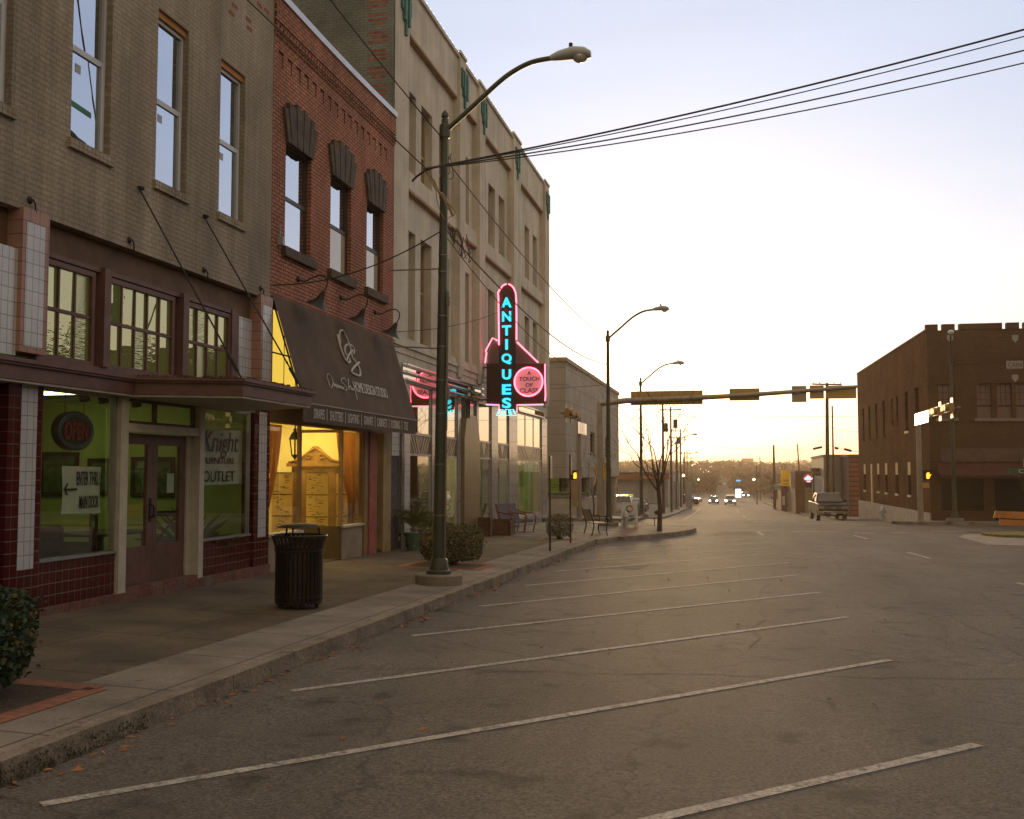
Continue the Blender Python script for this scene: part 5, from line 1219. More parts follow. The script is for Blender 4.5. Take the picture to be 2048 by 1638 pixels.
# tangles of spare cable on the post
def tangle(name, label, c, n, sx, sz, r, m, seed, along=(1, 0, 0)):
    rr = random.Random(seed); p = MB(); al = Vector(along)
    for k in range(n):
        b = c + al * (sx * rr.uniform(0, .7)); ps = [b + al * (sx * .3 * t / 5) + Vector((rr.uniform(-.06, .06), rr.uniform(-.05, .05), -sz * t / 5 * rr.uniform(.2, 1.1) + rr.uniform(-.05, .05))) for t in range(6)]
        p.tube(smooth_path(ps, 4), r, 5)
    return tag(p.build(name, m), label, 'cable')
rr = random.Random(1); p = MB(); B = A + Vector((.50, .02, -.86))
for k in range(4):
    ps = [A.lerp(B, t / 7) + Vector((rr.uniform(-.05, .05), rr.uniform(-.04, .04), rr.uniform(-.05, .05))) for t in range(8)]; p.tube(smooth_path(ps, 4), .013, 5)
p.tube(smooth_path([A.lerp(B, .35), A.lerp(B, .4) + Vector((.02, 0, -.3)), A.lerp(B, .6) + Vector((.05, 0, -.42)), A.lerp(B, .95) + Vector((0, 0, -.05))], 6), .007, 5)
tag(p.build('cable_tangle', mat('cable_gold', (.32, .22, .11), .5, var=.2)), 'knotted tan cable ends between the wire knot and the lamp post', 'cable')
tangle('cable_tangle', 'looped brown cables hanging right of the lamp post', Vector(Pz(6.5)) + Vector((.08, .1, 0)), 11, 1.3, .45, .008, m_cable2, 2, (.15, .9, -.12))
tangle('cable_tangle', 'small loops of wire below the top of the lamp post', Vector(Pz(7.8)) + Vector((.06, 0, 0)), 3, .4, .5, .008, m_cable, 3, (.3, .6, -.3))

# litter bin
tc = thing('litter_bin', 'black slatted steel litter bin with flared rim and domed rain lid', 'litter bin', (-6.0, 13.45, sw(-6, 13.45)))
m_bin = mat('bin_black', (.030, .024, .018), .38, metal=.5, var=.2)
p = MB(); n = 34
for k in range(n):
    a = 2 * PI * k / n; u = Vector((math.cos(a), math.sin(a), 0)); t = Vector((-u.y, u.x, 0)) * .021
    pr = [(.305, .06), (.32, .12), (.318, .78), (.335, .88), (.375, .99)]
    for (r0, z0), (r1, z1) in zip(pr, pr[1:]):
        p.hexa([u * r0 - t + Vector((0, 0, z0)), u * (r0 + .008) - t + Vector((0, 0, z0)), u * (r0 + .008) + t + Vector((0, 0, z0)), u * r0 + t + Vector((0, 0, z0)),
                u * r1 - t + Vector((0, 0, z1)), u * (r1 + .008) - t + Vector((0, 0, z1)), u * (r1 + .008) + t + Vector((0, 0, z1)), u * r1 + t + Vector((0, 0, z1))])
p.build('slats', m_bin, tc)
p = MB()
for r, z in ((.318, .09), (.33, .80), (.322, .17)): p.tube([(r * math.cos(2 * PI * k / 40), r * math.sin(2 * PI * k / 40), z) for k in range(40)], .012, 6, True)
p.build('hoop', m_bin, tc); MB().tube([(.378 * math.cos(2 * PI * k / 44), .378 * math.sin(2 * PI * k / 44), 1.0) for k in range(44)], .014, 8, True).build('rim', m_bin, tc, smooth=True)
MB().lathe([(.27, .07), (.29, .09), (.29, .84), (.27, .84)], n=28).build('liner', m_dark, tc, smooth=True)
lid = MB(); lid.lathe([(.30, 1.115), (.305, 1.12), (.24, 1.15), (.12, 1.168), (.01, 1.172)], n=32); lo = lid.build('lid', m_bin, tc, smooth=True)
for k in range(3): a = k * 2.1 + .6; MB().cyl((.29 * math.cos(a), .29 * math.sin(a), .97), (.26 * math.cos(a), .26 * math.sin(a), 1.13), .014, n=6).build('lid_post', m_bin, tc)
for k in range(4): a = k * PI / 2 + .4; MB().cyl((.25 * math.cos(a), .25 * math.sin(a), 0), (.25 * math.cos(a), .25 * math.sin(a), .07), .03, n=8).build('foot', m_bin, tc)

# clipped bushes in brick-edged beds
def bush(label, x, y, rx, ry, h, n, seed, cols, grp):
    o = thing('bush', label, 'bush', (x, y, sw(x, y)), 0, grp); rr = random.Random(seed)
    tw_ = MB()
    for k in range(26):
        a = rr.uniform(0, 6.28); r = rr.uniform(.2, .95)
        e = Vector((rx * r * math.cos(a), ry * r * math.sin(a), h * rr.uniform(.5, .95)))
        tw_.tube([(rr.uniform(-.1, .1), rr.uniform(-.1, .1), -.02), e * .45 + Vector((0, 0, .03)), e], [.012, .009, .004], 4)
    tw_.build('stems', mat('twig', (.09, .06, .035), .9, var=.2), o)
    parts = [MB() for _ in cols]
    lumps = [(rr.uniform(0, 6.28), rr.uniform(.1, .9), rr.uniform(-.12, .14)) for _ in range(14)]
    for k in range(n):
        a = rr.uniform(0, 6.28); zz = rr.uniform(.12, 1); q = rr.random() ** .35 * (rr.uniform(1.0, 1.16) if rr.random() < .10 else 1)
        prof = (1 - abs(2 * zz - 1) ** 4.5) ** .4 * (.82 + .18 * min(1, zz * 2))
        lump = 1 + sum(d * math.exp(-((a - b_ + PI) % (2 * PI) - PI) ** 2 * 4 - (zz - c_) ** 2 * 12) for b_, c_, d in lumps)
        c = Vector((rx * q * prof * lump * math.cos(a), ry * q * prof * lump * math.sin(a), h * zz * (1 + .05 * math.sin(a * 3))))
        s = rr.uniform(.009, .022); d = Vector((rr.gauss(0, 1), rr.gauss(0, 1), rr.gauss(.3, 1))).normalized(); e = d.orthogonal().normalized()
        parts[rr.choices(range(len(cols)), [5, 3, 1][:len(cols)])[0]].poly([c - d * s * 1.5, c + e * s, c + d * s * 1.7, c - e * s])
    for pm, (nm, col) in zip(parts, cols): pm.build('leaves', mat(nm, col, .6, var=.3, scale=6), o)
    return o
gcols = [('bush_leaf_dark', (.055, .06, .022)), ('bush_leaf_mid', (.14, .12, .045)), ('bush_leaf_rust', (.20, .10, .04))]
bush('dense dark green clipped bush at the left edge of the frame', -6.12, 7.05, .66, .66, .86, 7500, 21, [('bush_leaf_green', (.018, .045, .022)), ('bush_leaf_green2', (.035, .065, .028)), ('bush_leaf_yellow', (.14, .10, .02))], 'clipped bushes in the pavement')
bush('wide clipped brown green bush behind the nearest lamp post', -6.05, 21.5, .76, .62, .84, 8500, 22, gcols, 'clipped bushes in the pavement')
bush('thin leafless-footed bush between the two sign posts', -5.65, 32.9, .47, .45, .78, 2200, 23, gcols, 'clipped bushes in the pavement')
for x, y, s in ((-6.12, 7.05, .80), (-6.05, 21.2, .80), (-5.65, 32.7, .55)):
    p = MB(); q = [(x - s, y - s), (x + s, y - s), (x + s, y + s), (x - s, y + s)]; b = .2
    for (a, c) in zip(q, q[1:] + q[:1]):
        strip(p, a, c, b, .1)
    struct(p.build('brick_bed_edging', m_redbr)); p = MB(); s2 = s - b / 2
    p.poly([(xx, yy, sw(xx, yy) + .004) for xx, yy in ((x - s2, y - s2), (x + s2, y - s2), (x + s2, y + s2), (x - s2, y + s2))]); struct(p.build('bed_soil', mat('bed_mulch', (.06, .04, .025), .95, var=.4, scale=12, bump=1, bscale=25)))
# potted yuccas
def yucca(label, x, y, s, seed, potc):
    o = thing('potted_yucca', label, 'potted plant', (x, y, sw(x, y)), seed, 'spiky potted plants by the antique hall'); rr = random.Random(seed)
    MB().lathe([(.13 * s, 0), (.18 * s, .32 * s), (.195 * s, .32 * s), (.195 * s, .36 * s), (.16 * s, .36 * s)], n=16).build('pot', potc, o, smooth=True)
    p = MB()
    for k in range(70):
        a = rr.uniform(0, 6.28); e = rr.uniform(.1, 1.4); ln_ = rr.uniform(.35, .65) * s
        d = Vector((math.cos(a) * math.cos(e), math.sin(a) * math.cos(e), math.sin(e))); t = d.cross(Vector((0, 0, 1))).normalized() * .014 * s; b = Vector((0, 0, .45 * s + rr.uniform(0, .2) * s)); dr_ = Vector((0, 0, -.25 * ln_ * math.cos(e)))
        p.poly([b - t, b + d * ln_ * .55 - t, b + d * ln_ + dr_, b + d * ln_ * .55 + t, b + t])
    p.tube([(0, 0, .3 * s), (0, 0, .65 * s)], .03 * s, 6)
    p.build('leaves', mat('yucca_leaf', (.13, .13, .05), .55, var=.3, scale=6), o); return o
m_potg = mat('pot_green', (.06, .12, .09), .5, var=.15)
yucca('spiky yucca in a green plastic pot against the carved dark post', -8.05, 25.0, 1.25, 1, m_potg); yucca('smaller spiky plant in a dark pot behind the bush', -7.9, 26.3, 1.0, 2, mat('pot_blue', (.04, .05, .08), .5)); yucca('low spiky plant in a brown pot beside the green pot', -7.75, 25.45, .75, 3, mat('pot_brown', (.09, .05, .03), .6))
# crates, low table, chairs
m_crate = mat('crate_wood', (.13, .065, .035), .85, var=.3, scale=4)
def crate(name, label, x, y, w_, d_, h, cat):
    o = thing(name, label, cat, (x, y, sw(x, y)))
    p = MB()
    for k in range(4):
        z0 = h * k / 4 + .01; z1 = h * (k + 1) / 4 - .006
        p.box(-w_ / 2, -w_ / 2 + .02, -d_ / 2, d_ / 2, z0, z1); p.box(w_ / 2 - .02, w_ / 2, -d_ / 2, d_ / 2, z0, z1); p.box(-w_ / 2 + .02, w_ / 2 - .02, -d_ / 2, -d_ / 2 + .02, z0, z1); p.box(-w_ / 2 + .02, w_ / 2 - .02, d_ / 2 - .02, d_ / 2, z0, z1)
    p.build('boards', m_crate, o); p = MB()
    for sx in (-1, 1):
        for sy in (-1, 1): p.box(sx * w_ / 2 - .03 * (sx > 0) + (.0), sx * w_ / 2 + .03 * (sx < 0), sy * d_ / 2 - .03 * (sy > 0), sy * d_ / 2 + .03 * (sy < 0), 0, h + .02)
    p.build('corner_posts', m_crate, o); return o
crate('wooden_planter', 'square dark wooden planter box in front of the red chairs', -7.75, 33.7, .75, .8, .52, 'planter'); crate('wooden_planter', 'smaller dark wooden box standing behind the square planter', -8.05, 32.6, .4, .4, .6, 'planter')
o = thing('low_table', 'low table with a pale top behind the wide bush', 'table', (-8.0, 28.2, sw(-8, 28.2))); MB().box(-.28, .28, -.5, .5, .40, .44).build('tabletop', mat('table_top_pale', (.42, .33, .28), .6, var=.1), o)
for x in (-.24, .24):
    for y in (-.45, .45): MB().box(x - .03, x + .03, y - .03, y + .03, 0, .4).build('leg', m_crate, o)
def armchair(label, x, y, rz):
    o = thing('wooden_armchair', label, 'chair', (x, y, sw(x, y)), rz, 'red wooden armchairs outside the antique hall')
    m_r = mat('red_wood', (.24, .07, .035), .5, var=.2); m_c = mat('blue_cushion', (.10, .10, .13), .85, var=.15)
    MB().box(-.3, .32, -.28, .28, .34, .44).build('seat', m_c, o, bevel=.02); p = MB(); p.hexa([(-.3, -.27, .42), (-.24, -.27, .42), (-.24, .27, .42), (-.3, .27, .42), (-.5, -.27, 1.0), (-.45, -.27, 1.0), (-.45, .27, 1.0), (-.5, .27, 1.0)]); p.build('backrest', m_c, o, bevel=.02)
    for s in (-.31, .31):
        p = MB(); p.tube(smooth_path([Vector(q) for q in [(-.42, s, .78), (-.1, s, .68), (.28, s, .66), (.40, s, .52), (.34, s, .2), (.3, s, 0)]]), .026, 6); p.tube([(-.5, s * .95, 1.02), (-.28, s * .95, .4), (-.38, s * .95, 0)], .024, 6); p.build('arm_frame', m_r, o)
    return o
armchair('red armchair with a bluish back standing beside the planter box', -7.75, 35.2, R(-25)); armchair('second red armchair beyond the first, nearer the corner', -7.65, 36.5, R(-20))
# sign posts seen edge-on
def signpost(label, x, y, h, wy_, hz, dz=0):
    o = thing('sign_post', label, 'sign', (x, y, sw(x, y)), R(4), 'edge-on sign posts at the kerb')
    MB().box(-.025, .025, -.03, .03, 0, h).build('post', mat('post_brown', (.05, .035, .022), .6, metal=.3, var=.2), o); p = MB(); p.prism([(.03, -wy_ / 2, h - hz), (.03, wy_ / 2, h - hz), (.03, wy_ / 2, h), (.03, -wy_ / 2, h)], (.012, 0, 0)); p.build('sign_plate', mat('sign_back_tan', (.30, .22, .10), .5, var=.1), o)
signpost('thin sign post nearest the camera, its plate seen edge on', -4.93, 27.2, 2.55, .46, .62); signpost('thin sign post right of the small bush', -5.02, 31.2, 2.7, .42, .62)
# corner: bench, A-board, hydrants, signal poles
def bench(label, x, y, rz):
    o = thing('bench', label, 'bench', (x, y, sw(x, y)), rz)
    m_b = mat('bench_gold_sheen', (.50, .33, .12), .35, metal=.3, var=.12)  # sunset reflection on the metal put into the base colour
    MB().box(-.55, .55, -.22, .24, .42, .45).build('seat', m_b, o, bevel=.01); p = MB(); p.hexa([(-.55, -.26, .50), (.55, -.26, .50), (.55, -.23, .50), (-.55, -.23, .50), (-.55, -.40, .92), (.55, -.40, .92), (.55, -.37, .92), (-.55, -.37, .92)]); p.build('backrest', m_b, o, bevel=.01)
    for s in (-.57, .57):
        p = MB(); p.tube(smooth_path([Vector(q) for q in [(s, -.40, .94), (s, -.26, .5), (s, -.24, .3), (s, -.32, 0)]]), .022, 6); p.tube(smooth_path([Vector(q) for q in [(s, -.30, .66), (s, .0, .68), (s, .22, .66), (s, .27, .55), (s, .24, .42), (s, .22, .2), (s, .26, 0)]]), .02, 6); p.build('leg_frame', m_darkiron, o)
    return o
bench('metal bench on the street corner, its golden reflection put into the colour', -4.95, 36.6, R(-68))
ab = thing('a_board', 'white folding A-board sign with a round coloured emblem on the corner', 'sign', (-4.55, 44.2, sw(-4.5, 44)), R(8))
m_abw = mat('board_white', (.55, .55, .53), .6, var=.08)
for s, nm in ((-1, 'front_panel'), (1, 'back_panel')):
    p = MB(); q = [(-.36, s * .32, 0), (-.25, s * .32, 0), (-.22, s * .27, .12), (.22, s * .27, .12), (.25, s * .32, 0), (.36, s * .32, 0), (.33, s * .06, 1.06), (.14, s * .06, 1.06), (.12, s * .075, .98), (-.12, s * .075, .98), (-.14, s * .06, 1.06), (-.33, s * .06, 1.06)]
    p.prism(q, (0, .025 * -s, 0)); p.build(nm, m_abw, ab)
def onb(x, z): return (x, -.32 + .26 * z / 1.06 - .004, z)
for k, col in enumerate([(.55, .06, .05), (.06, .30, .12), (.05, .05, .06), (.55, .25, .06)]):
    p = MB(); a0 = k * PI / 2 + .4; n = 8
    for j in range(n):
        a, b = a0 + (PI / 2 - .1) * j / n, a0 + (PI / 2 - .1) * (j + 1) / n
        p.poly([onb(.09 * math.cos(a), .78 + .09 * math.sin(a)), onb(.16 * math.cos(a), .78 + .16 * math.sin(a)), onb(.16 * math.cos(b), .78 + .16 * math.sin(b)), onb(.09 * math.cos(b), .78 + .09 * math.sin(b))])
    p.build('emblem', mat('emblem_%d' % k, col, .6, var=0), ab)
p = MB(); rr = random.Random(3)
for z, x0, x1 in [(.50, -.22, .22), (.44, -.16, .18), (.36, -.05, .25), (.31, -.10, .2), (.26, -.12, .12)]:
    for k in range(6): xa = x0 + (x1 - x0) * k / 6; p.poly([onb(xa, z), onb(xa + .05, z), onb(xa + .05, z + .03), onb(xa, z + .03)])
p.build('board_lettering', m_ink, ab); p = MB()
for k in range(5): x = -.2 + k * .1; p.poly([onb(x, .17), onb(x + .06, .15), onb(x + .08, .2), onb(x + .02, .23)])
p.build('emblem_gold', mat('emblem_gold', (.5, .30, .08), .6), ab)
def hydrant(label, x, y, z, col):
    o = thing('fire_hydrant', label, 'fire hydrant', (x, y, z), 0, 'silver fire hydrants')
    MB().lathe([(.16, 0), (.16, .05), (.11, .07), (.10, .45), (.14, .47), (.14, .50), (.115, .53), (.11, .62), (.07, .70), (.03, .73), (.03, .78)], n=16).build('barrel', col, o, smooth=True)
    for d in (-1, 1): MB().cyl((d * .09, 0, .40), (d * .19, 0, .40), .05, n=10).build('side_nozzle', col, o)
    MB().cyl((0, -.09, .36), (0, -.19, .36), .065, n=12).build('front_nozzle', col, o); return o
m_silverp = mat('silver_paint', (.42, .41, .40), .4, metal=.4, var=.15)
hydrant('silver fire hydrant in front of the white A-board', -4.55, 42.6, sw(-4.5, 42.6), m_silverp); hydrant('silver fire hydrant on the grass before the dark brick building', 7.75, 59.5, g(59.5) + .12, m_silverp)
# bare street tree on the corner
def tree(label, x, y, z, h, seed, spread, r0, cat='tree', depth=5):
    o = thing('bare_tree', label, cat, (x, y, z), 0, 'leafless street trees'); rr = random.Random(seed); tk = MB(); br_ = MB()
    fork = h * .26
    tk.tube([(0, 0, -.05), (.03, .02, fork * .5), (-.02, 0, fork)], [r0, r0 * .82, r0 * .72], 9)
    def grow(p, d, L, r, lev):
        pts = [p]; dd = d.copy(); n = 5
        for k in range(n):
            dd = (dd + Vector((rr.gauss(0, .13), rr.gauss(0, .13), .11 if lev < 3 else .05))).normalized(); pts.append(pts[-1] + dd * L / n)
        br_.tube(pts, [max(.005, r * .85 * (1 - .5 * k / n)) for k in range(n + 1)], 5 if lev < 2 else 3)
        if lev >= depth: return
        for k in range(rr.choice([2, 2, 3])):
            q = pts[rr.choice([2, 3, 4, 5])] if k else pts[-1]
            e = (dd + Vector((rr.gauss(0, .55), rr.gauss(0, .55), rr.gauss(.15, .25)))).normalized()
            grow(q, e, L * rr.uniform(.6, .85), r * .52, lev + 1)
    for k in range(6):
        a = k * 1.05 + rr.uniform(-.3, .3); e = Vector((math.cos(a) * spread, math.sin(a) * spread, rr.uniform(.75, 1.1))).normalized()
        grow(Vector((-.02, 0, fork - .05 * k)), e, h * .27, r0 * .5, 1)
    m_b = mat('bark', (.085, .05, .032), .9, var=.3, scale=6, bump=.6, bscale=20)
    tk.build('trunk', m_b, o, smooth=True); br_.build('branches', m_b, o); return o
tree('leafless young street tree on the kerb build-out', -3.0, 40.4, sw(-3, 40.4), 6.4, 16, .62, .105)
tree('thin leafless tree behind the traffic signal post', -8.9, 64.5, g(64) + .1, 5.2, 5, .35, .06, depth=4); tree('bare bushy tree behind the street name sign at right', 14.2, 55.2, g(55) + .1, 4.2, 9, .8, .06, depth=5)
ps_ = thing('parking_sign', 'small square white sign with a round dark mark behind the bare tree trunk', 'sign', (-3.63, 46.0, g(46) + .15)); MB().box(-.02, .02, -.02, .02, 0, 1.0).build('post', m_galv, ps_); MB().box(-.23, .23, -.03, -.02, .36, .95).build('sign_plate', m_abw, ps_)
p = MB(); p.lathe([(.10, -.034), (.10, -.031)], (.1, 0, .58), 16, 'y'); p.build('round_mark', m_ink, ps_)

# ---------------------------------------------------------------- signals
m_pole = mat('signal_pole', (.30, .245, .19), .5, metal=.5, var=.15); m_sigbody = mat('signal_body', (.34, .20, .06), .5, var=.15); m_signflare = mat('sign_back_flare', (.42, .25, .07), .45, metal=.2, var=.1)  # amber of the lens flare put into the colour of the sign backs
mp = thing('signal_mast', 'big steel mast arm pole reaching out over the crossing with signs and signals', 'signal mast', (-7.35, 55.9, g(56) + .15))
ML = mp.location; my = 56.9
MB().tube([(0, 0, 0), (0, 0, 6.35)], [.20, .155], 14).build('pole', m_pole, mp, smooth=True); MB().lathe([(.34, 0), (.34, .06), (.2, .08)], n=4).build('base_plate', m_pole, mp)
a, b = at_y(1192, 803, 55.9) - ML, at_y(1714, 773, 55.9) - ML
pts = [Vector((0, 0, a.z - .12))] + [a.lerp(b, k / 8) + Vector((0, 0, .12 * math.sin(k / 8 * PI) * -1)) for k in range(1, 9)]
MB().tube(pts, [.17, .16, .15, .14, .13, .12, .11, .095, .08], 10).build('mast_arm', m_pole, mp, smooth=True)
def armrect(name, u0, v0, u1, v1, m, th=.05, dy=-.0, lab=None):
    q0, q1 = at_y(u0, v1, 55.9), at_y(u1, v0, 55.9); p = MB(); p.box(q0.x - ML.x, q1.x - ML.x, .16 + dy, .16 + dy + th, q0.z - ML.z, q1.z - ML.z); return p.build(name, m, mp)
armrect('street_name_sign', 1261, 780, 1405, 810, m_signflare)
for u0, v0, u1, v1 in ((1459, 776, 1519, 801), (1652, 770, 1713, 797)):
    bo_ = armrect('signal_backplate', u0, v0, u1, v1, m_signflare, .03)
    q0, q1 = at_y(u0 + 5, v1 - 6, 55.9) - ML, at_y(u1 - 5, v0 + 6, 55.9) - ML
    p = MB(); p.box(q0.x, q1.x, .191, .40, q0.z, q1.z); p.build('signal_housing', m_sigbody, mp)
    p = MB()
    for k in range(3): c = Vector(((q0.x + (q1.x - q0.x) * (k + .5) / 3), .40, (q0.z + q1.z) / 2)); p.cyl(c, c + Vector((0, .22, 0)), .14, n=12)
    p.build('visor', m_sigbody, mp)
armrect('sign_plate', 1584, 771, 1613, 804, mat('sign_back_pale', (.35, .27, .18), .45, metal=.3, var=.1)); armrect('sign_plate', 1620, 770, 1648, 797, m_signflare)
m_alu_plate = mat('bare_aluminium', (.85, .85, .86), .22, metal=1, var=.04)
def side_signal(label, x, y, z0, h, zarm, reach, plate_y, sgn, lab2):
    o = thing('signal_post', label, 'traffic signal', (x, y, z0))
    MB().tube([(0, 0, 0), (0, 0, h)], [.15, .12], 12).build('pole', m_pole, o, smooth=True)
    MB().cyl((0, 0, zarm), (0, -reach, zarm + .06), .06, .045, 8).build('arm', m_pole, o)
    for yy in plate_y:
        MB().box(sgn * .10, sgn * .30, yy - .55, yy + .55, zarm - .10, zarm + .28).build('signal_housing', m_sigbody, o)
        MB().box(sgn * .06, sgn * .10, yy - .25, yy + .25, zarm - .34, zarm + .52).build('bracket_plate', mat('bracket_tan', (.40, .27, .12), .4, metal=.4, var=.1), o)
        p = MB()
        for k in range(3): p.cyl((sgn * .30, yy - .36 + k * .36, zarm + .09), (sgn * .46, yy - .36 + k * .36, zarm + .09), .15, n=10)
        p.build('visor', m_sigbody, o)
    return o
lsg = side_signal('left traffic signal post with horizontal heads reaching along the street', -8.05, 52.9, g(53.6) + .17, 5.5, 5.2, 6.2, (-3.0, -4.6), 1, '')
lq = at_y(1163, 853, 53.0); MB().box(.16, .19, -1.5, 1.5, 4.42, 5.02).build('name_sign_back', m_alu_plate, lsg)
MB().box(-.34, -.02, -.38, -.17, .7, 2.05).build('controller_box', mat('controller_tan', (.36, .25, .13), .4, metal=.3, var=.1), lsg, bevel=.015)
rsg = side_signal('right traffic signal post at the dark brick corner with a square white sign', 9.05, 55.5, g(55.5) + .15, 5.55, 5.15, 10.0, (-6.3, -8.9), -1, '')
MB().box(-.19, -.16, -3.9, -.2, 4.88, 5.44).build('name_sign_back', m_alu_plate, rsg)
def pedsig(label, u, v, Y, m):
    q = at_y(u, v, Y); o = thing('pedestrian_signal', label, 'pedestrian signal', q, 0, 'orange hand pedestrian signals')
    MB().box(-.22, .22, 0, .22, -.24, .24).build('signal_case', m_dark, o, bevel=.02); MB().box(-.26, .26, -.16, .0, .24, .27).build('hood', m_dark, o)
    h = MB(); h.poly([(-.07, -.012, -.16), (.05, -.012, -.16), (.09, -.012, -.04), (.09, -.012, .02), (-.08, -.012, .02)])
    for k, (x, L_) in enumerate([(-.075, .09), (-.035, .13), (.005, .14), (.045, .12)]): h.box(x, x + .028, -.013, -.011, .02, .02 + L_)
    h.poly([(.09, -.012, -.04), (.15, -.012, .04), (.13, -.012, .06), (.07, -.012, .0)])
    h.build('hand', m, o); return o
m_hand = emis('hand_orange', (1.0, .22, .015), 5.0)
pedsig('lit orange hand signal at the left corner in front of the signal post', 1150, 951, 52.9, m_hand); o = pedsig('lit orange hand signal on the right corner post', 1856, 951, 55.0, m_hand)
MB().box(-.26, .06, .05, .08, -.62, -.36).build('button_sign', m_signflare, o)
# pale office block with retaining wall across the side street
ob = thing('pale_office_block', 'pale panelled two storey office block on columns beyond the crossing', 'building', (-11, 66.5, g(66)))
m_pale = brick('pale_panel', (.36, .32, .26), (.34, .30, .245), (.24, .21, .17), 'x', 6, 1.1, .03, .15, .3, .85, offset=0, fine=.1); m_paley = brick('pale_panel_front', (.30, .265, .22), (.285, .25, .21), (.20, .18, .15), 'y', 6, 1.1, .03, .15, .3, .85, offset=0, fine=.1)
yb = 97.5; zb, zt = 1.45, 9.15
w = MB(); holed(w, -11, 66.5, yb, zb, zt, [(78 + k * 4.6, 80.6 + k * 4.6, 3.3, 4.95) for k in range(3)], .3); w.poly([(-11, 66.5, zt), (-11, yb, zt), (-35, yb, zt), (-35, 66.5, zt)]); w.poly([(-11, 66.5, zb), (-11, yb, zb), (-35, yb, zb), (-35, 66.5, zb)]); w.poly([(-11, yb, zb), (-11, yb, zt), (-35, yb, zt), (-35, yb, zb)])
w.build('wall', m_pale, ob, world=True); w = MB(); w.poly([(-11, 66.5, zb), (-35, 66.5, zb), (-35, 66.5, zt), (-11, 66.5, zt)]); w.build('end_wall', m_paley, ob, world=True)
w = MB(); w.box(-35, -10.9, 66.4, yb, zt + .003, zt + .28); w.build('coping', mat('coping_tan', (.30, .21, .11), .7, var=.1), ob, world=True)
for k in range(3):
    f = MB(); fr(f, -11.28, 78 + k * 4.6, 80.6 + k * 4.6, 3.3, 4.95, .12, .1); f.box(-11.27, -11.2, 79.25 + k * 4.6, 79.35 + k * 4.6, 3.4, 4.85); f.box(-11.1, -10.9, 77.9 + k * 4.6, 80.7 + k * 4.6, 3.15, 3.295); fo = f.build('window', m_brown, ob, world=True)
    p = MB(); p.box(-11.26, -11.24, 78.1 + k * 4.6, 80.5 + k * 4.6, 3.4, 4.85); p.build('pane', m_mirror, fo, world=True)
w = MB(); w.poly([(-11.8, 68.5, -1.6), (-35, 68.5, -1.6), (-35, 68.5, zb), (-11.8, 68.5, zb)]); w.build('recessed_front', mat('front_green_glow', (.20, .23, .055), .8, var=.15, emit=(.35, .40, .05), es=.10), ob, world=True)  # green light on this wall put into its colour and a faint glow
p = MB(); a, b = at_y(1100, 976, 68.4), at_y(1138, 968, 68.4); lettering(p, 'OFFICE CENTER', (a.x - 1.3, 68.5, a.z), (1, 0, 0), (0, 0, 1), b.x - a.x + 1.3, b.z - a.z, .04); p.build('sign_lettering', mat('letter_olive', (.07, .06, .02), .6), ob, world=True)
for yy in (69.5, 79, 88, 96):
    MB().cyl((-11.5, yy, g(yy) - .1), (-11.5, yy, zb), .42, n=16).build('column', mat('column_tan', (.32, .27, .20), .85, var=.1), ob, world=True)
w = MB(); w.poly([(-13.5, 68.5, -2), (-13.5, yb, -2.5), (-13.5, yb, zb), (-13.5, 68.5, zb)]); w.build('ground_floor_wall', mat('gf_wall', (.20, .17, .13), .8, var=.2), ob, world=True)
rwl = thing('retaining_wall', 'low pale concrete retaining wall in front of the office block', 'wall', (-9.2, 62.5, g(62))); MB().box(-16, 0, 0, .3, -.2, 1.25).build('wall_face', mat('retaining_pale', (.36, .31, .26), .85, var=.12, fine=.1), rwl); MB().box(-16, .08, -.08, .4, 1.253, 1.36).build('capstone', m_concbase, rwl); MB().box(-.3, 0, .31, 9, -.6, 1.2).build('wall_return', mat('retaining_pale', (0, 0, 0)), rwl)
w = tag(MB().box(-27, -9.4, 63.0, 66.2, -1, .58).build('hedge_bank', mat('bank_green', (.10, .10, .03), .95, var=.4, scale=3, bump=1, bscale=15)), 'green planted bank between the retaining wall and the office block', 'planting')
oct_ = thing('hanging_sign', 'yellow octagon-shaped sign hanging at the office block', 'sign', at_y(1206, 941, 66)); oct_.location.y = 66; MB().lathe([(.62, -.06), (.62, .06)], n=8, ax='y').build('sign_plate', mat('sign_yellow', (.45, .26, .03), .5, var=.1), oct_); MB().cyl((0, 0, -.6), (0, 0, -3.0), .05, n=8).build('post', m_darkiron, oct_)
# ---------------------------------------------------------------- dark brick corner building on the right
cn = thing('corner_brick_building', 'dark brick two storey corner building with a battlemented parapet and a CAIN plaque', 'building', (9.87, 57.4, 0), R(1.82))
m_cbr = brick('corner_brick_side', (.16, .060, .021), (.09, .034, .012), (.06, .03, .015), 'x', .22, .078, .012, .3, 1.0, 1.0, fine=.3, fscale=14, spec=.02); m_cbf = brick('corner_brick_front', (.120, .058, .026), (.095, .046, .02), (.06, .037, .022), 'y', .22, .078, .011, .25, .8, .85, fine=.2)
CM = chain(cn).inverted()
TOP, BOT = 9.35, -2.0
def cside(u, v):      # pixel on the side wall -> local (y, z)
    r = _ray(u, v); d = CM.to_3x3() @ r; o = CM @ CAMP; t = -o.x / d.x; q = o + d * t; return q.y, q.z
def cfront(u, v):
    r = _ray(u, v); d = CM.to_3x3() @ r; o = CM @ CAMP; t = -o.y / d.y; q = o + d * t; return q.x, q.z
LEN = cside(1717, 900)[0]
up = []
for u, w_ in [(1727, .42), (1739, .42), (1753, .42), (1768, .42), (1785, .32), (1795, .32), (1814, .45), (1835, .5)]:
    y, z = cside(u, 850); up.append((y - w_, y + w_, 4.25 if w_ > .33 else 4.9, 6.55 if w_ > .33 else 6.5))
lo = []
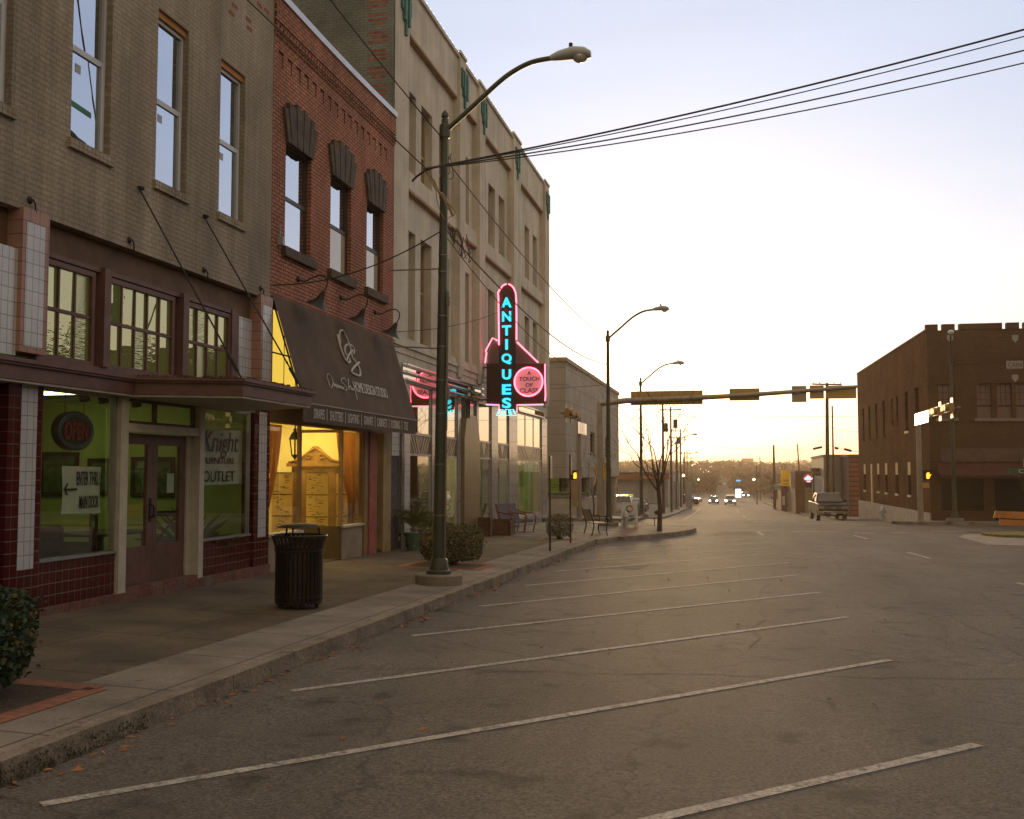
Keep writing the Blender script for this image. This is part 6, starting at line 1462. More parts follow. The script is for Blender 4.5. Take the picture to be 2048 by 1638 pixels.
for u in (1730, 1757, 1773, 1794, 1819):
    y, z = cside(u, 950); lo.append((y - .38, y + .38, .55, 2.45))
y, z = cside(1744, 950); dr_h = (y - .45, y + .45, -.55, 2.45)
w = MB(); holed(w, 0, 0, LEN, BOT, TOP, up + lo + [dr_h], -.28); w.build('side_wall', m_cbr, cn)
w = MB(); w.poly([(0, 0, TOP), (24, 0, TOP), (24, LEN, TOP), (0, LEN, TOP)]); w.poly([(0, LEN, BOT), (24, LEN, BOT), (24, LEN, TOP), (0, LEN, TOP)]); w.poly([(24, 0, BOT), (24, LEN, BOT), (24, LEN, TOP), (24, 0, TOP)]); w.build('roof_and_rear', m_cbr, cn)
fh = []
for u0, u1, v0, v1 in [(1953, 1985, 767, 836), (1993, 2025, 767, 836), (2031, 2063, 767, 836), (1876, 1911, 768, 836)]:
    (x0, z1), (x1, z0) = cfront(u0, v0), cfront(u1, v1); fh.append((x0, x1, z0, z1))
x0, zt_ = cfront(1882, 958); _, zb_ = cfront(1882, 1022); x1, _ = cfront(1968, 958)
fh.append((x0, x1, zb_, zt_)); fh.append((x1 + .5, 20, -.7, zt_))
w = MB(); holed(w, 0, 0, 24, BOT, TOP, fh, -.30); w.v = [Vector((v.y, v.x, v.z)) for v in w.v]; w.build('front_wall', m_cbf, cn)
xs_ = [cfront(u, 668)[0] for u in (1880, 1914, 2009, 2043)]
w = MB(); edges = [-.03] + [q for x in xs_ for q in (x - .11, x + .11)] + [24]
for k in range(0, len(edges), 2): w.box(edges[k], edges[k + 1], -.04, .3, TOP + .003, TOP + .32)
w.box(-.04, .3, .303, LEN, TOP + .003, TOP + .10); w.build('battlements', m_cbf, cn)
w = MB(); zc = cfront(1900, 717)[1]; w.box(.0, 24, -.05, -.003, zc - .1, zc); w.box(0, 24, -.03, -.003, zc - .25, zc - .104); w.build('string_course', m_cbf, cn)
w = MB(); w.box(-.08, -.003, -.08, LEN, -2, -.28); w.build('concrete_base', mat('base_concrete', (.34, .29, .23), .85, var=.2, fine=.1), cn)
m_ltsill = mat('pale_sill', (.50, .42, .30), .7, var=.1); m_ylpanel = mat('yellow_panel', (.52, .38, .15), .8, var=.08)
for i, (a, b, c, d) in enumerate(up + lo):
    f = MB(); f.box(.20, .24, a, b, c, d); fo = f.build('window', mat('slit_glass', (.035, .022, .012), .35, var=.1), cn)
    s = MB(); s.box(-.07, .15, a - .06, b + .06, c - .13, c - .002); s.build('sill', m_ltsill if i >= len(up) or i == 6 else m_cbr, fo)
    if i >= len(up): s = MB(); s.box(-.02, .19, a + .01, b - .01, c + 1.15, d - .01); s.build('yellow_upper_panel', m_ylpanel, fo)
f = MB(); a, b, c, d = dr_h; f.box(.2, .24, a, b, c, d); fo = f.build('side_door', m_brown, cn); f = MB(); f.box(-.02, .19, a + .35, b - .02, c + .01, d - .01); f.build('lit_jamb', m_ylpanel, fo)  # light on the door jamb put into a yellow colour
m_cglass = mat('boarded_pane', (.17, .10, .075), .5, var=.12, scale=2)
for (a, b, c, d) in fh[:4]:
    f = MB(); zm = c + (d - c) * .36
    f.box(a, b, .22, .25, c, d); fo = f.build('window', m_cglass, cn)
    f = MB(); f.box(a, b, .18, .217, zm - .05, zm + .05)
    for q in (.33, .66): f.box(a + (b - a) * q - .015, a + (b - a) * q + .015, .19, .217, zm + .05, d)
    for q in (.3, .6): f.box(a, b, .193, .214, zm + (d - zm) * q - .012, zm + (d - zm) * q + .012)
    f.build('muntins', mat('muntin_dark', (.05, .03, .02), .6), fo)
    f = MB(); f.box(a - .15, b + .15, -.08, .17, c - .16, c - .003); f.build('sill', mat('front_sill', (.22, .17, .13), .8, var=.1), fo)
f = MB(); a, b, c, d = fh[4]; f.box(a, b, .24, .27, c, d); f.build('shop_window', mat('dark_shop_glass', (.022, .014, .006), .25, var=.1), cn)
f = MB(); a, b, c, d = fh[5]; f.box(a, b, .6, .65, c, d); f.build('dark_entrance', m_dark, cn)
(x0, z1), (x1, z0) = cfront(1875, 926), cfront(2080, 955)
w = MB(); w.prism([(x0, -.003, z1), (x0, -.9, z0 + .12), (x0, -.9, z0), (x0, -.003, z0 + .05)], (24 - x0 - 8, 0, 0)); w.build('red_awning', mat('awning_red', (.06, .017, .013), .8, var=.15), cn)
(x0, z1), (x1, z0) = cfront(1880, 897), cfront(2080, 924); w = MB(); w.box(x0, 16, -.06, -.003, z0 + .02, z1); w.build('sign_band', mat('band_dull', (.10, .06, .045), .7, var=.2), cn)
(x0, z1), (x1, z0) = cfront(2012, 722), cfront(2046, 737); w = MB(); w.box(x0, x1, -.05, -.003, z0, z1); po = w.build('name_plaque', mat('plaque_grey', (.28, .25, .22), .8, var=.1), cn)
w = MB(); lettering(w, 'CAIN', (x0 + .08, -.055, z0 + .08), (1, 0, 0), (0, 0, 1), x1 - x0 - .16, z1 - z0 - .16, .006); w.build('plaque_lettering', mat('letter_dark', (.06, .045, .04), .8), po)
for u, v in ((1900, 678), (2030, 678), (2030, 757)):
    x, z = cfront(u, v); w = MB(); w.prism([(x - .15, -.003, z + .2), (x + .15, -.003, z + .2), (x + .15, -.003, z - .02), (x, -.003, z - .2), (x - .15, -.003, z - .02)], (0, -.05, 0)); w.build('stone_shield', mat('plaque_grey', (0, 0, 0)), cn)
# block across the street, outside the frame on the right: its nearer part is raised to shade the near pavement; mirrored in the shop glass
op = thing('opposite_block', 'low brick block across the street, out of view, raised to shade the near pavement and mirrored in the shop windows', 'building', (15.5, -45, g(-45)))
w = MB(); w.box(0, 14, 0, 66, -1, 8.8 - g(-45)); w.box(0, 14, 66.003, 82, -1, 6.4 - g(-45)); w.build('wall', mat('opposite_brick', (.13, .07, .045), .9, var=.3), op)
for k in range(9): MB().box(-.04, -.003, 2 + k * 8.8, 8.6 + k * 8.8, .6, 3.4).build('shop_window', mat('opposite_glass', (.05, .05, .05), .2, var=.2), op)
# street name blade, plaque, barricade at the right edge
q = at_y(2016, 948, 46); ss = thing('street_name_post', 'green street name blade on a thin post at the right edge', 'sign', (q.x + .7, 46, g(46)))
MB().cyl((0, 0, 0), (0, 0, q.z - g(46) + .7), .03, n=8).build('post', m_galv, ss); z = q.z - g(46)
bl = MB(); bl.box(-.7, .9, -.05, -.035, z, z + .24); bl = bl.build('name_blade', mat('blade_green', (.03, .09, .04), .5, var=.1), ss); p = MB(); lettering(p, 'Crockett', (-.3, -.052, z + .05), (1, 0, 0), (0, 0, 1), 1.1, .15, .004); p.build('blade_lettering', m_abw, bl); MB().box(-.1, .25, -.05, -.035, z + .27, z + .62).build('white_plate', mat('plate_tan', (.45, .36, .26), .5, var=.1), ss)
bq = at_y(1990, 1047, 43.2); br = thing('barricade', 'orange and white two board barricade on the grass island at the right edge', 'barricade', (bq.x + 1.4, 43.2, g(43.2) + .1))
m_or = mat('barricade_orange', (.50, .20, .055), .6, var=.25, scale=2, col2=(.55, .38, .28), c2scale=1.5)
MB().hexa([(-1.45, -.03, .62), (1.3, -.03, .50), (1.3, .03, .50), (-1.45, .03, .62), (-1.38, -.03, .88), (1.3, -.03, .80), (1.3, .03, .80), (-1.38, .03, .88)]).build('upper_board', m_or, br); MB().hexa([(-1.25, -.03, .34), (1.3, -.03, .24), (1.3, .03, .24), (-1.25, .03, .34), (-1.25, -.03, .56), (1.3, -.03, .46), (1.3, .03, .46), (-1.25, .03, .56)]).build('lower_board', m_or, br)
for x in (-.2, 1.0): MB().box(x - .05, x + .05, .035, .10, -.02, .85).build('post', mat('post_brown', (0, 0, 0)), br)
# ---------------------------------------------------------------- vehicles
m_tyre = mat('tyre', (.015, .014, .013), .85, var=.1); m_rim = mat('rim', (.40, .38, .36), .3, metal=.9, var=.05); m_carglass = glass('car_glass', base=.07, edge=.6, back=(.02, .02, .02)); m_head_off = mat('lamp_clear', (.28, .25, .22), .2, var=.05); m_carchrome = mat('car_chrome', (.55, .52, .5), .15, metal=1, var=.02)
def vehicle(name, label, cat, loc, rz, paint, L=4.6, Wd=1.8, H=1.45, kind='sedan', lit=None, group=None):
    """front faces -y"""
    o = thing(name, label, cat, loc, rz, group); hw = Wd / 2
    belt = H * {'sedan': .62, 'suv': .58, 'pickup': .67}[kind]; gc = {'sedan': .18, 'suv': .30, 'pickup': .46}[kind]; hood = H * {'sedan': .56, 'suv': .57, 'pickup': .635}[kind]
    def shell(prof, ws):      # prof (y, z); ws half width at each z fraction
        m = MB(); n = len(prof); zs = [z for _, z in prof]; z0, z1 = min(zs), max(zs)
        f = lambda z: ws[0] + (ws[1] - ws[0]) * (z - z0) / max(.01, z1 - z0)
        a = [Vector((-f(z), y, z)) for y, z in prof]; b = [Vector((f(z), y, z)) for y, z in prof]
        i = len(m.v); m.v += a + b; m.f.append(tuple(range(i, i + n))); m.f.append(tuple(range(i + 2 * n - 1, i + n - 1, -1)))
        for k in range(n): m.f.append((i + k, i + (k + 1) % n, i + n + (k + 1) % n, i + n + k))
        return m
    h = L / 2
    body = [(-h, gc), (-h - .02, gc + .2), (-h, hood - .14), (-h + .12, hood - .02), (-h + L * .24, hood + .05), (-h + L * .27, belt), (h - L * .12, belt), (h, belt - .05), (h + .02, gc + .3), (h, gc)]
    if kind == 'pickup': body = [(-h, gc), (-h - .03, hood - .14), (-h + .06, hood - .02), (-h + L * .22, hood + .05), (-h + L * .24, belt), (h, belt), (h, gc)]
    if kind == 'suv': body = [(-h, gc), (-h - .02, hood - .12), (-h + .1, hood), (-h + L * .22, hood + .05), (-h + L * .24, belt), (h, belt), (h + .03, gc + .3), (h, gc)]
    bo_ = shell(body, (hw * .97, hw)).build('body', paint, o, bevel=.05)
    r0, r1, t0, t1 = {'sedan': (.25, .88, .42, .74), 'suv': (.22, .995, .34, .97), 'pickup': (.245, .66, .335, .645)}[kind]
    cab = [(-h + L * r0, belt + .003), (-h + L * t0, H - .03), (-h + L * (t0 + .06), H), (-h + L * (t1 - .04), H), (-h + L * t1, H - .03), (-h + L * r1, belt + .003)]
    shell(cab, (hw * .96, hw * .80)).build('cabin', paint, o, bevel=.04)
    def along(y0, z0, y1, z1, t): return Vector((0, y0 + (y1 - y0) * t, z0 + (z1 - z0) * t))
    fy = lambda t: along(-h + L * r0, belt, -h + L * t0, H - .03, t); by = lambda t: along(-h + L * r1, belt, -h + L * t1, H - .03, t)
    wv = lambda z: hw * .96 + (hw * .80 - hw * .96) * (z - belt) / (H - belt)
    for nm, fn, s in (('windscreen', fy, -1), ('rear_window', by, 1)):
        a, b = fn(.10), fn(.90); e = Vector((0, s * .012, .012))
        MB().poly([Vector((-wv(a.z) + .09, 0, 0)) + a + e, Vector((wv(a.z) - .09, 0, 0)) + a + e, Vector((wv(b.z) - .09, 0, 0)) + b + e, Vector((-wv(b.z) + .09, 0, 0)) + b + e]).build(nm, m_carglass, o)
    nwin = {'sedan': 2, 'suv': 3, 'pickup': 2}[kind]
    for sx in (-1, 1):
        for k in range(nwin):
            a0, a1 = fy(.14), by(.14); b0, b1 = fy(.86), by(.86)
            lo0, lo1 = a0.lerp(a1, (k + .12) / nwin), a0.lerp(a1, (k + .92) / nwin); hi0, hi1 = b0.lerp(b1, (k + .10) / nwin), b0.lerp(b1, (k + .90) / nwin)
            MB().poly([q + Vector((sx * (wv(q.z) + .012), 0, 0)) for q in (lo0, lo1, hi1, hi0)]).build('side_window', m_carglass, o)
        MB().ball((sx * (hw + .10), -h + L * (r0 + .06), belt + .10), .10, .06, .08, 8, 6).build('mirror', paint if kind != 'pickup' else m_dark, o)
        lamp = lit or m_head_off
        if lit: MB().ball((sx * (hw - .28), -h - .03, hood - .20), .17, .06, .10, 10, 6).build('headlight', lamp, o)
        else: MB().box(sx * (hw - .40) - .0 * sx if sx < 0 else hw - .40, sx * hw * .97 if sx > 0 else -hw + .40, -h - .035, -h + .05, hood - .36, hood - .12).build('headlight', lamp, o) if sx > 0 else MB().box(-hw * .97, -hw + .40, -h - .035, -h + .05, hood - .36, hood - .12).build('headlight', lamp, o)
        MB().box(*((hw - .3, hw * .97) if sx > 0 else (-hw * .97, -hw + .3)), h - .03, h + .035, belt - .32, belt - .1).build('tail_light', mat('tail_red', (.35, .02, .015), .3, var=.05), o)
        r = .32 if kind == 'sedan' else .39
        for yy in (-h + L * .185, h - L * .2):
            x0, x1 = (hw - .22, hw - .0) if sx > 0 else (-hw, -hw + .22)
            wh = MB().cyl((x0, yy, r), (x1, yy, r), r, n=20).build('wheel', m_tyre, o); xo = x1 if sx > 0 else x0
            MB().cyl((xo, yy, r), (xo + sx * .015, yy, r), r * .62, n=16).build('rim', m_rim, wh)
    MB().box(-hw * .97, hw * .97, -h - .10, -h + .05, gc + .10, gc + .32).build('front_bumper', paint if kind == 'sedan' else m_carchrome, o, bevel=.03)
    MB().box(-hw + .42, hw - .42, -h - .04, -h + .02, hood - .40, hood - .14).build('grille', m_dark, o)
    return o
m_truckp = mat('truck_paint', (.022, .012, .008), .45, spec=.2, metal=0, var=.05, coat=.12); m_whitep = mat('white_car_paint', (.52, .52, .54), .25, var=.05, coat=.8); m_redp = mat('red_car_paint', (.30, .03, .02), .25, var=.05, coat=.8); m_greyp = mat('grey_car_paint', (.16, .17, .19), .25, var=.05, coat=.8)
tr = vehicle('pickup_truck', 'dark brown full size pickup truck parked at the right kerb beyond the crossing', 'truck', (6.45, 79.2, g(77.3) + .0), R(3), m_truckp, 5.9, 2.05, 2.02, 'pickup')
h = 2.95
p = MB()
for z in (.93, 1.06): p.box(-.60, .60, -h - .075, -h - .042, z - .035, z + .035)
p.box(-.66, -.60, -h - .075, -h - .042, .84, 1.16); p.box(.60, .66, -h - .075, -h - .042, .84, 1.16); p.box(-.2, .2, -h - .085, -h - .076, .93, 1.06); p.build('grille_bars', m_carchrome, tr)
MB().box(-.18, .18, -h - .115, -h - .102, .52, .66).build('number_plate', m_abw, tr)
for k in range(5): MB().ball((-.6 + k * .3, -h + 5.9 * .33, 2.03), .06, .05, .03, 8, 5).build('roof_marker', mat('amber', (.6, .25, .05), .3), tr)
for sx in (-.72, .72): MB().cyl((sx, -h - .125, .62), (sx, -h - .10, .62), .08, n=12).build('fog_lamp', m_head_off, tr)
m_beam = emis('headlamp_lit', (.88, .94, 1.0), 40)
vehicle('sedan', 'oncoming dark car with bright headlights at the end of the street', 'car', (-4.6, 205, g(205)), R(-1), m_greyp, 4.7, 1.85, 1.45, 'sedan', m_beam, 'oncoming cars with lit headlights')
vehicle('estate_car', 'oncoming pale car with bright headlights right of the dark oncoming car', 'car', (-1.3, 188, g(188)), R(-1), m_whitep, 4.9, 1.9, 1.75, 'suv', m_beam, 'oncoming cars with lit headlights')
vehicle('sedan', 'small distant oncoming car rightmost of the lit cars', 'car', (1.9, 285, g(285)), R(4), m_greyp, 4.7, 1.85, 1.45, 'sedan', m_beam, 'oncoming cars with lit headlights')
vehicle('suv', 'white sport utility vehicle parked by the low blue grey building', 'car', (-12.1, 107, g(107) + .1), R(196), m_whitep, 4.9, 1.95, 1.85, 'suv'); vehicle('sedan', 'silver car parked behind the white utility vehicle', 'car', (-11.8, 122, g(122) + .1), R(200), m_greyp, 4.6, 1.8, 1.45)
vehicle('suv', 'yellow tinted van parked just behind the white utility vehicle', 'car', (-12.8, 116, g(116) + .1), R(190), mat('gold_car_paint', (.35, .18, .04), .3, coat=.5), 4.7, 1.85, 1.9, 'suv'); vehicle('sedan', 'grey car parked between the utility poles on the left', 'car', (-13.2, 142, g(142) + .1), R(90), m_greyp, 4.6, 1.8, 1.45)
vehicle('pickup_truck', 'red pickup with a pale roof parked at the left kerb far down the street', 'truck', (-9.2, 192, g(192)), R(70), m_redp, 5.2, 1.9, 1.75, 'pickup')

# ---------------------------------------------------------------- utility poles and wires down the street
m_wpole = mat('wood_pole', (.085, .05, .028), .9, var=.25, scale=3); m_trans = mat('transformer_grey', (.13, .11, .10), .6, var=.1)
def upole(label, u, Y, vtop, arm=0, armz=.3, trans=(), lean=0, r=.15, armdir=0, name='utility_pole'):
    b = at_y(u, 1000, Y); z0 = g(Y); zt_ = at_y(u, vtop, Y).z - z0
    o = thing(name, label, 'utility pole', (b.x, Y, z0), armdir, 'wooden utility poles along the street')
    MB().tube([(0, 0, -.1), (lean, 0, zt_)], [r, r * .65], 10).build('pole', m_wpole, o, smooth=True)
    if arm:
        MB().box(lean - arm, lean + arm, -.06, .06, zt_ - armz - .12, zt_ - armz).build('crossarm', m_wpole, o); p = MB()
        for k in (-.95, -.5, .5, .95): p.cyl((lean + arm * k, 0, zt_ - armz), (lean + arm * k, 0, zt_ - armz + .18), .035, n=6)
        p.build('insulators', m_trans, o)
    for x, dz in trans: MB().lathe([(.05, .95), (.25, .9), (.25, 0), (.2, -.04)], (x, 0, zt_ - dz), 12).build('transformer', m_trans, o)
    return o, Vector((b.x, Y, z0 + zt_))
lp = []
for a in [('first wooden pole on the left beyond the crossing, cut off by the long sign', 1327, 100, 808, 0, .3, ()), ('second left wooden pole with a long crossarm and two transformers', 1343, 114, 814, 1.15, .25, ((-.55, 2.7), (.5, 2.3))), ('left wooden pole with a single transformer', 1362, 150, 857, 1.1, .3, ((-.3, 2.2),)), ('left wooden pole with a bare crossarm', 1355, 165, 871, 1.3, .3, ()),
          ('fifth left wooden pole far down the street', 1370, 215, 903, 1.2, .3, ()), ('sixth left wooden pole far down the street', 1375, 235, 903, 1.2, .3, ()), ('farthest left wooden pole before the wooded ridge', 1383, 275, 914, 1.3, .3, ())]: lp.append(upole(*a)[1])
rp_ = []
for a in [('tall wooden pole with a slanted crossarm behind the parked pickup', 1655, 90, 766, 1.35, .05, (), .15, .19, R(25)), ('thin bare pole just right of the tall crossarm pole', 1668, 97, 812, 0, 0, (), .0, .10), ('slim leaning pole left of the rental board', 1603, 140, 888, 0, 0, (), -.4, .12), ('stout bare pole left of the yellow sign', 1549, 150, 890, 0, 0, (), 0, .2), ('thin distant pole on the right of the road', 1521, 230, 913, 0, 0, (), 0, .14), ('shorter thin distant pole on the right of the road', 1514, 200, 927, 0, 0, (), 0, .13)]: rp_.append(upole(*a)[1])
for k, (a, b, s) in enumerate([(lp[0], lp[1], .4), (lp[1], lp[2], .6), (lp[2], lp[3], .3), (lp[3], lp[4], .8), (lp[4], lp[5], .3)]):
    for dx in (-.9, .9): cable('wire between left utility poles %s' % ('on the street side' if dx > 0 else 'on the building side'), a + Vector((dx, 0, -.2)), b + Vector((dx, 0, -.2)), s, .013, None, 'wires between the left utility poles', 10)
for a, b, lab in [(lp[2] + Vector((0, 0, -2)), rp_[3] + Vector((0, 0, -.5)), 'upper wire crossing the street before the ridge'), (lp[4] + Vector((0, 0, -1)), rp_[3] + Vector((0, 0, -1.8)), 'lower wire crossing the street before the ridge'), (rp_[3] + Vector((0, 0, -1.5)), rp_[0] + Vector((0, 0, -4.6)), 'wire from the stout pole to the tall crossarm pole'), (rp_[3] + Vector((0, 0, -.3)), rp_[2] + Vector((0, 0, -.6)), 'wire from the stout pole to the leaning pole'), (rp_[0] + Vector((0, 0, -3.6)), (10.4, 79, 5.0), 'wire from the tall crossarm pole to the corner brick building'),
                  ((lp[0].x, 100, lp[0].z - 1.2), (40, 96, 7.4), 'thin wire slanting up to the right over the brick corner building')]: cable(lab, a, b, .35, .016, None, 'wires across the street', 12)
for u0, v0, u1, v1, lab in [(1626, 898, 1644, 894, 'left'), (1688, 898, 1703, 902, 'right'), (1669, 896, 1677, 897, 'middle')]:
    a, b = at_y(u0, v0, 91), at_y(u1, v1, 91); tag(MB().cyl(a, b, .10, n=8).build('cable_splice', m_darkiron), '%s of the dark cable splices hung by the tall crossarm pole' % lab, 'cable')
a, b, c, d = at_y(1600, 905, 91), at_y(1626, 898, 91), at_y(1703, 902, 91), at_y(1722, 904, 91)
tag(MB().tube([a, b, at_y(1657, 890, 91), c, d], .014, 4).build('span_wire', m_cable), 'span wire carrying the dark cable splices', 'cable')
# ---------------------------------------------------------------- far buildings and signs
def block(name, label, u0, u1, Y, vtop, depth, m, extra=None, zb=None):
    a, b = at_y(u0, vtop, Y), at_y(u1, vtop, Y); z0 = g(Y) - .6; o = thing(name, label, 'building', (a.x, Y, z0)); w_, h_ = b.x - a.x, a.z - z0
    MB().box(0, w_, 0, depth, 0, h_).build('wall', m, o); MB().box(-.1, w_ + .1, -.1, depth + .1, h_ + .003, h_ + .18).build('roof_edge', m_concbase, o)
    return o, w_, h_
m_cor = brick('corrugated_rust', (.30, .13, .085), (.25, .11, .07), (.10, .05, .035), 'y', 40, .42, .05, .15, .8, .6, offset=0)
o, w_, h_ = block('rust_shed', 'rust red corrugated shed between the grey shop and the dark brick corner building', 1697, 1735, 94, 913, 18, m_cor)
o, w_, h_ = block('grey_shop', 'pale grey high fronted shop behind the tall wooden pole', 1647, 1690, 100, 913, 16, mat('shop_grey', (.25, .215, .175), .8, var=.12))
MB().box(w_ * .78, w_ + .05, -.06, -.003, 0, h_).build('corner_strip', mat('strip_mauve', (.17, .135, .12), .8, var=.1), o); MB().box(.1, w_ * .76, -.05, -.004, .2, h_ * .38).build('shopfront', mat('front_dark', (.09, .055, .04), .5, var=.3, scale=1), o)
for k in range(4): MB().box(.3 + k * 1.25, .45 + k * 1.25, -.12, -.055, .2, h_ * .38).build('shopfront_post', mat('post_tan', (.35, .27, .19), .7), o)
o, w_, h_ = block('spa_shop', 'low brown shop lettered SPA behind the rental board', 1590, 1646, 118, 945, 20, mat('shop_brown', (.15, .075, .04), .8, var=.2)); MB().box(w_ * .35, w_, -.05, -.003, .3, h_ * .68).build('pale_panel', mat('panel_tan', (.30, .235, .15), .8, var=.1), o)
a, b = at_y(1611, 976, 117.9), at_y(1637, 966, 117.9); p = MB(); lettering(p, 'SPA', (a.x - o.location.x, -.06, a.z - o.location.z), (1, 0, 0), (0, 0, 1), (b.x - a.x) * .85, b.z - a.z, .02); p.build('wall_lettering', m_ink, o)
a, b, c = at_y(1617, 984, 117), at_y(1635, 984, 117), at_y(1634, 968, 117); L0 = o.location; p = MB(); p.prism([a - L0, b - L0, c - L0], (0, -.3, 0)); p.build('red_gable_awning', mat('gable_red', (.40, .10, .05), .6), o)
p = MB(); a, b = at_y(1635, 970, 117), at_y(1647, 940, 117); p.box(a.x - L0.x, b.x - L0.x, -.25, -.06, .2, b.z - L0.z); p.build('grey_pier', mat('pier_bluegrey', (.30, .30, .31), .7), o)
o, w_, h_ = block('maroon_kiosk', 'small maroon fronted building left of the low brown shop', 1562, 1588, 135, 972, 10, mat('kiosk_maroon', (.16, .06, .04), .8, var=.2)); MB().box(w_ * .45, w_ * .95, -.05, -.003, .3, h_ * .8).build('door', mat('door_pale', (.34, .33, .33), .7), o); MB().box(w_ * .08, w_ * .3, -.05, -.003, h_ * .35, h_ * .65).build('notice_board', m_abw, o)
def sign(name, label, u0, v0, u1, v1, Y, m, post=True, texts=(), th=.15, tm=None):
    a, b = at_y(u0, v1, Y), at_y(u1, v0, Y); o = thing(name, label, 'sign', (a.x, Y, g(Y))); z0, z1 = a.z - g(Y), b.z - g(Y); w_ = b.x - a.x
    MB().box(0, w_, 0, th, z0, z1).build('sign_panel', m, o)
    if post:
        for x in ([w_ / 2] if post == 1 else [w_ * .12, w_ * .88]): MB().cyl((x, th / 2, -.1), (x, th / 2, z0), .08, n=8).build('post', m_wpole, o)
    for s_, fx0, fz0, fx1, fz1 in texts: p = MB(); lettering(p, s_, (w_ * fx0, -.01, z0 + (z1 - z0) * fz0), (1, 0, 0), (0, 0, 1), w_ * (fx1 - fx0), (z1 - z0) * (fz1 - fz0), .02, bold=.02); p.build('sign_lettering', tm or m_ink, o)
    return o
sign('rental_board', 'weathered board reading FOR RENT with a telephone number', 1622, 936, 1664, 952, 104, mat('board_ochre', (.34, .24, .13), .7, var=.15), 2, [('FOR RENT', .06, .52, .92, .92), ('214-339-9495', .06, .08, .92, .40)])
o = sign('yellow_sign', 'yellow upright sign on a post left of the low brown shop', 1562, 941, 1579, 972, 128, mat('sign_yellow_lit', (.55, .31, .02), .5, var=.15, emit=(1, .5, .02), es=.12), 1, [('CASH', .12, .28, .88, .42), ('PAWN', .15, .08, .85, .18)], .2, mat('ink_brown', (.2, .09, .02), .6))
p = MB(); p.tube([(.35 + .25 * math.cos(t), -.03, 5.3 + .4 * math.sin(t)) for t in [k * .5 for k in range(9)]], .04, 5); p.build('swirl_mark', mat('ink_brown', (0, 0, 0)), o)
sign('teal_sign', 'small pale green sign on two posts beside the stout bare pole', 1549, 969, 1564, 979, 140, mat('sign_teal', (.22, .40, .30), .5, var=.15), 2)
q = at_y(1617, 956, 112); o = thing('lit_badge_sign', 'lit red and white round shop badge above the SPA wall', 'sign', q); MB().lathe([(.52, 0), (.52, .12)], (0, 0, 0), 24, 'y').build('red_disc', mat('badge_red', (.5, .04, .02), .5, emit=(1, .08, .03), es=.12), o)
p = MB(); p.prism([(x_ * .62, -.02, z_ * .62) for x_, z_ in ((-.6, -.35), (.45, -.35), (.8, -.05), (.65, .05), (.4, .0), (.3, .35), (.05, .3), (-.05, .6), (-.35, .25), (-.75, -.05))], (0, -.05, 0)); p.build('white_emblem', emis('badge_white', (.8, .9, 1), .8), o)
MB().box(-.19, .19, -.08, -.02, -.43, -.28).build('white_footer', emis('badge_white', (1, 1, 1), 1), o)
o = sign('lit_pylon_sign', 'bright white and blue lit pylon sign far behind the oncoming cars', 1471, 978, 1482, 995, 240, emis('pylon_white', (.75, .92, 1), 2.2), 1); MB().box(.15, 1.2, -.02, -.005, 4.3, 4.65).build('blue_stripe', emis('pylon_blue', (.1, .4, .8), 1.2), o)
# low buildings on the left beyond the office block
o, w_, h_ = block('low_blue_shop', 'long low blue grey shop with a brown fascia behind the parked cars', 1236, 1336, 150, 946, 40, mat('shop_bluegrey', (.25, .245, .24), .75, var=.15)); MB().box(-.3, w_ + .2, -1.2, -.003, h_ - .95, h_ - .1).build('fascia', mat('fascia_rust', (.20, .075, .035), .7, var=.2), o); MB().box(-.3, w_ + .2, -1.3, -.003, h_ - .1 + .19, h_ + .22).build('roof_trim', mat('trim_pale', (.35, .34, .36), .6), o)
MB().box(.2, w_ * .3, -.06, -.003, .8, 2.6).build('lit_window', mat('lit_green', (.3, .35, .1), .5, emit=(.75, .8, .2), es=.35), o)
for k in range(5): MB().box(w_ * .35 + k * 1.8, w_ * .35 + k * 1.8 + .9, -.05, -.003, .6, h_ - 1.2).build('shutter', mat('shutter_grey', (.20, .20, .21), .7, var=.1), o)
o, w_, h_ = block('small_shop', 'small shop with pale stripes among the left utility poles', 1340, 1356, 190, 957, 12, mat('stripe_wall', (.25, .17, .09), .8, var=.2)); 
for k in range(4): MB().box(.1, w_ - .1, -.05, -.003, h_ * (.3 + k * .17), h_ * (.38 + k * .17)).build('pale_stripe', mat('stripe_pale', (.42, .32, .16), .7), o)
o, w_, h_ = block('hill_block', 'flat roofed building on top of the far ridge', 1484, 1507, 1150, 917, 30, mat('ridge_wall', (.08, .05, .035), .9))
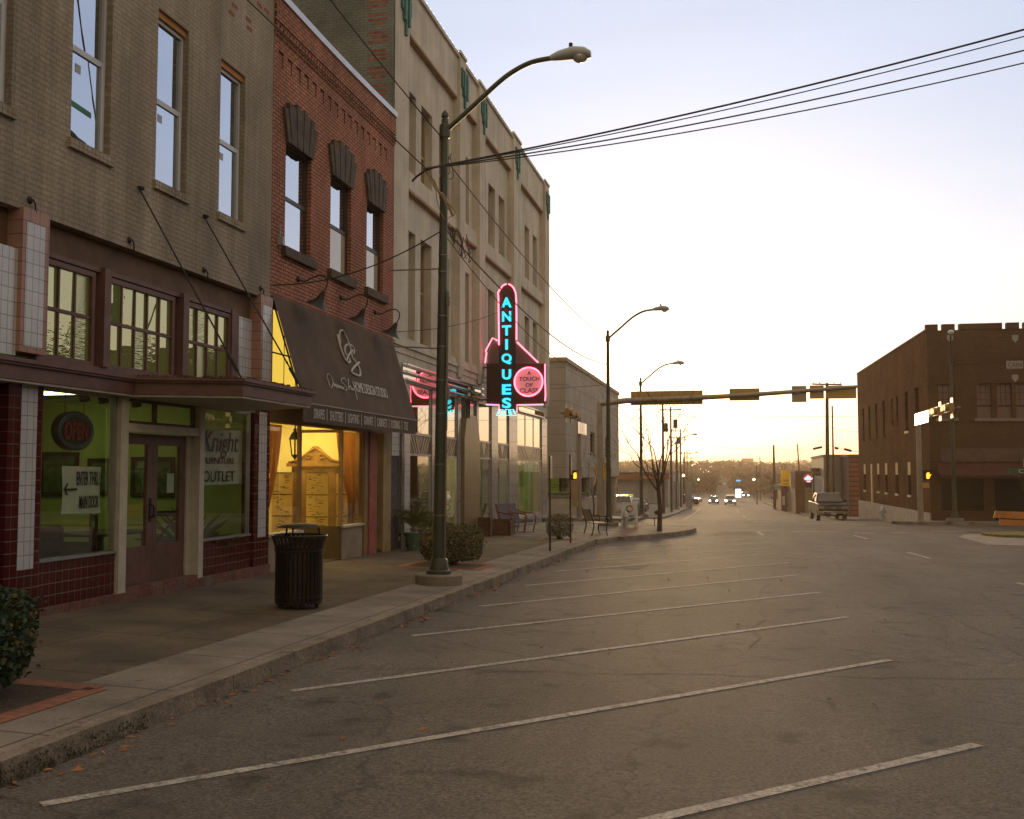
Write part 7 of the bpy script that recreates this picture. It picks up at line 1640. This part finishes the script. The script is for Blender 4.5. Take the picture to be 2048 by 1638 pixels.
# distant lights scattered over the ridge
tl_ = MB(); rr = random.Random(12)
for u, v, s in [(1390, 928, .9), (1396, 926, .8), (1384, 931, .7), (1386, 929, .9), (1377, 1000 - 43, .35), (1401, 938, .5), (1412, 940, .5), (1417, 943, .6), (1420, 934, .4), (1423, 933, .4), (1398, 955, .5), (1449, 967, .4), (1492, 927, .4), (1446, 934, .3), (1418, 950, .5), (1411, 968, .5), (1407, 944, .4), (1560, 936, .3)]:
    q = at_y(u, v, 420 if v > 930 else 560); tl_.ball(q, s * .33, n=6, m=4)
stuff(tl_.build('town_lights', emis('town_light', (1, .90, .72), 2)), 'tiny white and amber lights sprinkled over the far ridge', 'lights')
for u, v, Y, lab, m, r in [(1508, 959, 240, 'round white street light right of the distant road', emis('lamp_white', (.9, 1, .8), 14), .22), (1367, 955 - 4, 180, 'glowing amber lamp among the left utility poles', emis('lamp_amber', (1, .55, .2), 10), .22), (1397, 959, 240, 'pale green traffic light far down the left side', emis('lamp_green', (.7, 1, .8), 8), .16)]:
    q = at_y(u, v, Y); o = thing('lit_lamp', lab, 'street lamp', (q.x, Y, g(Y))); MB().ball((0, 0, q.z - g(Y)), r, n=10, m=6).build('globe', m, o); MB().cyl((0, .1, 0), (0, .1, q.z - g(Y)), .07, n=6).build('post', m_darkiron, o)
tree('leafless tree left of the distant road', -15, 235, g(235), 9, 31, .7, .16, depth=4); tree('leafless tree right of the distant road', 9.5, 215, g(215), 8, 33, .7, .15, depth=4); tree('leafless tree behind the small shops on the right', 16, 150, g(150), 8.5, 35, .8, .16, depth=4); tree('leafless tree behind the low blue grey shop', -22, 175, g(175), 9, 37, .7, .16, depth=4)

# ---------------------------------------------------------------- evening haze
HAZE = 0.00045
hz = MB().box(-2300, 2300, -120, 2450, -9, 25)
ho = hz.build('haze', bpy.data.materials.new('haze'))
ho['kind'] = 'stuff'; ho['label'] = 'thin golden evening haze lying over the whole street'; ho['category'] = 'haze'
m = ho.data.materials[0]; m.use_nodes = True; n = m.node_tree; n.nodes.clear()
o = n.nodes.new('ShaderNodeOutputMaterial'); v = n.nodes.new('ShaderNodeVolumePrincipled')
v.inputs['Color'].default_value = (1.0, .80, .58, 1); v.inputs['Density'].default_value = HAZE; v.inputs['Anisotropy'].default_value = .55
n.links.new(v.outputs[0], o.inputs['Volume'])
try: m.cycles.volume_sampling = 'DISTANCE'; m.cycles.homogeneous_volume = True
except Exception: pass
